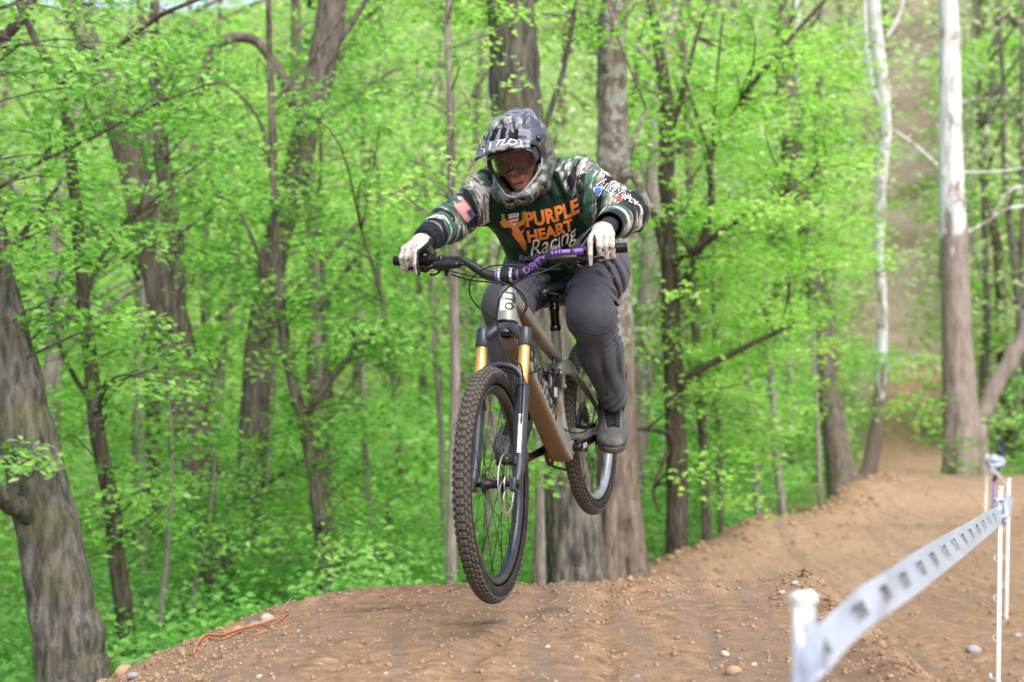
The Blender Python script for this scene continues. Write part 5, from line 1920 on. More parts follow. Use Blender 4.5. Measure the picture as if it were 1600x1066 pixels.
def mat_ground():
    m = NT('trail_soil_and_forest_floor')
    co = m.coord()
    a = m.noise(co, 1.4, 5, .6)
    b = m.noise(co, 14, 6, .7)
    c = m.noise(co, 75, 4, .7)
    d = m.noise(co, 320, 2, .6)
    dirt = m.ramp(b, [(.28, (.145, .090, .053)), (.5, (.275, .176, .107)), (.72, (.42, .290, .188))])
    dirt = m.mix(m.ramp(a, [(.42, (0, 0, 0)), (.62, (.55,) * 3)]), dirt, (.27, .185, .13))
    pk = m.new('ShaderNodeAttribute'); pk.attribute_name = 'packed_far_pale'
    dirt = m.mix(m.math('MULTIPLY', pk.outputs['Fac'], .38), dirt, m.ramp(b, [(.3, (.33, .225, .150)), (.7, (.44, .315, .215))]))  # packed far track, with the paleness of distance put into its colour
    # packed grey streaks where tyres run
    sm = m.new('ShaderNodeMapping'); sm.inputs['Rotation'].default_value = (0, 0, R(22)); sm.inputs['Scale'].default_value = (7, .55, 2)
    m.link(m.coord(), sm.inputs[0]); st = m.noise(sm.outputs[0], 1, 4, .6, .3)
    dirt = m.mix(m.ramp(st, [(.50, (0, 0, 0)), (.64, (.65,) * 3)]), dirt, (.19, .145, .118))
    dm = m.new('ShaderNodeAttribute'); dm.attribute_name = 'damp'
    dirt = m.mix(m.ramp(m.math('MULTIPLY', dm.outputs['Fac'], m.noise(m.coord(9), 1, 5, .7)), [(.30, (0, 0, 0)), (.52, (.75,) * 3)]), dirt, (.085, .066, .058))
    dirt = m.mix(m.ramp(c, [(.62, (0, 0, 0)), (.72, (.55,) * 3)]), dirt, (.52, .39, .27))
    dirt = m.mix(m.ramp(c, [(.30, (.8,) * 3), (.40, (0, 0, 0))]), dirt, (.11, .066, .042))
    litter = m.ramp(m.noise(co, 2.2, 6, .7), [(.35, (.05, .10, .022)), (.5, (.10, .19, .04)), (.62, (.17, .18, .08)), (.75, (.28, .23, .16))])
    hillc = m.ramp(m.noise(co, .35, 6, .7), [(.35, (.17, .16, .09)), (.45, (.26, .21, .16)), (.65, (.36, .30, .26))])
    fo = m.new('ShaderNodeAttribute'); fo.attribute_name = 'forest'
    hi = m.new('ShaderNodeAttribute'); hi.attribute_name = 'hill'
    fl = m.mix(hi.outputs['Fac'], litter, hillc)
    f = m.math('ADD', fo.outputs['Fac'], m.math('MULTIPLY', m.math('SUBTRACT', b, .5), .6), True)
    f = m.ramp(f, [(.42, (0, 0, 0)), (.56, (1, 1, 1))])
    m.color(m.mix(f, dirt, fl))
    m.set(Roughness=.95)
    m.b.inputs['Specular IOR Level'].default_value = .15
    m.bump(m.math('ADD', m.math('MULTIPLY', b, 1.0), m.math('ADD', m.math('MULTIPLY', c, .45), m.math('MULTIPLY', d, .25))), .85, .022)
    return m.mat


m_ground = mat_ground()


def sheet():
    """one sheet, dense where the camera looks"""
    def axis(segs):
        out = []
        for a, b, st in segs: out += list(np.arange(a, b - 1e-6, st))
        return np.array(out + [segs[-1][1]])
    ys = axis([(-40, 0, 4), (0, 2.4, .2), (2.4, 6.2, .02), (6.2, 8, .035), (8, 12, .06), (12, 20, .10), (20, 32, .25), (32, 70, .8), (70, 200, 3), (200, 400, 20)])
    n = []
    xs = axis([(-300, -100, 20), (-100, -40, 5), (-40, -12, 1), (-12, -4.5, .25), (-4.5, -2.0, .06), (-2.0, 2.9, .02), (2.9, 5, .04), (5, 9, .10), (9, 20, .4), (20, 60, 2), (60, 300, 20)])
    X, Y = np.meshgrid(xs, ys, indexing='ij')
    Z = ground_h(X, Y)
    nx, ny = len(xs), len(ys)
    V = np.stack([X, Y, Z], -1).reshape(-1, 3)
    i = np.arange(nx - 1)[:, None] * ny + np.arange(ny - 1)[None, :]
    F = np.stack([i, i + ny, i + ny + 1, i + 1], -1).reshape(-1, 4)
    me = np_mesh('ground', V, F)
    x, y = V[:, 0], V[:, 1]
    ex = edge_x(y)
    path = np.abs(x - (.285 * y + .2 + .02 * np.maximum(0, y - 30) * np.sin(y * .05))) < np.clip(1.5 - .0 * y, .9, 2)
    fo = 1 - sstep(-.75, -.2, x - ex) * sstep(6, 7, y)
    mound = sstep(-2.9, -2.2, x) * sstep(1, 1.5, y) * (1 - sstep(7, 8, y))
    fo = np.where(y < 8, np.minimum(fo, 1 - mound), fo)
    fo = np.where(y < 3, 0, fo)
    fo = fo * (1 - sstep(20.5, 21.5, y))
    fo = np.maximum(fo, sstep(20.5, 22.5, y) * (1 - np.exp(-((x - .29 * y - .35) / 1.5) ** 4) * sstep(44, 34, y)))
    fo = np.maximum(fo, sstep(3.2, 4.2, x - (2.6 + .36 * (y - 7))) * .75 * sstep(15, 18, y))
    set_attr(me, 'forest', np.clip(fo, 0, 1))
    set_attr(me, 'packed_far_pale', sstep(7.2, 9.5, y) * sstep(.1, .7, x - ex) * sstep(2.6, 1.9, x - ex))
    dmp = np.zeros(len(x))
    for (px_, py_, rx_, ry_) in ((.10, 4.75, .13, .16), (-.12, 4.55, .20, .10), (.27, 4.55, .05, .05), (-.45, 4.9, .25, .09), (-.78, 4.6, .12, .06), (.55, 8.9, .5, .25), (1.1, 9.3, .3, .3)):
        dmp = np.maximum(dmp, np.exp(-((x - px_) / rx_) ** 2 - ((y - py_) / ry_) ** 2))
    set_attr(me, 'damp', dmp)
    set_attr(me, 'hill', sstep(28, 45, y) * (.25 + .75 * sstep(.02, .2, x / np.maximum(y, 1))))
    o = link('ground', me, m_ground)
    o['kind'] = 'structure'
    return o
ground = sheet()

# ---- clods, crumbs and stones ---------------------------------------
def blob_mesh(name, seed, flat=.7, sub=1):
    r = np.random.default_rng(seed)
    bm = bmesh.new(); bmesh.ops.create_icosphere(bm, subdivisions=sub, radius=1)
    for v in bm.verts:
        n = v.co.normalized()
        k = 1 + .28 * mnoise.noise(n * 1.7 + Vector((seed * 3.1, 0, 0))) + .18 * mnoise.noise(n * 4 + Vector((0, seed * 2.3, 0))) + r.uniform(-.08, .08)
        v.co = Vector((n.x * k, n.y * k * .85, n.z * k * flat))
    V = np.array([v.co for v in bm.verts]); F = np.array([[q.index for q in f.verts] for f in bm.faces])
    bm.free()
    return V, F


def scatter(name, protos, X, Y, S, mat, kind='stuff', sink=.3, label=None, zoff=0.0):
    Z = ground_h(X, Y)
    Vs, Fs = [], []; b = 0
    for k in range(len(X)):
        V, F = protos[k % len(protos)]
        a = rng.uniform(0, 2 * math.pi); c_, s_ = math.cos(a), math.sin(a)
        tl = rng.uniform(-.5, .5)
        W_ = V * S[k]
        W_ = np.stack([W_[:, 0] * c_ - W_[:, 1] * s_, W_[:, 0] * s_ + W_[:, 1] * c_, W_[:, 2] + tl * W_[:, 0] * .4], 1)
        W_ += (X[k], Y[k], Z[k] + S[k] * (.5 - sink) + zoff)
        Vs.append(W_); Fs.append(F + b); b += len(V)
    me = np_mesh(name, np.concatenate(Vs), np.concatenate(Fs))
    o = link(name, me, mat)
    if kind: o['kind'] = kind
    if label: o['label'] = label
    return o


def mat_clod(name, c0, c1, sc=40):
    m = NT(name)
    co = m.coord()
    big = m.noise(co, 7, 3, .6)
    n = m.noise(co, sc, 5, .7)
    m.color(m.ramp(m.math('ADD', m.math('MULTIPLY', big, .6), m.math('MULTIPLY', n, .4)), [(.35, c0), (.65, c1)]))
    m.set(Roughness=.95); m.b.inputs['Specular IOR Level'].default_value = .15
    m.bump(n, .6, .006)
    return m.mat
m_clod = mat_clod('crumbled_clay', (.165, .105, .064), (.37, .255, .165))
m_clod2 = mat_clod('pale_clay_crumbs', (.30, .21, .14), (.55, .43, .31))
m_stone = mat_clod('pale_field_stone', (.36, .30, .24), (.60, .54, .47), 25)
m_stone_g = mat_clod('grey_field_stone', (.20, .19, .19), (.42, .42, .44), 25)
m_stone_b = mat_clod('brown_field_stone', (.34, .20, .11), (.52, .35, .22), 25)
pr1 = [blob_mesh('c', s, .75, 1) for s in range(8)]

def pick(n, f):
    """n random ground points accepted by f"""
    out = np.zeros((0, 2))
    while len(out) < n:
        p = f(n * 3)
        out = np.concatenate([out, p])
    return out[:n, 0], out[:n, 1]

# crumbs over the mound, thickest on its shoulders
def crumbs(n):
    x = rng.uniform(-2.4, 2.6, n); y = rng.uniform(3.2, 6.6, n)
    w = .22 + sstep(.85, 1.15, x) + sstep(-.5, -1.2, x) + .5 * np.exp(-((y - 5.2) / .2) ** 2) + .4 * (fbm(x * 3, y * 3, 2, 77) > .1)
    k = (rng.random(n) < w) & (np.abs(x) < .38 * y + .15)
    return np.stack([x[k], y[k]], 1)
X, Y = pick(13000, crumbs)
scatter('soil_crumbs', pr1, X, Y, .0022 + .010 * rng.random(len(X)) ** 3.5, m_clod)
X, Y = pick(1500, crumbs)
scatter('pale_grit', pr1, X, Y, .0018 + .0055 * rng.random(len(X)) ** 3, m_clod2, sink=.15)
def clods(n):
    x = rng.uniform(-2.3, 2.5, n); y = rng.uniform(3.4, 6.4, n)
    w = 1.0 * sstep(.95, 1.15, x) + .9 * sstep(-.85, -1.25, x)
    k = (rng.random(n) < w) & (np.abs(x) < .38 * y + .15)
    return np.stack([x[k], y[k]], 1)
X, Y = pick(2200, clods)
scatter('shoulder_clods', pr1, X, Y, .005 + .018 * rng.random(len(X)) ** 3, m_clod, sink=.35)
# spoil along the left edge of the far track
def spoil(n):
    y = 8.2 + 13 * rng.random(n) ** 1.4; x = edge_x(y) + rng.normal(0, .35, n) + .1
    return np.stack([x, y], 1)
X, Y = pick(1500, spoil)
scatter('track_edge_spoil', pr1, X, Y, .010 + .042 * rng.random(len(X)) ** 3.5, m_clod, sink=.35)
def rightg(n):
    y = rng.uniform(5.5, 17, n); x = rng.uniform(1.2, 7.5, n)
    k = (x < .385 * y) & (x > edge_x(y) + .5)
    return np.stack([x[k], y[k]], 1)
X, Y = pick(2600, rightg)
scatter('track_gravel', pr1, X, Y, .004 + .020 * rng.random(len(X)) ** 5, m_clod, sink=.3)

# separate stones that can be told apart
stone_meshes = []
for s_ in range(5):
    V, F = blob_mesh('stone', 40 + s_, .62, 2)
    me = np_mesh('stone', V, F); stone_meshes.append(me)
def ray_ground(u, v, y0=2.0, y1=30.0):
    prev = None
    for y in np.arange(y0, y1, .02):
        p = P(u, v, y)
        if p.z < gz(p.x, p.y): return p
    return P(u, v, y1)
STONES = [
    (1146, 1054, 30, m_stone_b, 'broad flat brown stone at the bottom edge, left of the near white post'),
    (996, 1060, 11, m_stone_g, 'small grey stone at the bottom edge of the mound'),
    (1124, 998, 9, m_stone_g, 'blue grey pebble on the mound between the wheel and the near post'),
    (1122, 988, 10, m_stone_b, 'rusty pebble just behind the blue grey pebble'),
    (1178, 1040, 12, m_stone, 'pale chipped pebble just left of the near white post'),
    (1118, 1047, 9, m_stone_g, 'dark grey pebble left of the broad flat brown stone'),
    (1082, 1008, 9, m_stone_b, 'pointed tan pebble in the middle of the mound'),
    (1133, 1025, 16, m_stone, 'cream coloured stone chip lying above the broad flat brown stone'),
    (856, 1014, 11, m_stone, 'pale pebble on smooth dirt right below the front tyre'),
    (1222, 930, 12, m_stone, 'light stone on the right lip of the mound'),
    (1242, 916, 14, m_stone, 'whitish stone at the very top of the mound right lip'),
    (418, 970, 24, m_stone, 'cream stone on the left crest beside the orange roots'),
    (398, 978, 18, m_stone_g, 'grey stone in the left crest just below the cream stone'),
    (372, 988, 20, m_stone_b, 'tan stone left of the orange root bundle'),
    (405, 1060, 13, m_stone, 'white stone on the left slope at the bottom edge'),
    (208, 1062, 22, m_stone_g, 'flat grey stone low at the left foot of the mound'),
    (192, 1052, 30, m_stone_b, 'reddish slab of clay at the left foot of the mound'),
    (345, 984, 8, m_stone_b, 'small round stone on the left crest under the roots'),
    (1522, 1019, 26, m_stone_g, 'long grey stone on the flat dirt left of the second post foot'),
    (1590, 995, 14, m_stone_g, 'silvery stone at the right edge of the dirt'),
    (1392, 868, 9, m_stone_b, 'orange stone on the track behind the tape'),
    (916, 890, 14, m_stone, 'pale stone in the spoil heap at the foot of the twin tree'),
    (1015, 871, 16, m_stone, 'light stone on the spoil bank right of the twin tree'),
    (1170, 855, 10, m_stone_b, 'tan clod stone on the far track edge'),
]
for i, (u, v, w, mt, lab) in enumerate(STONES):
    p = ray_ground(u, v)
    r_ = w / 2 / FPX * p.y
    me = stone_meshes[i % 5]
    o = bpy.data.objects.new('stone', me); COL.objects.link(o)
    if not me.materials: me.materials.append(mt)
    o.location = (p.x, p.y, gz(p.x, p.y) + r_ * .18)
    o.scale = (r_, r_, r_)
    o.rotation_euler = (rng.uniform(-.3, .3), rng.uniform(-.3, .3), rng.uniform(0, .9) + (i % 2) * 2.8)
    o.material_slots[0].link = 'OBJECT'; o.material_slots[0].material = mt
    tag(o, lab, 'stone', 'stones lying on the dirt')
# orange roots exposed on the left crest
f = MB()
def root_pt(u, v, lift):
    p = ray_ground(u, v); return Vector((p.x, p.y, gz(p.x, p.y) + lift))
m_root = simple('orange_root_bark', (.44, .17, .075), .7, 0, .25, 60, .15)
main = [root_pt(303, 1025, .004), root_pt(312, 1008, .012), root_pt(325, 999, .016), root_pt(345, 998, .012), root_pt(372, 992, .014), root_pt(395, 987, .016), root_pt(412, 980, .014), root_pt(432, 973, .012), root_pt(450, 962, .006)]
f.tube(main, [.003, .005, .006, .0055, .005, .005, .004, .003, .002], 8, smoothpath=4)
root = f.build('exposed_root', m_root)
tag(root, 'orange exposed tree roots lying along the left crest of the mound', 'root')
for pts in ([(325, 999), (338, 1004), (352, 1001), (370, 996)], [(395, 1000), (405, 996), (418, 990)], [(412, 980), (425, 980), (440, 970), (447, 964)], [(308, 1012), (303, 1018), (306, 1030)]):
    f = MB(); f.tube([root_pt(u, v, .004 + .006 * (k_ % 2)) for k_, (u, v) in enumerate(pts)], .0026, 6, smoothpath=3)
    f.build('rootlet', m_root, root)
# straw and twigs, nobody could count them
f = MB()
for i in range(260):
    x = rng.uniform(-1.9, 2.2); y = rng.uniform(3.5, 6.2)
    if abs(x) > .38 * y: continue
    a = rng.uniform(0, math.pi); L = rng.uniform(.012, .05)
    p0 = Vector((x, y, gz(x, y) + .003)); x2 = x + math.cos(a) * L; y2 = y + math.sin(a) * L
    p2 = Vector((x2, y2, gz(x2, y2) + rng.uniform(.002, .012))); pm = (p0 + p2) / 2 + Vector((0, 0, rng.uniform(.002, .008)))
    f.tube([p0, pm, p2], .0008, 4, smooth=False) if False else f.tube([p0, pm, p2], .0008, 4)
o = f.build('straw_bits', simple('dry_straw', (.50, .38, .22), .8, 0, .3, 80)); o['kind'] = 'stuff'
for u, v, w in ((310, 968, 24), (440, 942, 20), (618, 928, 12), (690, 935, 10)):
    f = MB()
    b = root_pt(u, v + 14, .0)
    k = w / FPX * b.y
    f.tube([b, b + Vector((k * .3, 0, k * .5)), b + Vector((k * .8, .01, k * .95))], .0012, 5, smoothpath=3)
    f.tube([b, b + Vector((k * .4, .01, k * .3)), b + Vector((k * 1.2, .0, k * .1))], .0011, 5, smoothpath=3)
    tag(f.build('dry_stalk', m_clod2), {310: 'dry stalk on the left crest above the orange roots', 440: 'bent dry stalk on the crest below the blurred shrub', 618: 'tiny dry stalk on the crest left of the slim pale trunk', 690: 'short dark twig on the crest left of the front tyre'}[u], 'stalk', 'dry stalks on the mound crest')
f = MB()
p = root_pt(1417, 1008, .012)
f.add([p + Vector(q) for q in ((-.014, 0, 0), (0, -.005, .008), (.016, 0, -.001), (.002, .006, .002))], [(0, 1, 2, 3)])
tag(f.build('fallen_leaf', simple('fresh_green_leaf', (.14, .36, .03), .6)), 'single fresh green leaf lying on the dirt right of the mound', 'leaf')

# ================================================================== POSTS AND TAPE
m_post = simple('white_plastic_post', (.80, .80, .79), .45, 0, .05, 12, .25)
POSTS = []
def post(u, vt, vb, y, label, lean=0.0, wide=.021):
    foot_ = P(u + lean, vb, y); top_ = P(u, vt, y)
    foot_.z = gz(foot_.x, foot_.y)
    e = empty('fence_post', Matrix.Translation(foot_)); tag(e, label, 'fence post', 'white step-in posts holding the course tape')
    d = top_ - foot_; L = d.length; d.normalize()
    q = d.to_track_quat('Z', 'Y').to_matrix().to_4x4() @ Matrix.Rotation(R(20), 4, 'Z')
    f = MB()
    f.box(Vector((0, 0, L / 2)), (wide * .42, wide * 1.0, L), bev=.0015)
    f.box(Vector((0, 0, L / 2 - .01)), (wide * .95, wide * .30, L - .02), bev=.0015)
    f.box(Vector((0, 0, L - .008)), (wide * 1.04, wide * 1.04, .012), bev=.003)
    s_ = f.build('shaft', m_post, e); s_.matrix_local = q
    n = 9
    f = MB()
    f.tube([Vector((0, 0, 0)), Vector((.0, wide * .9, .006)), Vector((0, wide * 1.0, .026)), Vector((0, wide * .62, .034))], .0038, 6, smoothpath=2)
    h0 = f.build('tape_hook', m_post, e); hm = h0.data
    for i in range(n):
        o = h0 if i == 0 else bpy.data.objects.new('tape_hook', hm)
        if i: COL.objects.link(o); o.parent = e
        o.matrix_local = q @ Matrix.Translation((0, 0, .12 + (L - .2) * i / (n - 1))) @ Matrix.Rotation(R(-50 if i % 2 else -130), 4, 'Z')
    f = MB(); f.box(Vector((0, .028, .022)), (.012, .085, .010), bev=.003); f.box(Vector((0, .066, .034)), (.012, .012, .022), bev=.003)
    o = f.build('foot_step', m_post, e); o.matrix_local = q @ Matrix.Rotation(R(-95), 4, 'Z')
    f = MB(); f.cyl(Vector((0, 0, .01)), Vector((0, 0, -.16)), .005, 8)
    f.build('spike', m_steel, e).matrix_local = q
    POSTS.append((foot_, top_)); return e
post(1254, 925, 1900, 1.80, 'nearest white post, large and blurred, with the tape tied round it', lean=12, wide=.028)
post(1563, 760, 1042, 7.10, 'white post where the tape is knotted, standing complete with its foot step', lean=-4, wide=.024)
post(1576, 748, 932, 9.3, 'white post close behind the knotted one, its hooks facing right', lean=-4, wide=.024)
post(1542, 710, 846, 14.2, 'farthest white post, left of the pair with the knot', lean=-3, wide=.030)

# course tape: a twisted band between the posts
def mat_tape():
    m = NT('translucent_white_course_tape')
    co = m.coord()
    n = m.noise(co, 9, 4, .6)
    m.color(m.ramp(n, [(.3, (.36, .43, .58)), (.7, (.52, .58, .70))]))
    m.set(Roughness=.28)
    tl = m.new('ShaderNodeBsdfTranslucent'); tl.inputs[0].default_value = (.6, .66, .75, 1)
    mx = m.new('ShaderNodeMixShader'); mx.inputs[0].default_value = .35
    m.link(m.b.outputs[0], mx.inputs[1]); m.link(tl.outputs[0], mx.inputs[2]); m.link(mx.outputs[0], m.n['Material Output'].inputs[0])
    m.bump(n, .12, .004)
    return m.mat
m_tape = mat_tape()
def band(path, n_u=60, nw=6, name='course_tape'):
    """path: list of (centre, half-width vector); returns strip vertices"""
    cs = spline([Vector(c) for c, w in path], n_u); ws = spline([Vector(w) for c, w in path], n_u)
    V = []
    for i, (c, w) in enumerate(zip(cs, ws)):
        for j in range(nw + 1):
            t = j / nw * 2 - 1
            bulge = w.cross(Vector((0, 1, 0))).normalized() * (.0022 * math.sin(i * .09 + t * 2) + .0015 * math.sin(t * 3 + i * .05)) if w.length > .01 else Vector((0, 0, 0))
            V.append(c + w * t + bulge)
    F = [(i * (nw + 1) + j, (i + 1) * (nw + 1) + j, (i + 1) * (nw + 1) + j + 1, i * (nw + 1) + j + 1) for i in range(len(cs) - 1) for j in range(nw)]
    return V, F, cs, ws
def Q(u1, v1, u2, v2, y, y2=None):
    a, b = P(u1, v1, y), P(u2, v2, y2 or y)
    return ((a + b) / 2, (b - a) / 2)
tp = [Q(1246, 1075, 1274, 1066, 1.80), Q(1262, 1000, 1286, 1055, 1.84), Q(1330, 928, 1354, 984, 2.05), Q(1380, 895, 1402, 950, 2.30), Q(1450, 850, 1472, 897, 3.0), Q(1510, 817, 1528, 851, 4.4), Q(1545, 797, 1558, 824, 6.0), Q(1559, 792, 1566, 812, 7.05)]
V, F, cs, ws = band(tp)
f = MB(); f.add(V, F)
# wraps hanging down the near post
tape = f.build('course_tape', m_tape)
tag(tape, 'white course tape with small black logos from the near post to the knotted post', 'tape')
f = MB()
for (a, b) in ((Q(1240, 985, 1276, 960, 1.775), Q(1238, 1090, 1272, 1090, 1.77)),):
    V, F, _, _ = band([a, ((a[0] + b[0]) / 2 + Vector((0, -.004, 0)), (a[1] + b[1]) / 2), b], 20)
    f.add(V, F)
V, F, _, _ = band([Q(1238, 1060, 1240, 1085, 1.775), Q(1262, 1015, 1268, 1060, 1.765), Q(1284, 985, 1290, 1045, 1.80)], 20); f.add(V, F)
V, F, _, _ = band([Q(1284, 985, 1290, 1045, 1.80), Q(1262, 1005, 1268, 1055, 1.835), Q(1242, 1020, 1244, 1070, 1.82)], 20); f.add(V, F)
f.build('tape_wrap', m_tape, tape)
f = MB()
kn = P(1563, 803, 7.08)
for k in range(4):
    a = k * 1.9
    f.tube([kn + Vector((.03 * math.cos(a), .02 * math.sin(a), -.05 + .02 * k)), kn + Vector((.035 * math.cos(a + 1.5), .03 * math.sin(a + 1.5), -.01)), kn + Vector((.03 * math.cos(a + 3), .02, .03 + .012 * k)), kn + Vector((.02 * math.cos(a + 4), .0, .075))], [.010, .016, .012, .006], 8, smoothpath=4)
f.build('tape_knot', m_tape, tape)
# further tape between the back posts
V, F, _, _ = band([Q(1563, 805, 1569, 812, 7.1), Q(1570, 795, 1580, 802, 8.2), Q(1572, 768, 1582, 778, 9.3)], 20)
V2, F2, _, _ = band([Q(1574, 755, 1578, 772, 9.3), Q(1558, 735, 1564, 748, 11.5), Q(1544, 722, 1548, 736, 14.2)], 20)
f = MB(); f.add(V, F); f.build('tape_run', m_tape, tape)
f = MB(); f.add(V2, F2); f.build('tape_run', m_tape, tape)
f = MB()
kb = P(1556, 722, 14.0)
for k in range(5):
    a = k * 1.3
    f.tube([kb + Vector((-.10, 0, .02)), kb + Vector((-.03 + .02 * math.cos(a), .04 * math.sin(a), .05 * math.cos(a))), kb + Vector((.05, .03 * math.cos(a), .03 * math.sin(a))), kb + Vector((.09, 0, -.04 + .01 * k))], [.012, .032, .030, .015], 8, smoothpath=3)
f.build('tape_bunch', m_tape, tape)
f = MB()
# black logos along the band: letters TR inside a small block
lv, lf = text_mesh('TR', 1.0, step=.25, offset=.03)
lx = max(abs(q.x) for q in lv); ly = max(abs(q.y) for q in lv)
m_logo = simple('black_tape_print', (.03, .032, .03), .6, 0, .2, 40)
LPOS = []
tot = [0]
for a, b in zip(cs[:-1], cs[1:]): tot.append(tot[-1] + (b - a).length)
def at_len(s_):
    for i in range(len(tot) - 1):
        if tot[i + 1] >= s_:
            t_ = (s_ - tot[i]) / (tot[i + 1] - tot[i] + 1e-9); return cs[i].lerp(cs[i + 1], t_), ws[i].lerp(ws[i + 1], t_), (cs[i + 1] - cs[i]).normalized()
    return cs[-1], ws[-1], (cs[-1] - cs[-2]).normalized()
US = [(1279, 1.86), (1341, 2.10), (1381, 2.31), (1412, 2.6), (1437, 2.87), (1458, 3.15), (1476, 3.5), (1492, 3.85), (1505, 4.25), (1517, 4.7), (1527, 5.1), (1537, 5.5), (1546, 6.0), (1553, 6.5)]
def len_at_u(u):
    best_ = min(range(len(cs)), key=lambda i: abs(800 + cs[i].x / cs[i].y * FPX - u)); return tot[best_]
for (u, y) in US:
    s0 = len_at_u(u)
    c, w, t = at_len(s0)
    wl = w.length
    hl = .034 * (1 + .10 * y)
    vs = []
    for q in lv:
        c2, w2, t2 = at_len(min(max(s0 + q.x / lx * hl, 0), tot[-1]))
        n_ = w2.cross(t2).normalized()
        if n_.y > 0: n_ = -n_
        vs.append(c2 - w2 * (q.y / ly * .48) * 1.0 + n_ * .006)
    f = MB(); f.add(vs, lf); f.build('tape_logo', m_logo, tape)
# purple pole with a small camera-like bundle behind the tape
f = MB()
pb = P(1551, 800, 14.6); pb.z = gz(pb.x, pb.y)
pt_ = P(1553, 752, 14.6)
f.tube([pb, pt_], .013, 8)
o = f.build('marker_pole', simple('violet_pole_paint', (.16, .10, .42), .4))
tag(o, 'thin violet pole standing beside the farthest white post', 'pole')
m_dk = simple('dark_blue_fabric', (.03, .035, .07), .7)
f = MB()
f.tube([pt_, P(1563, 720, 14.6), P(1566, 700, 14.6)], [.02, .03, .018], 8, smoothpath=3)
f.build('upper_stem', m_dk, o)
f = MB()
f.tube([P(1558, 712, 14.6), P(1560, 690, 14.6)], .016, 8)
f.tube([P(1568, 705, 14.6), P(1570, 692, 14.6)], .018, 8)
f.build('top_fitting', m_dk, o)
# ================================================================== TREES
def mat_bark(name, c0, c1, sc=1.0, moss=0.0, lichen=0.0):
    m = NT(name)
    n = m.noise(m.coord(stretch=(26 * sc, 26 * sc, 4.5 * sc)), 1, 7, .72, .25)
    n2 = m.noise(m.coord(3), 1, 5, .6)
    c = m.ramp(n, [(.36, tuple(q * .55 for q in c0)), (.44, c0), (.62, c1)])
    if moss: c = m.mix(m.ramp(n2, [(.50, (0, 0, 0)), (.64, (moss,) * 3)]), c, (.16, .17, .045))
    if lichen:
        z = m.new('ShaderNodeSeparateXYZ'); tc = m.new('ShaderNodeTexCoord'); m.link(tc.outputs['Object'], z.inputs[0])
        hm = m.ramp(m.math('MULTIPLY', z.outputs['Z'], .25), [(.42, (0, 0, 0)), (.55, (1, 1, 1))])
        c = m.mix(m.math('MULTIPLY', hm, m.ramp(m.noise(m.coord(9), 1, 5, .75), [(.47, (0, 0, 0)), (.53, (lichen,) * 3)])), c, (.44, .47, .41))
    m.color(c); m.set(Roughness=.9); m.b.inputs['Specular IOR Level'].default_value = .2
    m.bump(m.math('ADD', n, m.math('MULTIPLY', m.noise(m.coord(60), 1, 4, .7), .35)), 1.0, .04)
    return m.mat
bk_grey = mat_bark('grey_bark', (.085, .078, .069), (.23, .212, .19), 1.0, .35)
bk_brown = mat_bark('brown_grey_bark', (.11, .092, .078), (.25, .215, .185), 1.0, .4)
bk_dark = mat_bark('dark_bark', (.07, .057, .046), (.18, .15, .125), 1.2, .3)
bk_pale = mat_bark('smooth_pale_bark', (.22, .19, .165), (.38, .34, .31), .8)
bk_lich = mat_bark('lichen_mottled_bark', (.16, .12, .10), (.29, .235, .205), 1.0, .3, .75)
def mat_syc():
    m = NT('peeling_sycamore_bark')
    n = m.noise(m.coord(stretch=(5, 5, 2.0)), 1, 5, .65, .8)
    z = m.new('ShaderNodeSeparateXYZ'); tc = m.new('ShaderNodeTexCoord'); m.link(tc.outputs['Object'], z.inputs[0])
    h = m.math('ADD', m.math('MULTIPLY', m.math('SUBTRACT', z.outputs['Z'], 4.5), .55), m.math('MULTIPLY', m.math('SUBTRACT', n, .5), 3.6))
    f = m.ramp(h, [(.0, (0, 0, 0)), (.10, (1, 1, 1))])
    br = m.ramp(m.noise(m.coord(stretch=(12, 12, 3)), 1, 5, .7), [(.3, (.16, .125, .105)), (.7, (.30, .25, .225))])
    wh = m.ramp(m.noise(m.coord(stretch=(7, 7, 3)), 1, 5, .7), [(.38, (.30, .27, .24)), (.46, (.62, .62, .64))])
    m.color(m.mix(f, br, wh)); m.set(Roughness=.85)
    m.bump(n, .5, .02)
    return m.mat
bk_syc = mat_syc()
def mat_whitetree():
    m = NT('white_sycamore_bark')
    n = m.noise(m.coord(stretch=(6, 6, 2.4)), 1, 5, .65, .8)
    z = m.new('ShaderNodeSeparateXYZ'); tc = m.new('ShaderNodeTexCoord'); m.link(tc.outputs['Object'], z.inputs[0])
    hm = m.ramp(m.math('ADD', m.math('MULTIPLY', z.outputs['Z'], .2), m.math('MULTIPLY', m.math('SUBTRACT', n, .5), .8)), [(.38, (0, 0, 0)), (.46, (1, 1, 1))])
    w = m.ramp(n, [(.42, (.30, .27, .23)), (.5, (.62, .62, .64))])
    m.color(m.mix(hm, (.20, .155, .135), w)); m.set(Roughness=.85)
    return m.mat
bk_white = mat_whitetree()


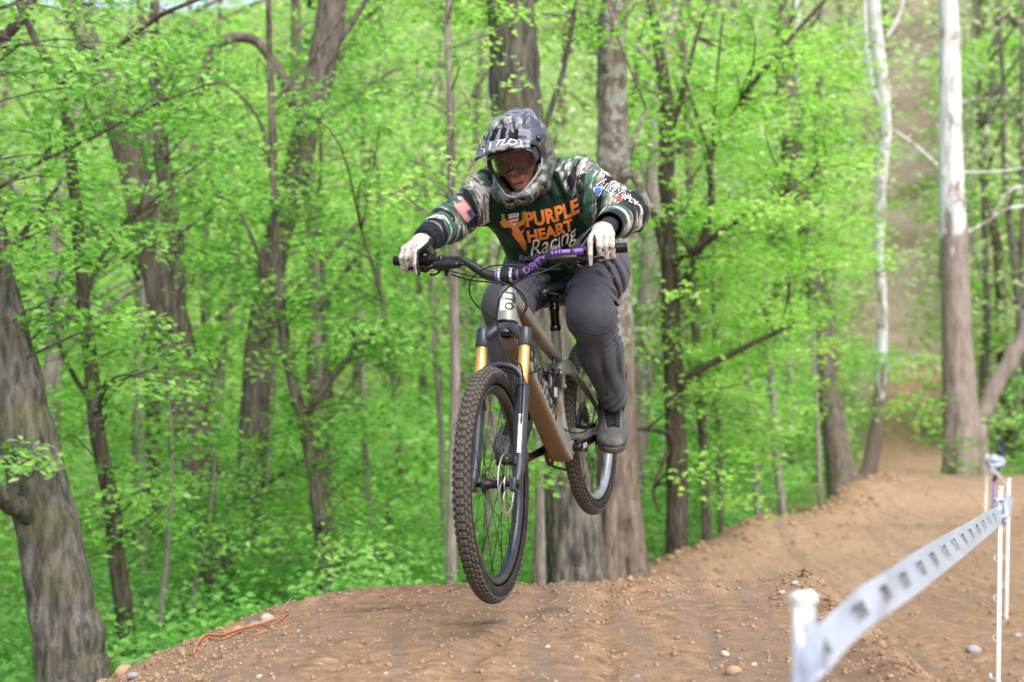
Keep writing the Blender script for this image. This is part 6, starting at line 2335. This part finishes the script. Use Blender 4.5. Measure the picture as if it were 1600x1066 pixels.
def mat_leaf(name, c0, c1, trans=.55):
    m = NT(name)
    at = m.new('ShaderNodeAttribute'); at.attribute_name = 'tone'
    c = m.ramp(at.outputs['Fac'], [(0, c0), (.85, c1), (1, tuple(min(.7, q * .8 + .14) for q in c1))])
    m.color(c); m.set(Roughness=.5); m.b.inputs['Specular IOR Level'].default_value = .25
    tl = m.new('ShaderNodeBsdfTranslucent')
    hs = m.new('ShaderNodeHueSaturation'); hs.inputs['Value'].default_value = 1.5; hs.inputs['Saturation'].default_value = 1.05
    m.link(c, hs.inputs['Color']); m.link(hs.outputs[0], tl.inputs[0])
    mx = m.new('ShaderNodeMixShader'); mx.inputs[0].default_value = trans
    m.link(m.b.outputs[0], mx.inputs[1]); m.link(tl.outputs[0], mx.inputs[2]); m.link(mx.outputs[0], m.n['Material Output'].inputs[0])
    return m.mat
lf_mid = mat_leaf('fresh_green_leaves', (.085, .255, .040), (.32, .58, .13))
lf_yel = mat_leaf('yellow_green_leaves', (.150, .37, .050), (.39, .64, .15))
lf_pale = mat_leaf('pale_spring_hazy_leaves', (.30, .40, .17), (.54, .62, .34))  # pale spring green that also carries the far slope's haze as colour
lf_under = mat_leaf('undergrowth_leaves', (.085, .27, .045), (.29, .55, .15))


def leaf_mesh(name, C, size, tilt=.5, elong=1.45, tone=None, drop=.25):
    """C: leaf positions (n,3); each leaf a folded four-cornered blade of two triangles"""
    n = len(C)
    az = rng.uniform(0, 2 * math.pi, n)
    s = size * rng.uniform(.65, 1.25, n)
    d = np.stack([np.cos(az), np.sin(az), rng.normal(-drop, .25, n)], 1)
    d /= np.linalg.norm(d, axis=1, keepdims=True)
    nrm = np.stack([rng.normal(0, tilt, n), rng.normal(0, tilt, n), np.ones(n)], 1)
    w = np.cross(d, nrm); w /= np.linalg.norm(w, axis=1, keepdims=True)
    up = np.cross(w, d)
    a = C; b = C + d * (s * elong)[:, None]
    mid = C + d * (s * elong * .45)[:, None]
    l = mid + w * (s * .45)[:, None] + up * (s * .14)[:, None]
    r = mid - w * (s * .45)[:, None] + up * (s * .14)[:, None]
    V = np.stack([a, l, b, r], 1).reshape(-1, 3)
    i = np.arange(n)[:, None] * 4
    F = np.concatenate([i + [0, 2, 1], i + [0, 3, 2]], 0)
    me = np_mesh(name, V, F, smooth=False)
    t = rng.random(n) if tone is None else np.clip(tone, 0, 1)
    set_attr(me, 'tone', np.repeat(t, 4))
    return me


def spray_points(c, rad, n, flat=.28, axis=None):
    """leaf positions in a flattened fan round c"""
    th = rng.uniform(0, 2 * math.pi, n); r = rad * np.sqrt(rng.random(n)) * rng.uniform(.6, 1.1, n)
    x = r * np.cos(th); y = r * np.sin(th)
    z = rng.normal(0, flat * rad * .45, n) - .18 * r
    return np.stack([c[0] + x, c[1] + y, c[2] + z], 1)


LEAFTOT = 0
def tree(name, label, cat, y, pts, bark, crown=None, lmat=None, n_sprays=10, per=60, lsize=.06, srad=.45, depth=1.3, limbs=(), bare=0, group=None, dy=0.0, cut=None, seg=14, twig=.006, collar=True):
    """pts: (u, v, width px) from the base upwards, seen at distance y; crown: list of (u0, v0, u1, v1, weight)"""
    global LEAFTOT
    base = P(pts[0][0], pts[0][1], y)
    W_ = [Vector(P(u, v, y + dy * i / (len(pts) - 1))) for i, (u, v, w) in enumerate(pts)]
    rad = [w / 2 / FPX * y for u, v, w in pts]
    g = gz(W_[0].x, W_[0].y)
    if W_[0].z > g - .05: W_ = [Vector((W_[0].x, W_[0].y, g - .12))] + W_; rad = [rad[0] * 1.25] + rad
    elif W_[0].z < g - .6: pass
    # carry the trunk on above the frame
    d = (W_[-1] - W_[-2]).normalized(); d = (d + Vector((0, 0, .6))).normalized()
    if pts[-1][1] < 60:
        for k in range(3):
            W_.append(W_[-1] + d * 1.3 + Vector((rng.normal(0, .15), rng.normal(0, .15), 0))); rad.append(rad[-1] * .78)
    org = W_[0].copy()
    e = empty(name, Matrix.Translation(org)); tag(e, label, cat, group)
    L = [p - org for p in W_]
    f = MB()
    sp, r2 = spline(L, 5, rad)
    # a little irregularity
    kj = min(.10, .006 / max(rad[1], .01))
    sp = [q + Vector((rng.normal(0, kj) * r_, rng.normal(0, kj) * r_, 0)) for q, r_ in zip(sp, r2)]
    r2 = [r_ * (1 + rng.normal(0, .015)) for r_ in r2]
    if rad[1] * 2 > .20:      # broad trunks: real ridges and hollows in the bark
        sp, r2 = spline([Vector(q) for q in sp], 5, [float(q) for q in r2])
        f.tube(sp, r2, 56)
        ph = rng.uniform(0, 50)
        nn_ = len(sp)
        A = np.array(f.v).reshape(nn_, 56, 3); Cc = np.array([tuple(q) for q in sp])[:, None, :]
        th_ = np.tile(np.arange(56) / 56 * 2 * np.pi, (nn_, 1)); hh = np.cumsum(np.r_[0, np.linalg.norm(np.diff(Cc[:, 0], axis=0), axis=1)])[:, None] + 0 * th_
        wob = .8 * fbm(hh * 1.3 + ph, th_ * .8, 2, 91)
        rb_ = .5 * rad[1]
        g1 = 1 - 2.4 * np.abs(fbm((th_ + wob) * 6.5, hh * 2.6 + ph, 2, 92)); g2 = fbm((th_ + wob) * 16, hh * 7 + ph, 2, 93)
        g3 = fbm(np.cos(th_) * 1.5 + ph, hh * .9 + np.sin(th_) * 1.5, 2, 94)
        k_ = 1 + .10 * (g1 - .6) + .05 * g2 + .22 * g3
        A = Cc + (A - Cc) * k_[..., None]
        f.v = [tuple(q) for q in A.reshape(-1, 3)]
    else:
        f.tube(sp, r2, seg)
    if collar:
        for k in range(5):      # root flare
            a = 2 * math.pi * k / 5 + .4
            b = L[0] + Vector((math.cos(a), math.sin(a), 0)) * rad[0] * 1.5
            f.tube([b + Vector((0, 0, -.12)), L[0].lerp(b, .45) + Vector((0, 0, rad[0] * .9)), L[0] + Vector((math.cos(a) * rad[0] * .5, math.sin(a) * rad[0] * .5, rad[0] * 3.0))], [rad[0] * .30, rad[0] * .36, rad[0] * .22], 8, smoothpath=3)
    f.build('trunk', bark, e)
    joints = list(sp)
    for lp in limbs:
        q = [P(u, v, y + dd) - org for (u, v, w, dd) in lp]; rr_ = [w / 2 / FPX * y for (u, v, w, dd) in lp]
        s_, r3 = spline(q, 5, rr_)
        s_ = [a + Vector((rng.normal(0, .12) * b, rng.normal(0, .12) * b, rng.normal(0, .12) * b)) for a, b in zip(s_, r3)]
        f = MB(); f.tube(s_, r3, 9); f.build('limb', bark, e)
        joints += s_[2:]
    if crown:
        wts = np.array([c[4] for c in crown], dtype=float); wts /= wts.sum()
        C = []; f = MB(); J = np.array(joints)
        T = []
        for k in range(n_sprays):
            u0, v0, u1, v1, _ = crown[rng.choice(len(crown), p=wts)]
            u, v = rng.uniform(u0, u1), rng.uniform(v0, v1)
            yy = y + rng.normal(0, depth * .6)
            c = P(u, v, yy) - org
            # hang the twig on the nearest wood that lies lower
            dist = np.linalg.norm(J - np.array(c), axis=1) + 1.2 * np.maximum(0, J[:, 2] - c.z + .1)
            j = joints[int(np.argmin(dist))]
            mid = j.lerp(c, .55) + Vector((rng.normal(0, .08), rng.normal(0, .08), rng.uniform(.0, .18)))
            dl = (c - j).length
            if k < 70: f.tube([j, mid, c], [twig * (1 + .5 * dl), twig, twig * .4], 5, smoothpath=3)
            r_ = srad * rng.uniform(.6, 1.3)
            n = int(per * rng.uniform(.6, 1.3) * (r_ / srad))
            S = spray_points(c, r_, n)
            # twigs inside the spray
            for q in range(3):
                p = Vector(S[rng.integers(n)])
                if k < 70: f.tube([c.lerp(mid, .2), p], [twig * .5, twig * .25], 4)
            C.append(S); T.append(np.clip(rng.normal(.45, .27) + rng.normal(0, .16, n), 0, .93) + (rng.random(n) < .03) * .07)
            if bare and rng.random() < bare: C.pop(); T.pop()
        if f.v: f.build('branches', bark, e)
        if C:
            C = np.concatenate(C); T = np.concatenate(T); LEAFTOT += len(C)
            o = link('crown', leaf_mesh('crown', C, lsize, tone=T), lmat, e)
    return e


# --- left group
tree('leaning_tree', 'thick grey leaning trunk with a bare limb at the far left edge', 'tree', 8.0,
     [(140, 1330, 140), (120, 1120, 120), (100, 960, 102), (66, 790, 92), (32, 640, 84), (-6, 480, 76), (-45, 300, 70), (-90, 60, 60)], bk_grey,
     [(-60, -60, 220, 330, 3), (-40, 330, 240, 520, 2), (-40, 560, 120, 760, .5)], lf_mid, 42, 80, .043, .34, .9,
     limbs=[[(92, 826, 30, .12), (66, 812, 40, -.02), (40, 798, 36, -.15), (5, 778, 31, -.3), (-60, 762, 26, -.5)]])
tree('slender_tree', 'slender dark forked trunk just right of the thick leaning trunk', 'tree', 9.4,
     [(215, 1160, 34), (200, 1040, 30), (182, 850, 27), (150, 650, 24), (128, 430, 20), (98, 150, 16), (60, 70, 12), (20, -40, 10)], bk_dark,
     [(60, 120, 330, 420, 3), (60, 420, 300, 700, 2), (120, 700, 330, 900, 1.2), (-20, 0, 300, 160, 1)], lf_mid, 60, 75, .044, .36, 1.0,
     limbs=[[(98, 150, 12, 0), (108, 110, 10, -.1), (150, 92, 9, -.2), (200, 60, 8, -.3), (255, 22, 7, -.4), (320, -5, 5, -.5)],
            [(132, 470, 10, 0), (155, 410, 8, .1), (190, 360, 6, .1), (215, 335, 4, .1)],
            [(150, 640, 9, 0), (100, 560, 7, .1), (80, 480, 5, .1)],
            [(-60, 420, 9, -.6), (10, 390, 8, -.6), (60, 330, 7, -.6), (92, 290, 5, -.5), (95, 270, 4, -.5)],
            [(-40, 320, 6, -.5), (60, 255, 6, -.5), (150, 212, 5, -.5), (240, 165, 4, -.5), (330, 130, 3, -.4)],
            [(-60, 90, 22, -.9), (0, 60, 18, -.9), (40, 20, 14, -.9), (60, -30, 10, -.9)]])
tree('broad_tree', 'broad grey brown trunk bending left, behind the slender dark trunk', 'tree', 12.0,
     [(350, 1040, 66), (343, 980, 60), (332, 860, 58), (308, 700, 54), (270, 520, 56), (240, 380, 58), (210, 270, 46), (172, 150, 40), (135, 60, 34), (100, -30, 30)], bk_brown,
     [(120, 100, 420, 420, 3), (200, 420, 460, 760, 2), (230, 760, 470, 940, 1.3), (100, -20, 380, 120, 1.2)], lf_mid, 75, 75, .05, .42, 1.3,
     limbs=[[(268, 540, 40, 0), (272, 440, 36, 0), (265, 330, 30, .1), (250, 200, 24, .1), (243, 90, 18, .1), (240, -30, 14, .1)],
            [(300, 690, 10, 0), (340, 720, 8, -.1), (380, 775, 6, -.2)],
            [(290, 760, 8, 0), (320, 640, 6, -.1), (345, 560, 5, -.1)]])
tree('tall_tree', 'tall dark grey trunk rising behind the foliage, slanting right towards its top', 'tree', 13.5,
     [(370, 1000, 50), (374, 900, 48), (392, 740, 46), (404, 560, 42), (428, 400, 40), (470, 240, 42), (500, 120, 46), (520, 0, 44)], bk_brown,
     [(350, 0, 640, 300, 3), (330, 300, 620, 560, 2), (360, 560, 560, 900, 1.5)], lf_mid, 75, 75, .055, .48, 1.5,
     limbs=[[(480, 220, 22, 0), (440, 120, 18, -.2), (390, 60, 16, -.2), (330, 80, 14, -.3), (312, 150, 8, -.3)],
            [(410, 755, 12, 0), (450, 735, 10, -.1), (480, 715, 8, -.1)], [(505, 100, 14, 0), (560, 20, 9, 0), (590, -30, 7, 0)]])
tree('crooked_tree', 'crooked slim trunk with a bent side branch, left of the slim pale trunk', 'tree', 11.0,
     [(522, 990, 28), (514, 930, 26), (498, 800, 22), (480, 680, 20), (452, 570, 19), (438, 480, 17), (430, 340, 15), (425, 180, 12), (420, 20, 9)], bk_brown,
     [(380, 100, 620, 420, 2.2), (400, 420, 640, 700, 2), (420, 700, 640, 900, 1.5)], lf_mid, 62, 70, .048, .40, 1.2,
     limbs=[[(478, 655, 13, 0), (500, 615, 12, -.1), (545, 560, 11, -.1), (580, 525, 10, -.1), (600, 490, 8, -.1), (590, 440, 6, -.1), (565, 360, 4, -.1)],
            [(430, 330, 8, 0), (410, 200, 6, 0), (350, 130, 5, -.1), (300, 150, 4, -.1)],
            [(478, 700, 9, 0), (470, 660, 10, -.1), (476, 640, 9, -.1)],
            [(440, 500, 9, .1), (380, 340, 6, .1), (330, 300, 4, .1)], [(425, 160, 7, 0), (480, 100, 5, 0), (540, 20, 4, 0)]])
tree('pole_tree', 'straight slim pale trunk just left of the front wheel', 'tree', 9.6,
     [(704, 990, 20), (704, 925, 18), (708, 740, 17), (712, 620, 17), (708, 400, 14), (704, 180, 12), (701, 0, 10)], bk_pale,
     [(590, -20, 830, 150, 2), (600, 150, 760, 380, 1)], lf_yel, 22, 50, .046, .36, 1.2,
     limbs=[[(710, 310, 6, 0), (690, 270, 5, .1), (640, 250, 4, .1)], [(706, 340, 6, 0), (735, 260, 5, 0), (775, 230, 4, 0)]])
tree('twin_tree', 'massive smooth grey trunk directly behind the rider, left stem of the joined pair', 'tree', 10.6,
     [(900, 935, 92), (898, 880, 84), (888, 780, 80), (868, 640, 78), (845, 480, 78), (822, 320, 78), (806, 160, 76), (796, 0, 72)], bk_grey,
     [(600, -80, 980, 60, 1)], lf_yel, 20, 60, .05, .4, 1.2,
     limbs=[[(835, 300, 10, -.3), (852, 200, 9, -.4), (880, 110, 8, -.4), (897, 20, 7, -.4), (905, -40, 6, -.4)]])
tree('mottled_tree', 'lichen mottled trunk right of the rider, right stem of the joined pair', 'tree', 10.9,
     [(968, 905, 80), (966, 850, 70), (965, 700, 62), (960, 520, 56), (958, 350, 50), (958, 180, 46), (960, 0, 42)], bk_lich,
     [(880, -80, 1090, 40, 1)], lf_yel, 14, 60, .05, .4, 1.2,
     limbs=[[(960, 300, 16, -.2), (985, 270, 16, -.3), (1012, 320, 12, -.3), (1040, 340, 8, -.3)], [(962, 290, 10, -.2), (990, 220, 7, -.3), (1010, 170, 5, -.3)]])
# --- middle right
tree('branchy_tree', 'dark branching trunk right of the rider, its long limbs reaching right over the track', 'tree', 12.6,
     [(1060, 900, 40), (1058, 850, 35), (1056, 700, 31), (1050, 560, 30), (1045, 400, 27), (1042, 250, 24), (1040, 150, 20), (1024, 40, 14), (1015, -30, 10)], bk_dark,
     [(960, 20, 1300, 240, 3.2), (1040, 240, 1360, 420, 3.0), (1000, 400, 1280, 600, 2.0), (980, 600, 1180, 780, 1.0)], lf_yel, 150, 66, .052, .42, 1.6,
     limbs=[[(1050, 480, 15, 0), (1085, 410, 14, -.2), (1110, 330, 12, -.3), (1112, 240, 10, -.3), (1150, 170, 9, -.4), (1200, 100, 8, -.4), (1290, 0, 6, -.4)],
            [(1056, 620, 14, 0), (1090, 580, 12, -.2), (1150, 550, 10, -.3), (1200, 525, 8, -.4), (1240, 508, 5, -.4)],
            [(1046, 420, 11, 0), (1090, 385, 10, -.3), (1180, 330, 8, -.4), (1230, 300, 6, -.5), (1290, 262, 4, -.5)],
            [(1046, 440, 12, 0), (1020, 330, 10, -.2), (1000, 290, 9, -.2), (985, 268, 6, -.2)],
            [(1042, 220, 12, 0), (1062, 160, 10, 0), (1080, 90, 7, 0), (1100, 20, 5, 0)],
            [(1112, 250, 7, -.3), (1085, 170, 6, -.3), (1070, 120, 4, -.3)], [(1112, 240, 5, -.3), (1120, 120, 4, -.3), (1130, 20, 3, -.3)],
            [(1048, 570, 9, 0), (1020, 560, 7, -.2), (1000, 530, 5, -.2)], [(1054, 680, 9, 0), (1010, 670, 7, -.2), (985, 672, 5, -.2)], [(1050, 690, 8, 0), (1022, 760, 6, -.2), (1030, 800, 4, -.2)]])
tree('second_row_tree', 'slim grey trunk behind the dark branching trunk', 'tree', 14.6,
     [(1108, 880, 19), (1104, 820, 17), (1096, 640, 16), (1084, 480, 15), (1078, 300, 12), (1070, 100, 9), (1066, -20, 7)], bk_brown,
     [(1000, 300, 1180, 560, 1), (1040, 560, 1180, 760, 1)], lf_mid, 40, 60, .055, .45, 1.2)
tree('second_row_tree', 'thinner brown trunk second from the dark branching trunk', 'tree', 15.3,
     [(1130, 860, 11), (1126, 800, 10), (1120, 620, 9), (1113, 440, 8), (1108, 260, 6)], bk_brown, [(1060, 260, 1200, 480, 1), (1080, 480, 1200, 760, 1)], lf_yel, 30, 60, .055, .42, 1.2, collar=False)
tree('forked_sapling', 'thin crooked sapling with a pale side limb reaching left', 'tree', 16.8,
     [(1187, 840, 12), (1184, 790, 11), (1178, 700, 10), (1172, 620, 9), (1160, 540, 7), (1150, 420, 5)], bk_pale, [(1110, 400, 1240, 600, 1), (1120, 600, 1240, 780, .7)], lf_yel, 26, 55, .06, .45, 1.2,
     limbs=[[(1178, 690, 7, 0), (1158, 645, 8, 0), (1128, 634, 8, 0), (1105, 628, 6, 0)]], collar=False)
tree('pale_sapling', 'pale sapling with a forked stem near the track edge', 'tree', 17.4,
     [(1226, 830, 15), (1222, 795, 13), (1212, 700, 11), (1208, 620, 11), (1202, 540, 9), (1196, 420, 7)], bk_pale, [(1140, 400, 1260, 560, 1), (1160, 600, 1260, 760, .6)], lf_yel, 24, 55, .06, .45, 1.2,
     limbs=[[(1218, 760, 6, 0), (1202, 700, 6, 0), (1193, 670, 5, 0)]], collar=False)
tree('thin_sapling', 'thin straight sapling left of the dark twin trunks', 'tree', 18.4,
     [(1284, 810, 9), (1281, 760, 8), (1276, 640, 7), (1270, 500, 6)], bk_pale, [(1220, 480, 1330, 640, 1)], lf_yel, 14, 50, .06, .45, 1.2, collar=False)
tree('dark_tree', 'dark tall trunk at the far track edge, the thicker of two together', 'tree', 20.0,
     [(1318, 820, 44), (1312, 770, 38), (1296, 640, 28), (1278, 500, 26), (1266, 400, 24), (1240, 240, 34), (1225, 100, 30), (1215, -20, 26)], bk_brown,
     [(1180, -20, 1340, 300, 1), (1220, 300, 1340, 480, 1)], lf_yel, 40, 60, .07, .6, 1.6)
tree('dark_tree', 'grey brown trunk close right of the thicker dark one at the track edge', 'tree', 20.4,
     [(1332, 810, 46), (1326, 770, 38), (1306, 640, 22), (1294, 520, 20), (1284, 420, 18), (1278, 300, 14), (1280, 120, 10)], bk_brown,
     [(1230, 100, 1360, 420, 1)], lf_yel, 24, 60, .07, .6, 1.6)
tree('white_sycamore', 'slim white barked sycamore leaning over the far track', 'tree', 23.5,
     [(1345, 790, 30), (1352, 755, 26), (1368, 680, 22), (1376, 580, 17), (1378, 480, 15), (1374, 400, 15), (1376, 300, 16), (1384, 190, 20), (1372, 80, 22), (1362, -20, 18)], bk_white,
     [(1300, -20, 1500, 160, .6), (1330, 540, 1480, 680, .7), (1240, 160, 1400, 420, .8)], lf_yel, 46, 55, .08, .65, 2.0,
     limbs=[[(1384, 190, 10, 0), (1360, 120, 10, 0), (1352, 40, 8, 0), (1350, -20, 7, 0)], [(1384, 60, 7, 0), (1402, 30, 6, 0), (1414, -10, 5, 0)]])
tree('white_sycamore', 'big right hand sycamore, white above and brown below', 'tree', 22.0,
     [(1512, 790, 84), (1508, 725, 64), (1500, 620, 50), (1494, 500, 44), (1490, 380, 40), (1486, 260, 36), (1484, 120, 32), (1478, -20, 26)], bk_syc,
     [(1420, 640, 1600, 730, .5), (1490, 60, 1600, 180, .12)], lf_mid, 10, 60, .08, .6, 1.6,
     limbs=[[(1502, 720, 34, .2), (1530, 660, 28, .2), (1558, 600, 28, .2), (1585, 550, 28, .2), (1625, 480, 26, .2)], [(1530, 700, 16, .3), (1538, 670, 15, .3), (1542, 630, 10, .3)],
            [(1500, 370, 4, 0), (1545, 345, 5, 0), (1580, 325, 5, 0), (1640, 320, 4, 0)], [(1492, 300, 4, 0), (1460, 255, 5, 0), (1420, 220, 4, 0), (1390, 200, 3, 0)], [(1498, 270, 3, 0), (1560, 268, 3, 0), (1600, 262, 2, 0)],
            [(1550, 340, 4, 0), (1575, 300, 4, 0), (1605, 290, 3, 0)]])
tree('white_sycamore', 'thin white patchy sycamore half hidden by the bright foliage', 'tree', 29.0,
     [(1240, 800, 20), (1236, 700, 16), (1226, 520, 14), (1218, 400, 13), (1214, 250, 12), (1226, 120, 12), (1244, 0, 14)], bk_white, [(1180, 300, 1300, 500, 1)], lf_yel, 16, 60, .09, .7, 2.0,
     limbs=[[(1222, 420, 8, .5), (1246, 250, 9, .5), (1245, 120, 9, .5), (1248, -20, 8, .5)]])
# --- slim stems in the understorey on the left
for (lab, y, pts, cr) in (
    ('pale thin sapling low on the left in front of the broad trunk', 10.2, [(248, 1030, 12), (252, 960, 11), (262, 860, 9), (268, 740, 7), (262, 600, 5)], [(200, 560, 330, 800, 1)]),
    ('two-stemmed grey sapling beside the broad trunk foot', 10.6, [(296, 1030, 11), (300, 960, 10), (312, 880, 9), (328, 810, 8), (335, 700, 5)], [(270, 680, 400, 880, 1)]),
    ('bare grey sapling leaning right, between crooked and tall trunks', 14.5, [(440, 940, 9), (432, 860, 8), (412, 800, 8), (396, 730, 6)], [(360, 720, 480, 880, 1)]),
    ('dark thin stem left of the crooked slim trunk top', 15.0, [(512, 760, 10), (508, 560, 9), (504, 430, 8), (500, 260, 6), (510, 60, 5)], [(440, 60, 580, 420, 1)]),
    ('thin brown stem halfway between crooked and slim pale trunks', 15.5, [(596, 920, 12), (580, 820, 12), (572, 720, 11), (566, 600, 9), (560, 460, 7)], [(520, 420, 660, 700, 1)]),
    ('slender stem with forked top left of the slim pale trunk', 13.5, [(692, 800, 9), (690, 700, 9), (684, 600, 8), (676, 480, 6), (680, 330, 5)], [(600, 300, 740, 560, 1)]),
    ('short grey stem between the slim pale trunk and front wheel', 12.4, [(760, 930, 14), (762, 830, 12), (770, 700, 10), (760, 520, 8)], [(720, 440, 800, 600, 1)]),
    ('grey stem seen through the gap right of the front wheel', 9.9, [(844, 930, 16), (844, 830, 15), (842, 720, 13), (838, 600, 11)], [(790, 560, 860, 760, .4)]),
    ('reddish young stem left of the massive trunk foot', 10.2, [(834, 960, 9), (836, 880, 7), (838, 800, 4)], None),
    ('thin stem behind the crest below the crooked trunk', 12.5, [(620, 960, 10), (610, 860, 9), (604, 780, 7)], [(560, 760, 660, 900, 1)])):
    tree('understorey_stem', lab, 'sapling', y, pts, bk_pale if 'pale' in lab or 'grey' in lab else bk_brown, cr, lf_mid, 18 if cr else 0, 60, .046, .36, .9, collar=False, group='slim stems in the understorey', twig=.004)
print('leaves so far', LEAFTOT)

# --- deeper trees, each with trunk and crown: left and middle valley
def far_tree(i, x, y, h, r, bark, lmat, label, group, leafy=1.0, lsize=.12, base_clear=.2, n=900):
    g = gz(x, y)
    e = empty('woodland_tree', Matrix.Translation((x, y, g))); tag(e, label, 'tree', group)
    lean = Vector((rng.normal(0, .06), rng.normal(0, .03), 1))
    f = MB()
    pts = [Vector((0, 0, -.2))] + [lean * (h * t) + Vector((rng.normal(0, .08) * t, rng.normal(0, .08) * t, 0)) * 2 for t in (.25, .5, .75, 1.0)]
    f.tube(pts, [r * 1.2, r, r * .8, r * .55, r * .2], 8, smoothpath=2)
    for k in range(6):
        t = rng.uniform(.25, .9); b = lean * h * t; a = rng.uniform(0, 6.28); L = h * .18 * rng.uniform(.6, 1.4)
        q = b + Vector((math.cos(a) * L, math.sin(a) * L, L * .8))
        f.tube([b, b.lerp(q, .5) + Vector((0, 0, L * .12)), q], [r * .4, r * .25, r * .08], 5, smoothpath=2)
    f.build('trunk', bark, e)
    if n:
        C = []; k = int(12 * leafy) + 4
        for q in range(k):
            t = rng.uniform(base_clear, 1.05); a = rng.uniform(0, 6.28); R_ = h * .22 * rng.uniform(.2, 1.0)
            c = lean * h * t + Vector((math.cos(a) * R_, math.sin(a) * R_, 0))
            C.append(spray_points(c, h * .11 * rng.uniform(.7, 1.4), max(20, n // k), .4))
        C = np.concatenate(C)
        link('crown', leaf_mesh('crown', C, lsize), lmat, e)
        return len(C)
    return 0
cnt = 0
zones = []
for i in range(36):      # leafy trees beyond the near ones, left and centre
    y = 15 + 26 * rng.random() ** 1.1
    x = y * rng.uniform(-.42, .10)
    zones.append((x, y))
for i in range(14):      # beyond the left and right edges of the view
    y = 10 + 28 * rng.random(); zones.append((y * rng.uniform(-.75, -.46), y))
for i in range(6):
    y = 16 + 26 * rng.random(); zones.append((y * rng.uniform(.50, .75) + 1, y))
for i in range(26):
    y = 22 + 26 * rng.random(); x = y * rng.uniform(.08, .21); zones.append((x, y))
for i in range(8):
    y = 30 + 22 * rng.random(); x = y * rng.uniform(.33, .42); zones.append((x, y))
for i, (x, y) in enumerate(zones):
    lm = [lf_yel, lf_mid, lf_yel, lf_pale][i % 4]
    cnt += far_tree(i, x, y, rng.uniform(6.5, 11.0) * (1 if y > 20 else .8), rng.uniform(.05, .15), [bk_brown, bk_pale, bk_dark][i % 3], lm,
                    'leafy young woodland tree among the many behind the nearer trunks', 'leafy young trees filling the valley', 1.3, .080 + .0030 * (y - 15), .02, 1500)
for i in range(64):      # bare and budding trees on the hillside
    y = 46 + 58 * rng.random(); x = y * rng.uniform(.12, .44) if i < 48 else y * rng.uniform(-.4, .12)
    cnt += far_tree(i, x, y, rng.uniform(9, 15), rng.uniform(.12, .26), [bk_brown, bk_grey, bk_dark][i % 3], lf_pale,
                    'tall nearly bare tree on the distant hillside among many alike', 'bare and budding trees on the distant hillside', .5, .20, .45, 220)
print('far leaves', cnt)

# --- foliage that reads as one mass
def mass(name, n_cl, per, zone, lsize, mat, rad, hmin, hmax, label=None, flat=.6):
    C = []
    for k in range(n_cl):
        x, y = zone()
        g = gz(x, y); z = g + rng.uniform(hmin, hmax)
        C.append(spray_points((x, y, z), rad * rng.uniform(.6, 1.4), per, flat))
    C = np.concatenate(C)
    T = np.repeat(np.clip(rng.normal(.5, .22, n_cl), 0, 1), per) + rng.normal(0, .15, len(C))
    o = link(name, leaf_mesh(name, C, lsize, .7, tone=T), mat); o['kind'] = 'stuff'
    return len(C)
def z_under():
    y = 8.0 + 13 * rng.random() ** 1.2
    x = rng.uniform(-.58 * y, edge_x(y) - .75)
    return x, y
t1 = mass('undergrowth', 1350, 42, z_under, .050, lf_under, .26, .05, .75)
def z_under2():
    y = 20 + 22 * rng.random(); x = rng.uniform(-.6, .5) * y
    if abs(x - (.29 * y + .3)) < 1.9: x -= 3.6
    return x, y
t2 = mass('valley_shrubs', 1200, 36, z_under2, .10, lf_under, .55, .1, 1.9)
def z_hill():
    y = 42 + 60 * rng.random(); x = rng.uniform(-.44, .44) * y
    if x > .2 * y and y > 62 and rng.random() < .75: x = rng.uniform(-.44, .2) * y
    if abs(x - (.29 * y + .3)) < 1.8: x -= 4
    return x, y
t3 = mass('hillside_scrub', 1000, 34, z_hill, .26, lf_pale, 1.4, .1, 2.6)
def z_hillL():
    y = 40 + 50 * rng.random(); x = rng.uniform(-.62, .16) * y
    return x, y
def z_hillR():
    y = 30 + 30 * rng.random(); x = rng.uniform(.16, .45) * y
    if abs(x - (.29 * y + .3)) < 1.5: x += 3.4
    return x, y
t5 = mass('slope_brush', 520, 40, z_hillR, .16, lf_pale, 1.0, .1, 3.6)
for i in range(26):
    y = 27 + 40 * rng.random(); x = rng.uniform(.19, .44) * y
    if abs(x - (.29 * y + .3)) < 1.3: x += 3
    cnt += far_tree(i, x, y, rng.uniform(8, 14), rng.uniform(.05, .11), [bk_pale, bk_grey, bk_brown][i % 3], lf_pale,
                    'thin pole-like tree on the slope right of the centre, one of many alike', 'thin trees on the right slope', .6, .12, .3, 420)
t4 = mass('hillside_greenery', 1080, 40, z_hillL, .24, lf_yel, 1.5, .3, 6.5)
print('mass leaves', t1 + t2 + t3 + t4)
# a few broad leaved seedlings on the crest edge
for u, v in ((560, 945), (600, 932), (470, 952), (850, 905), (1030, 868)):
    pass
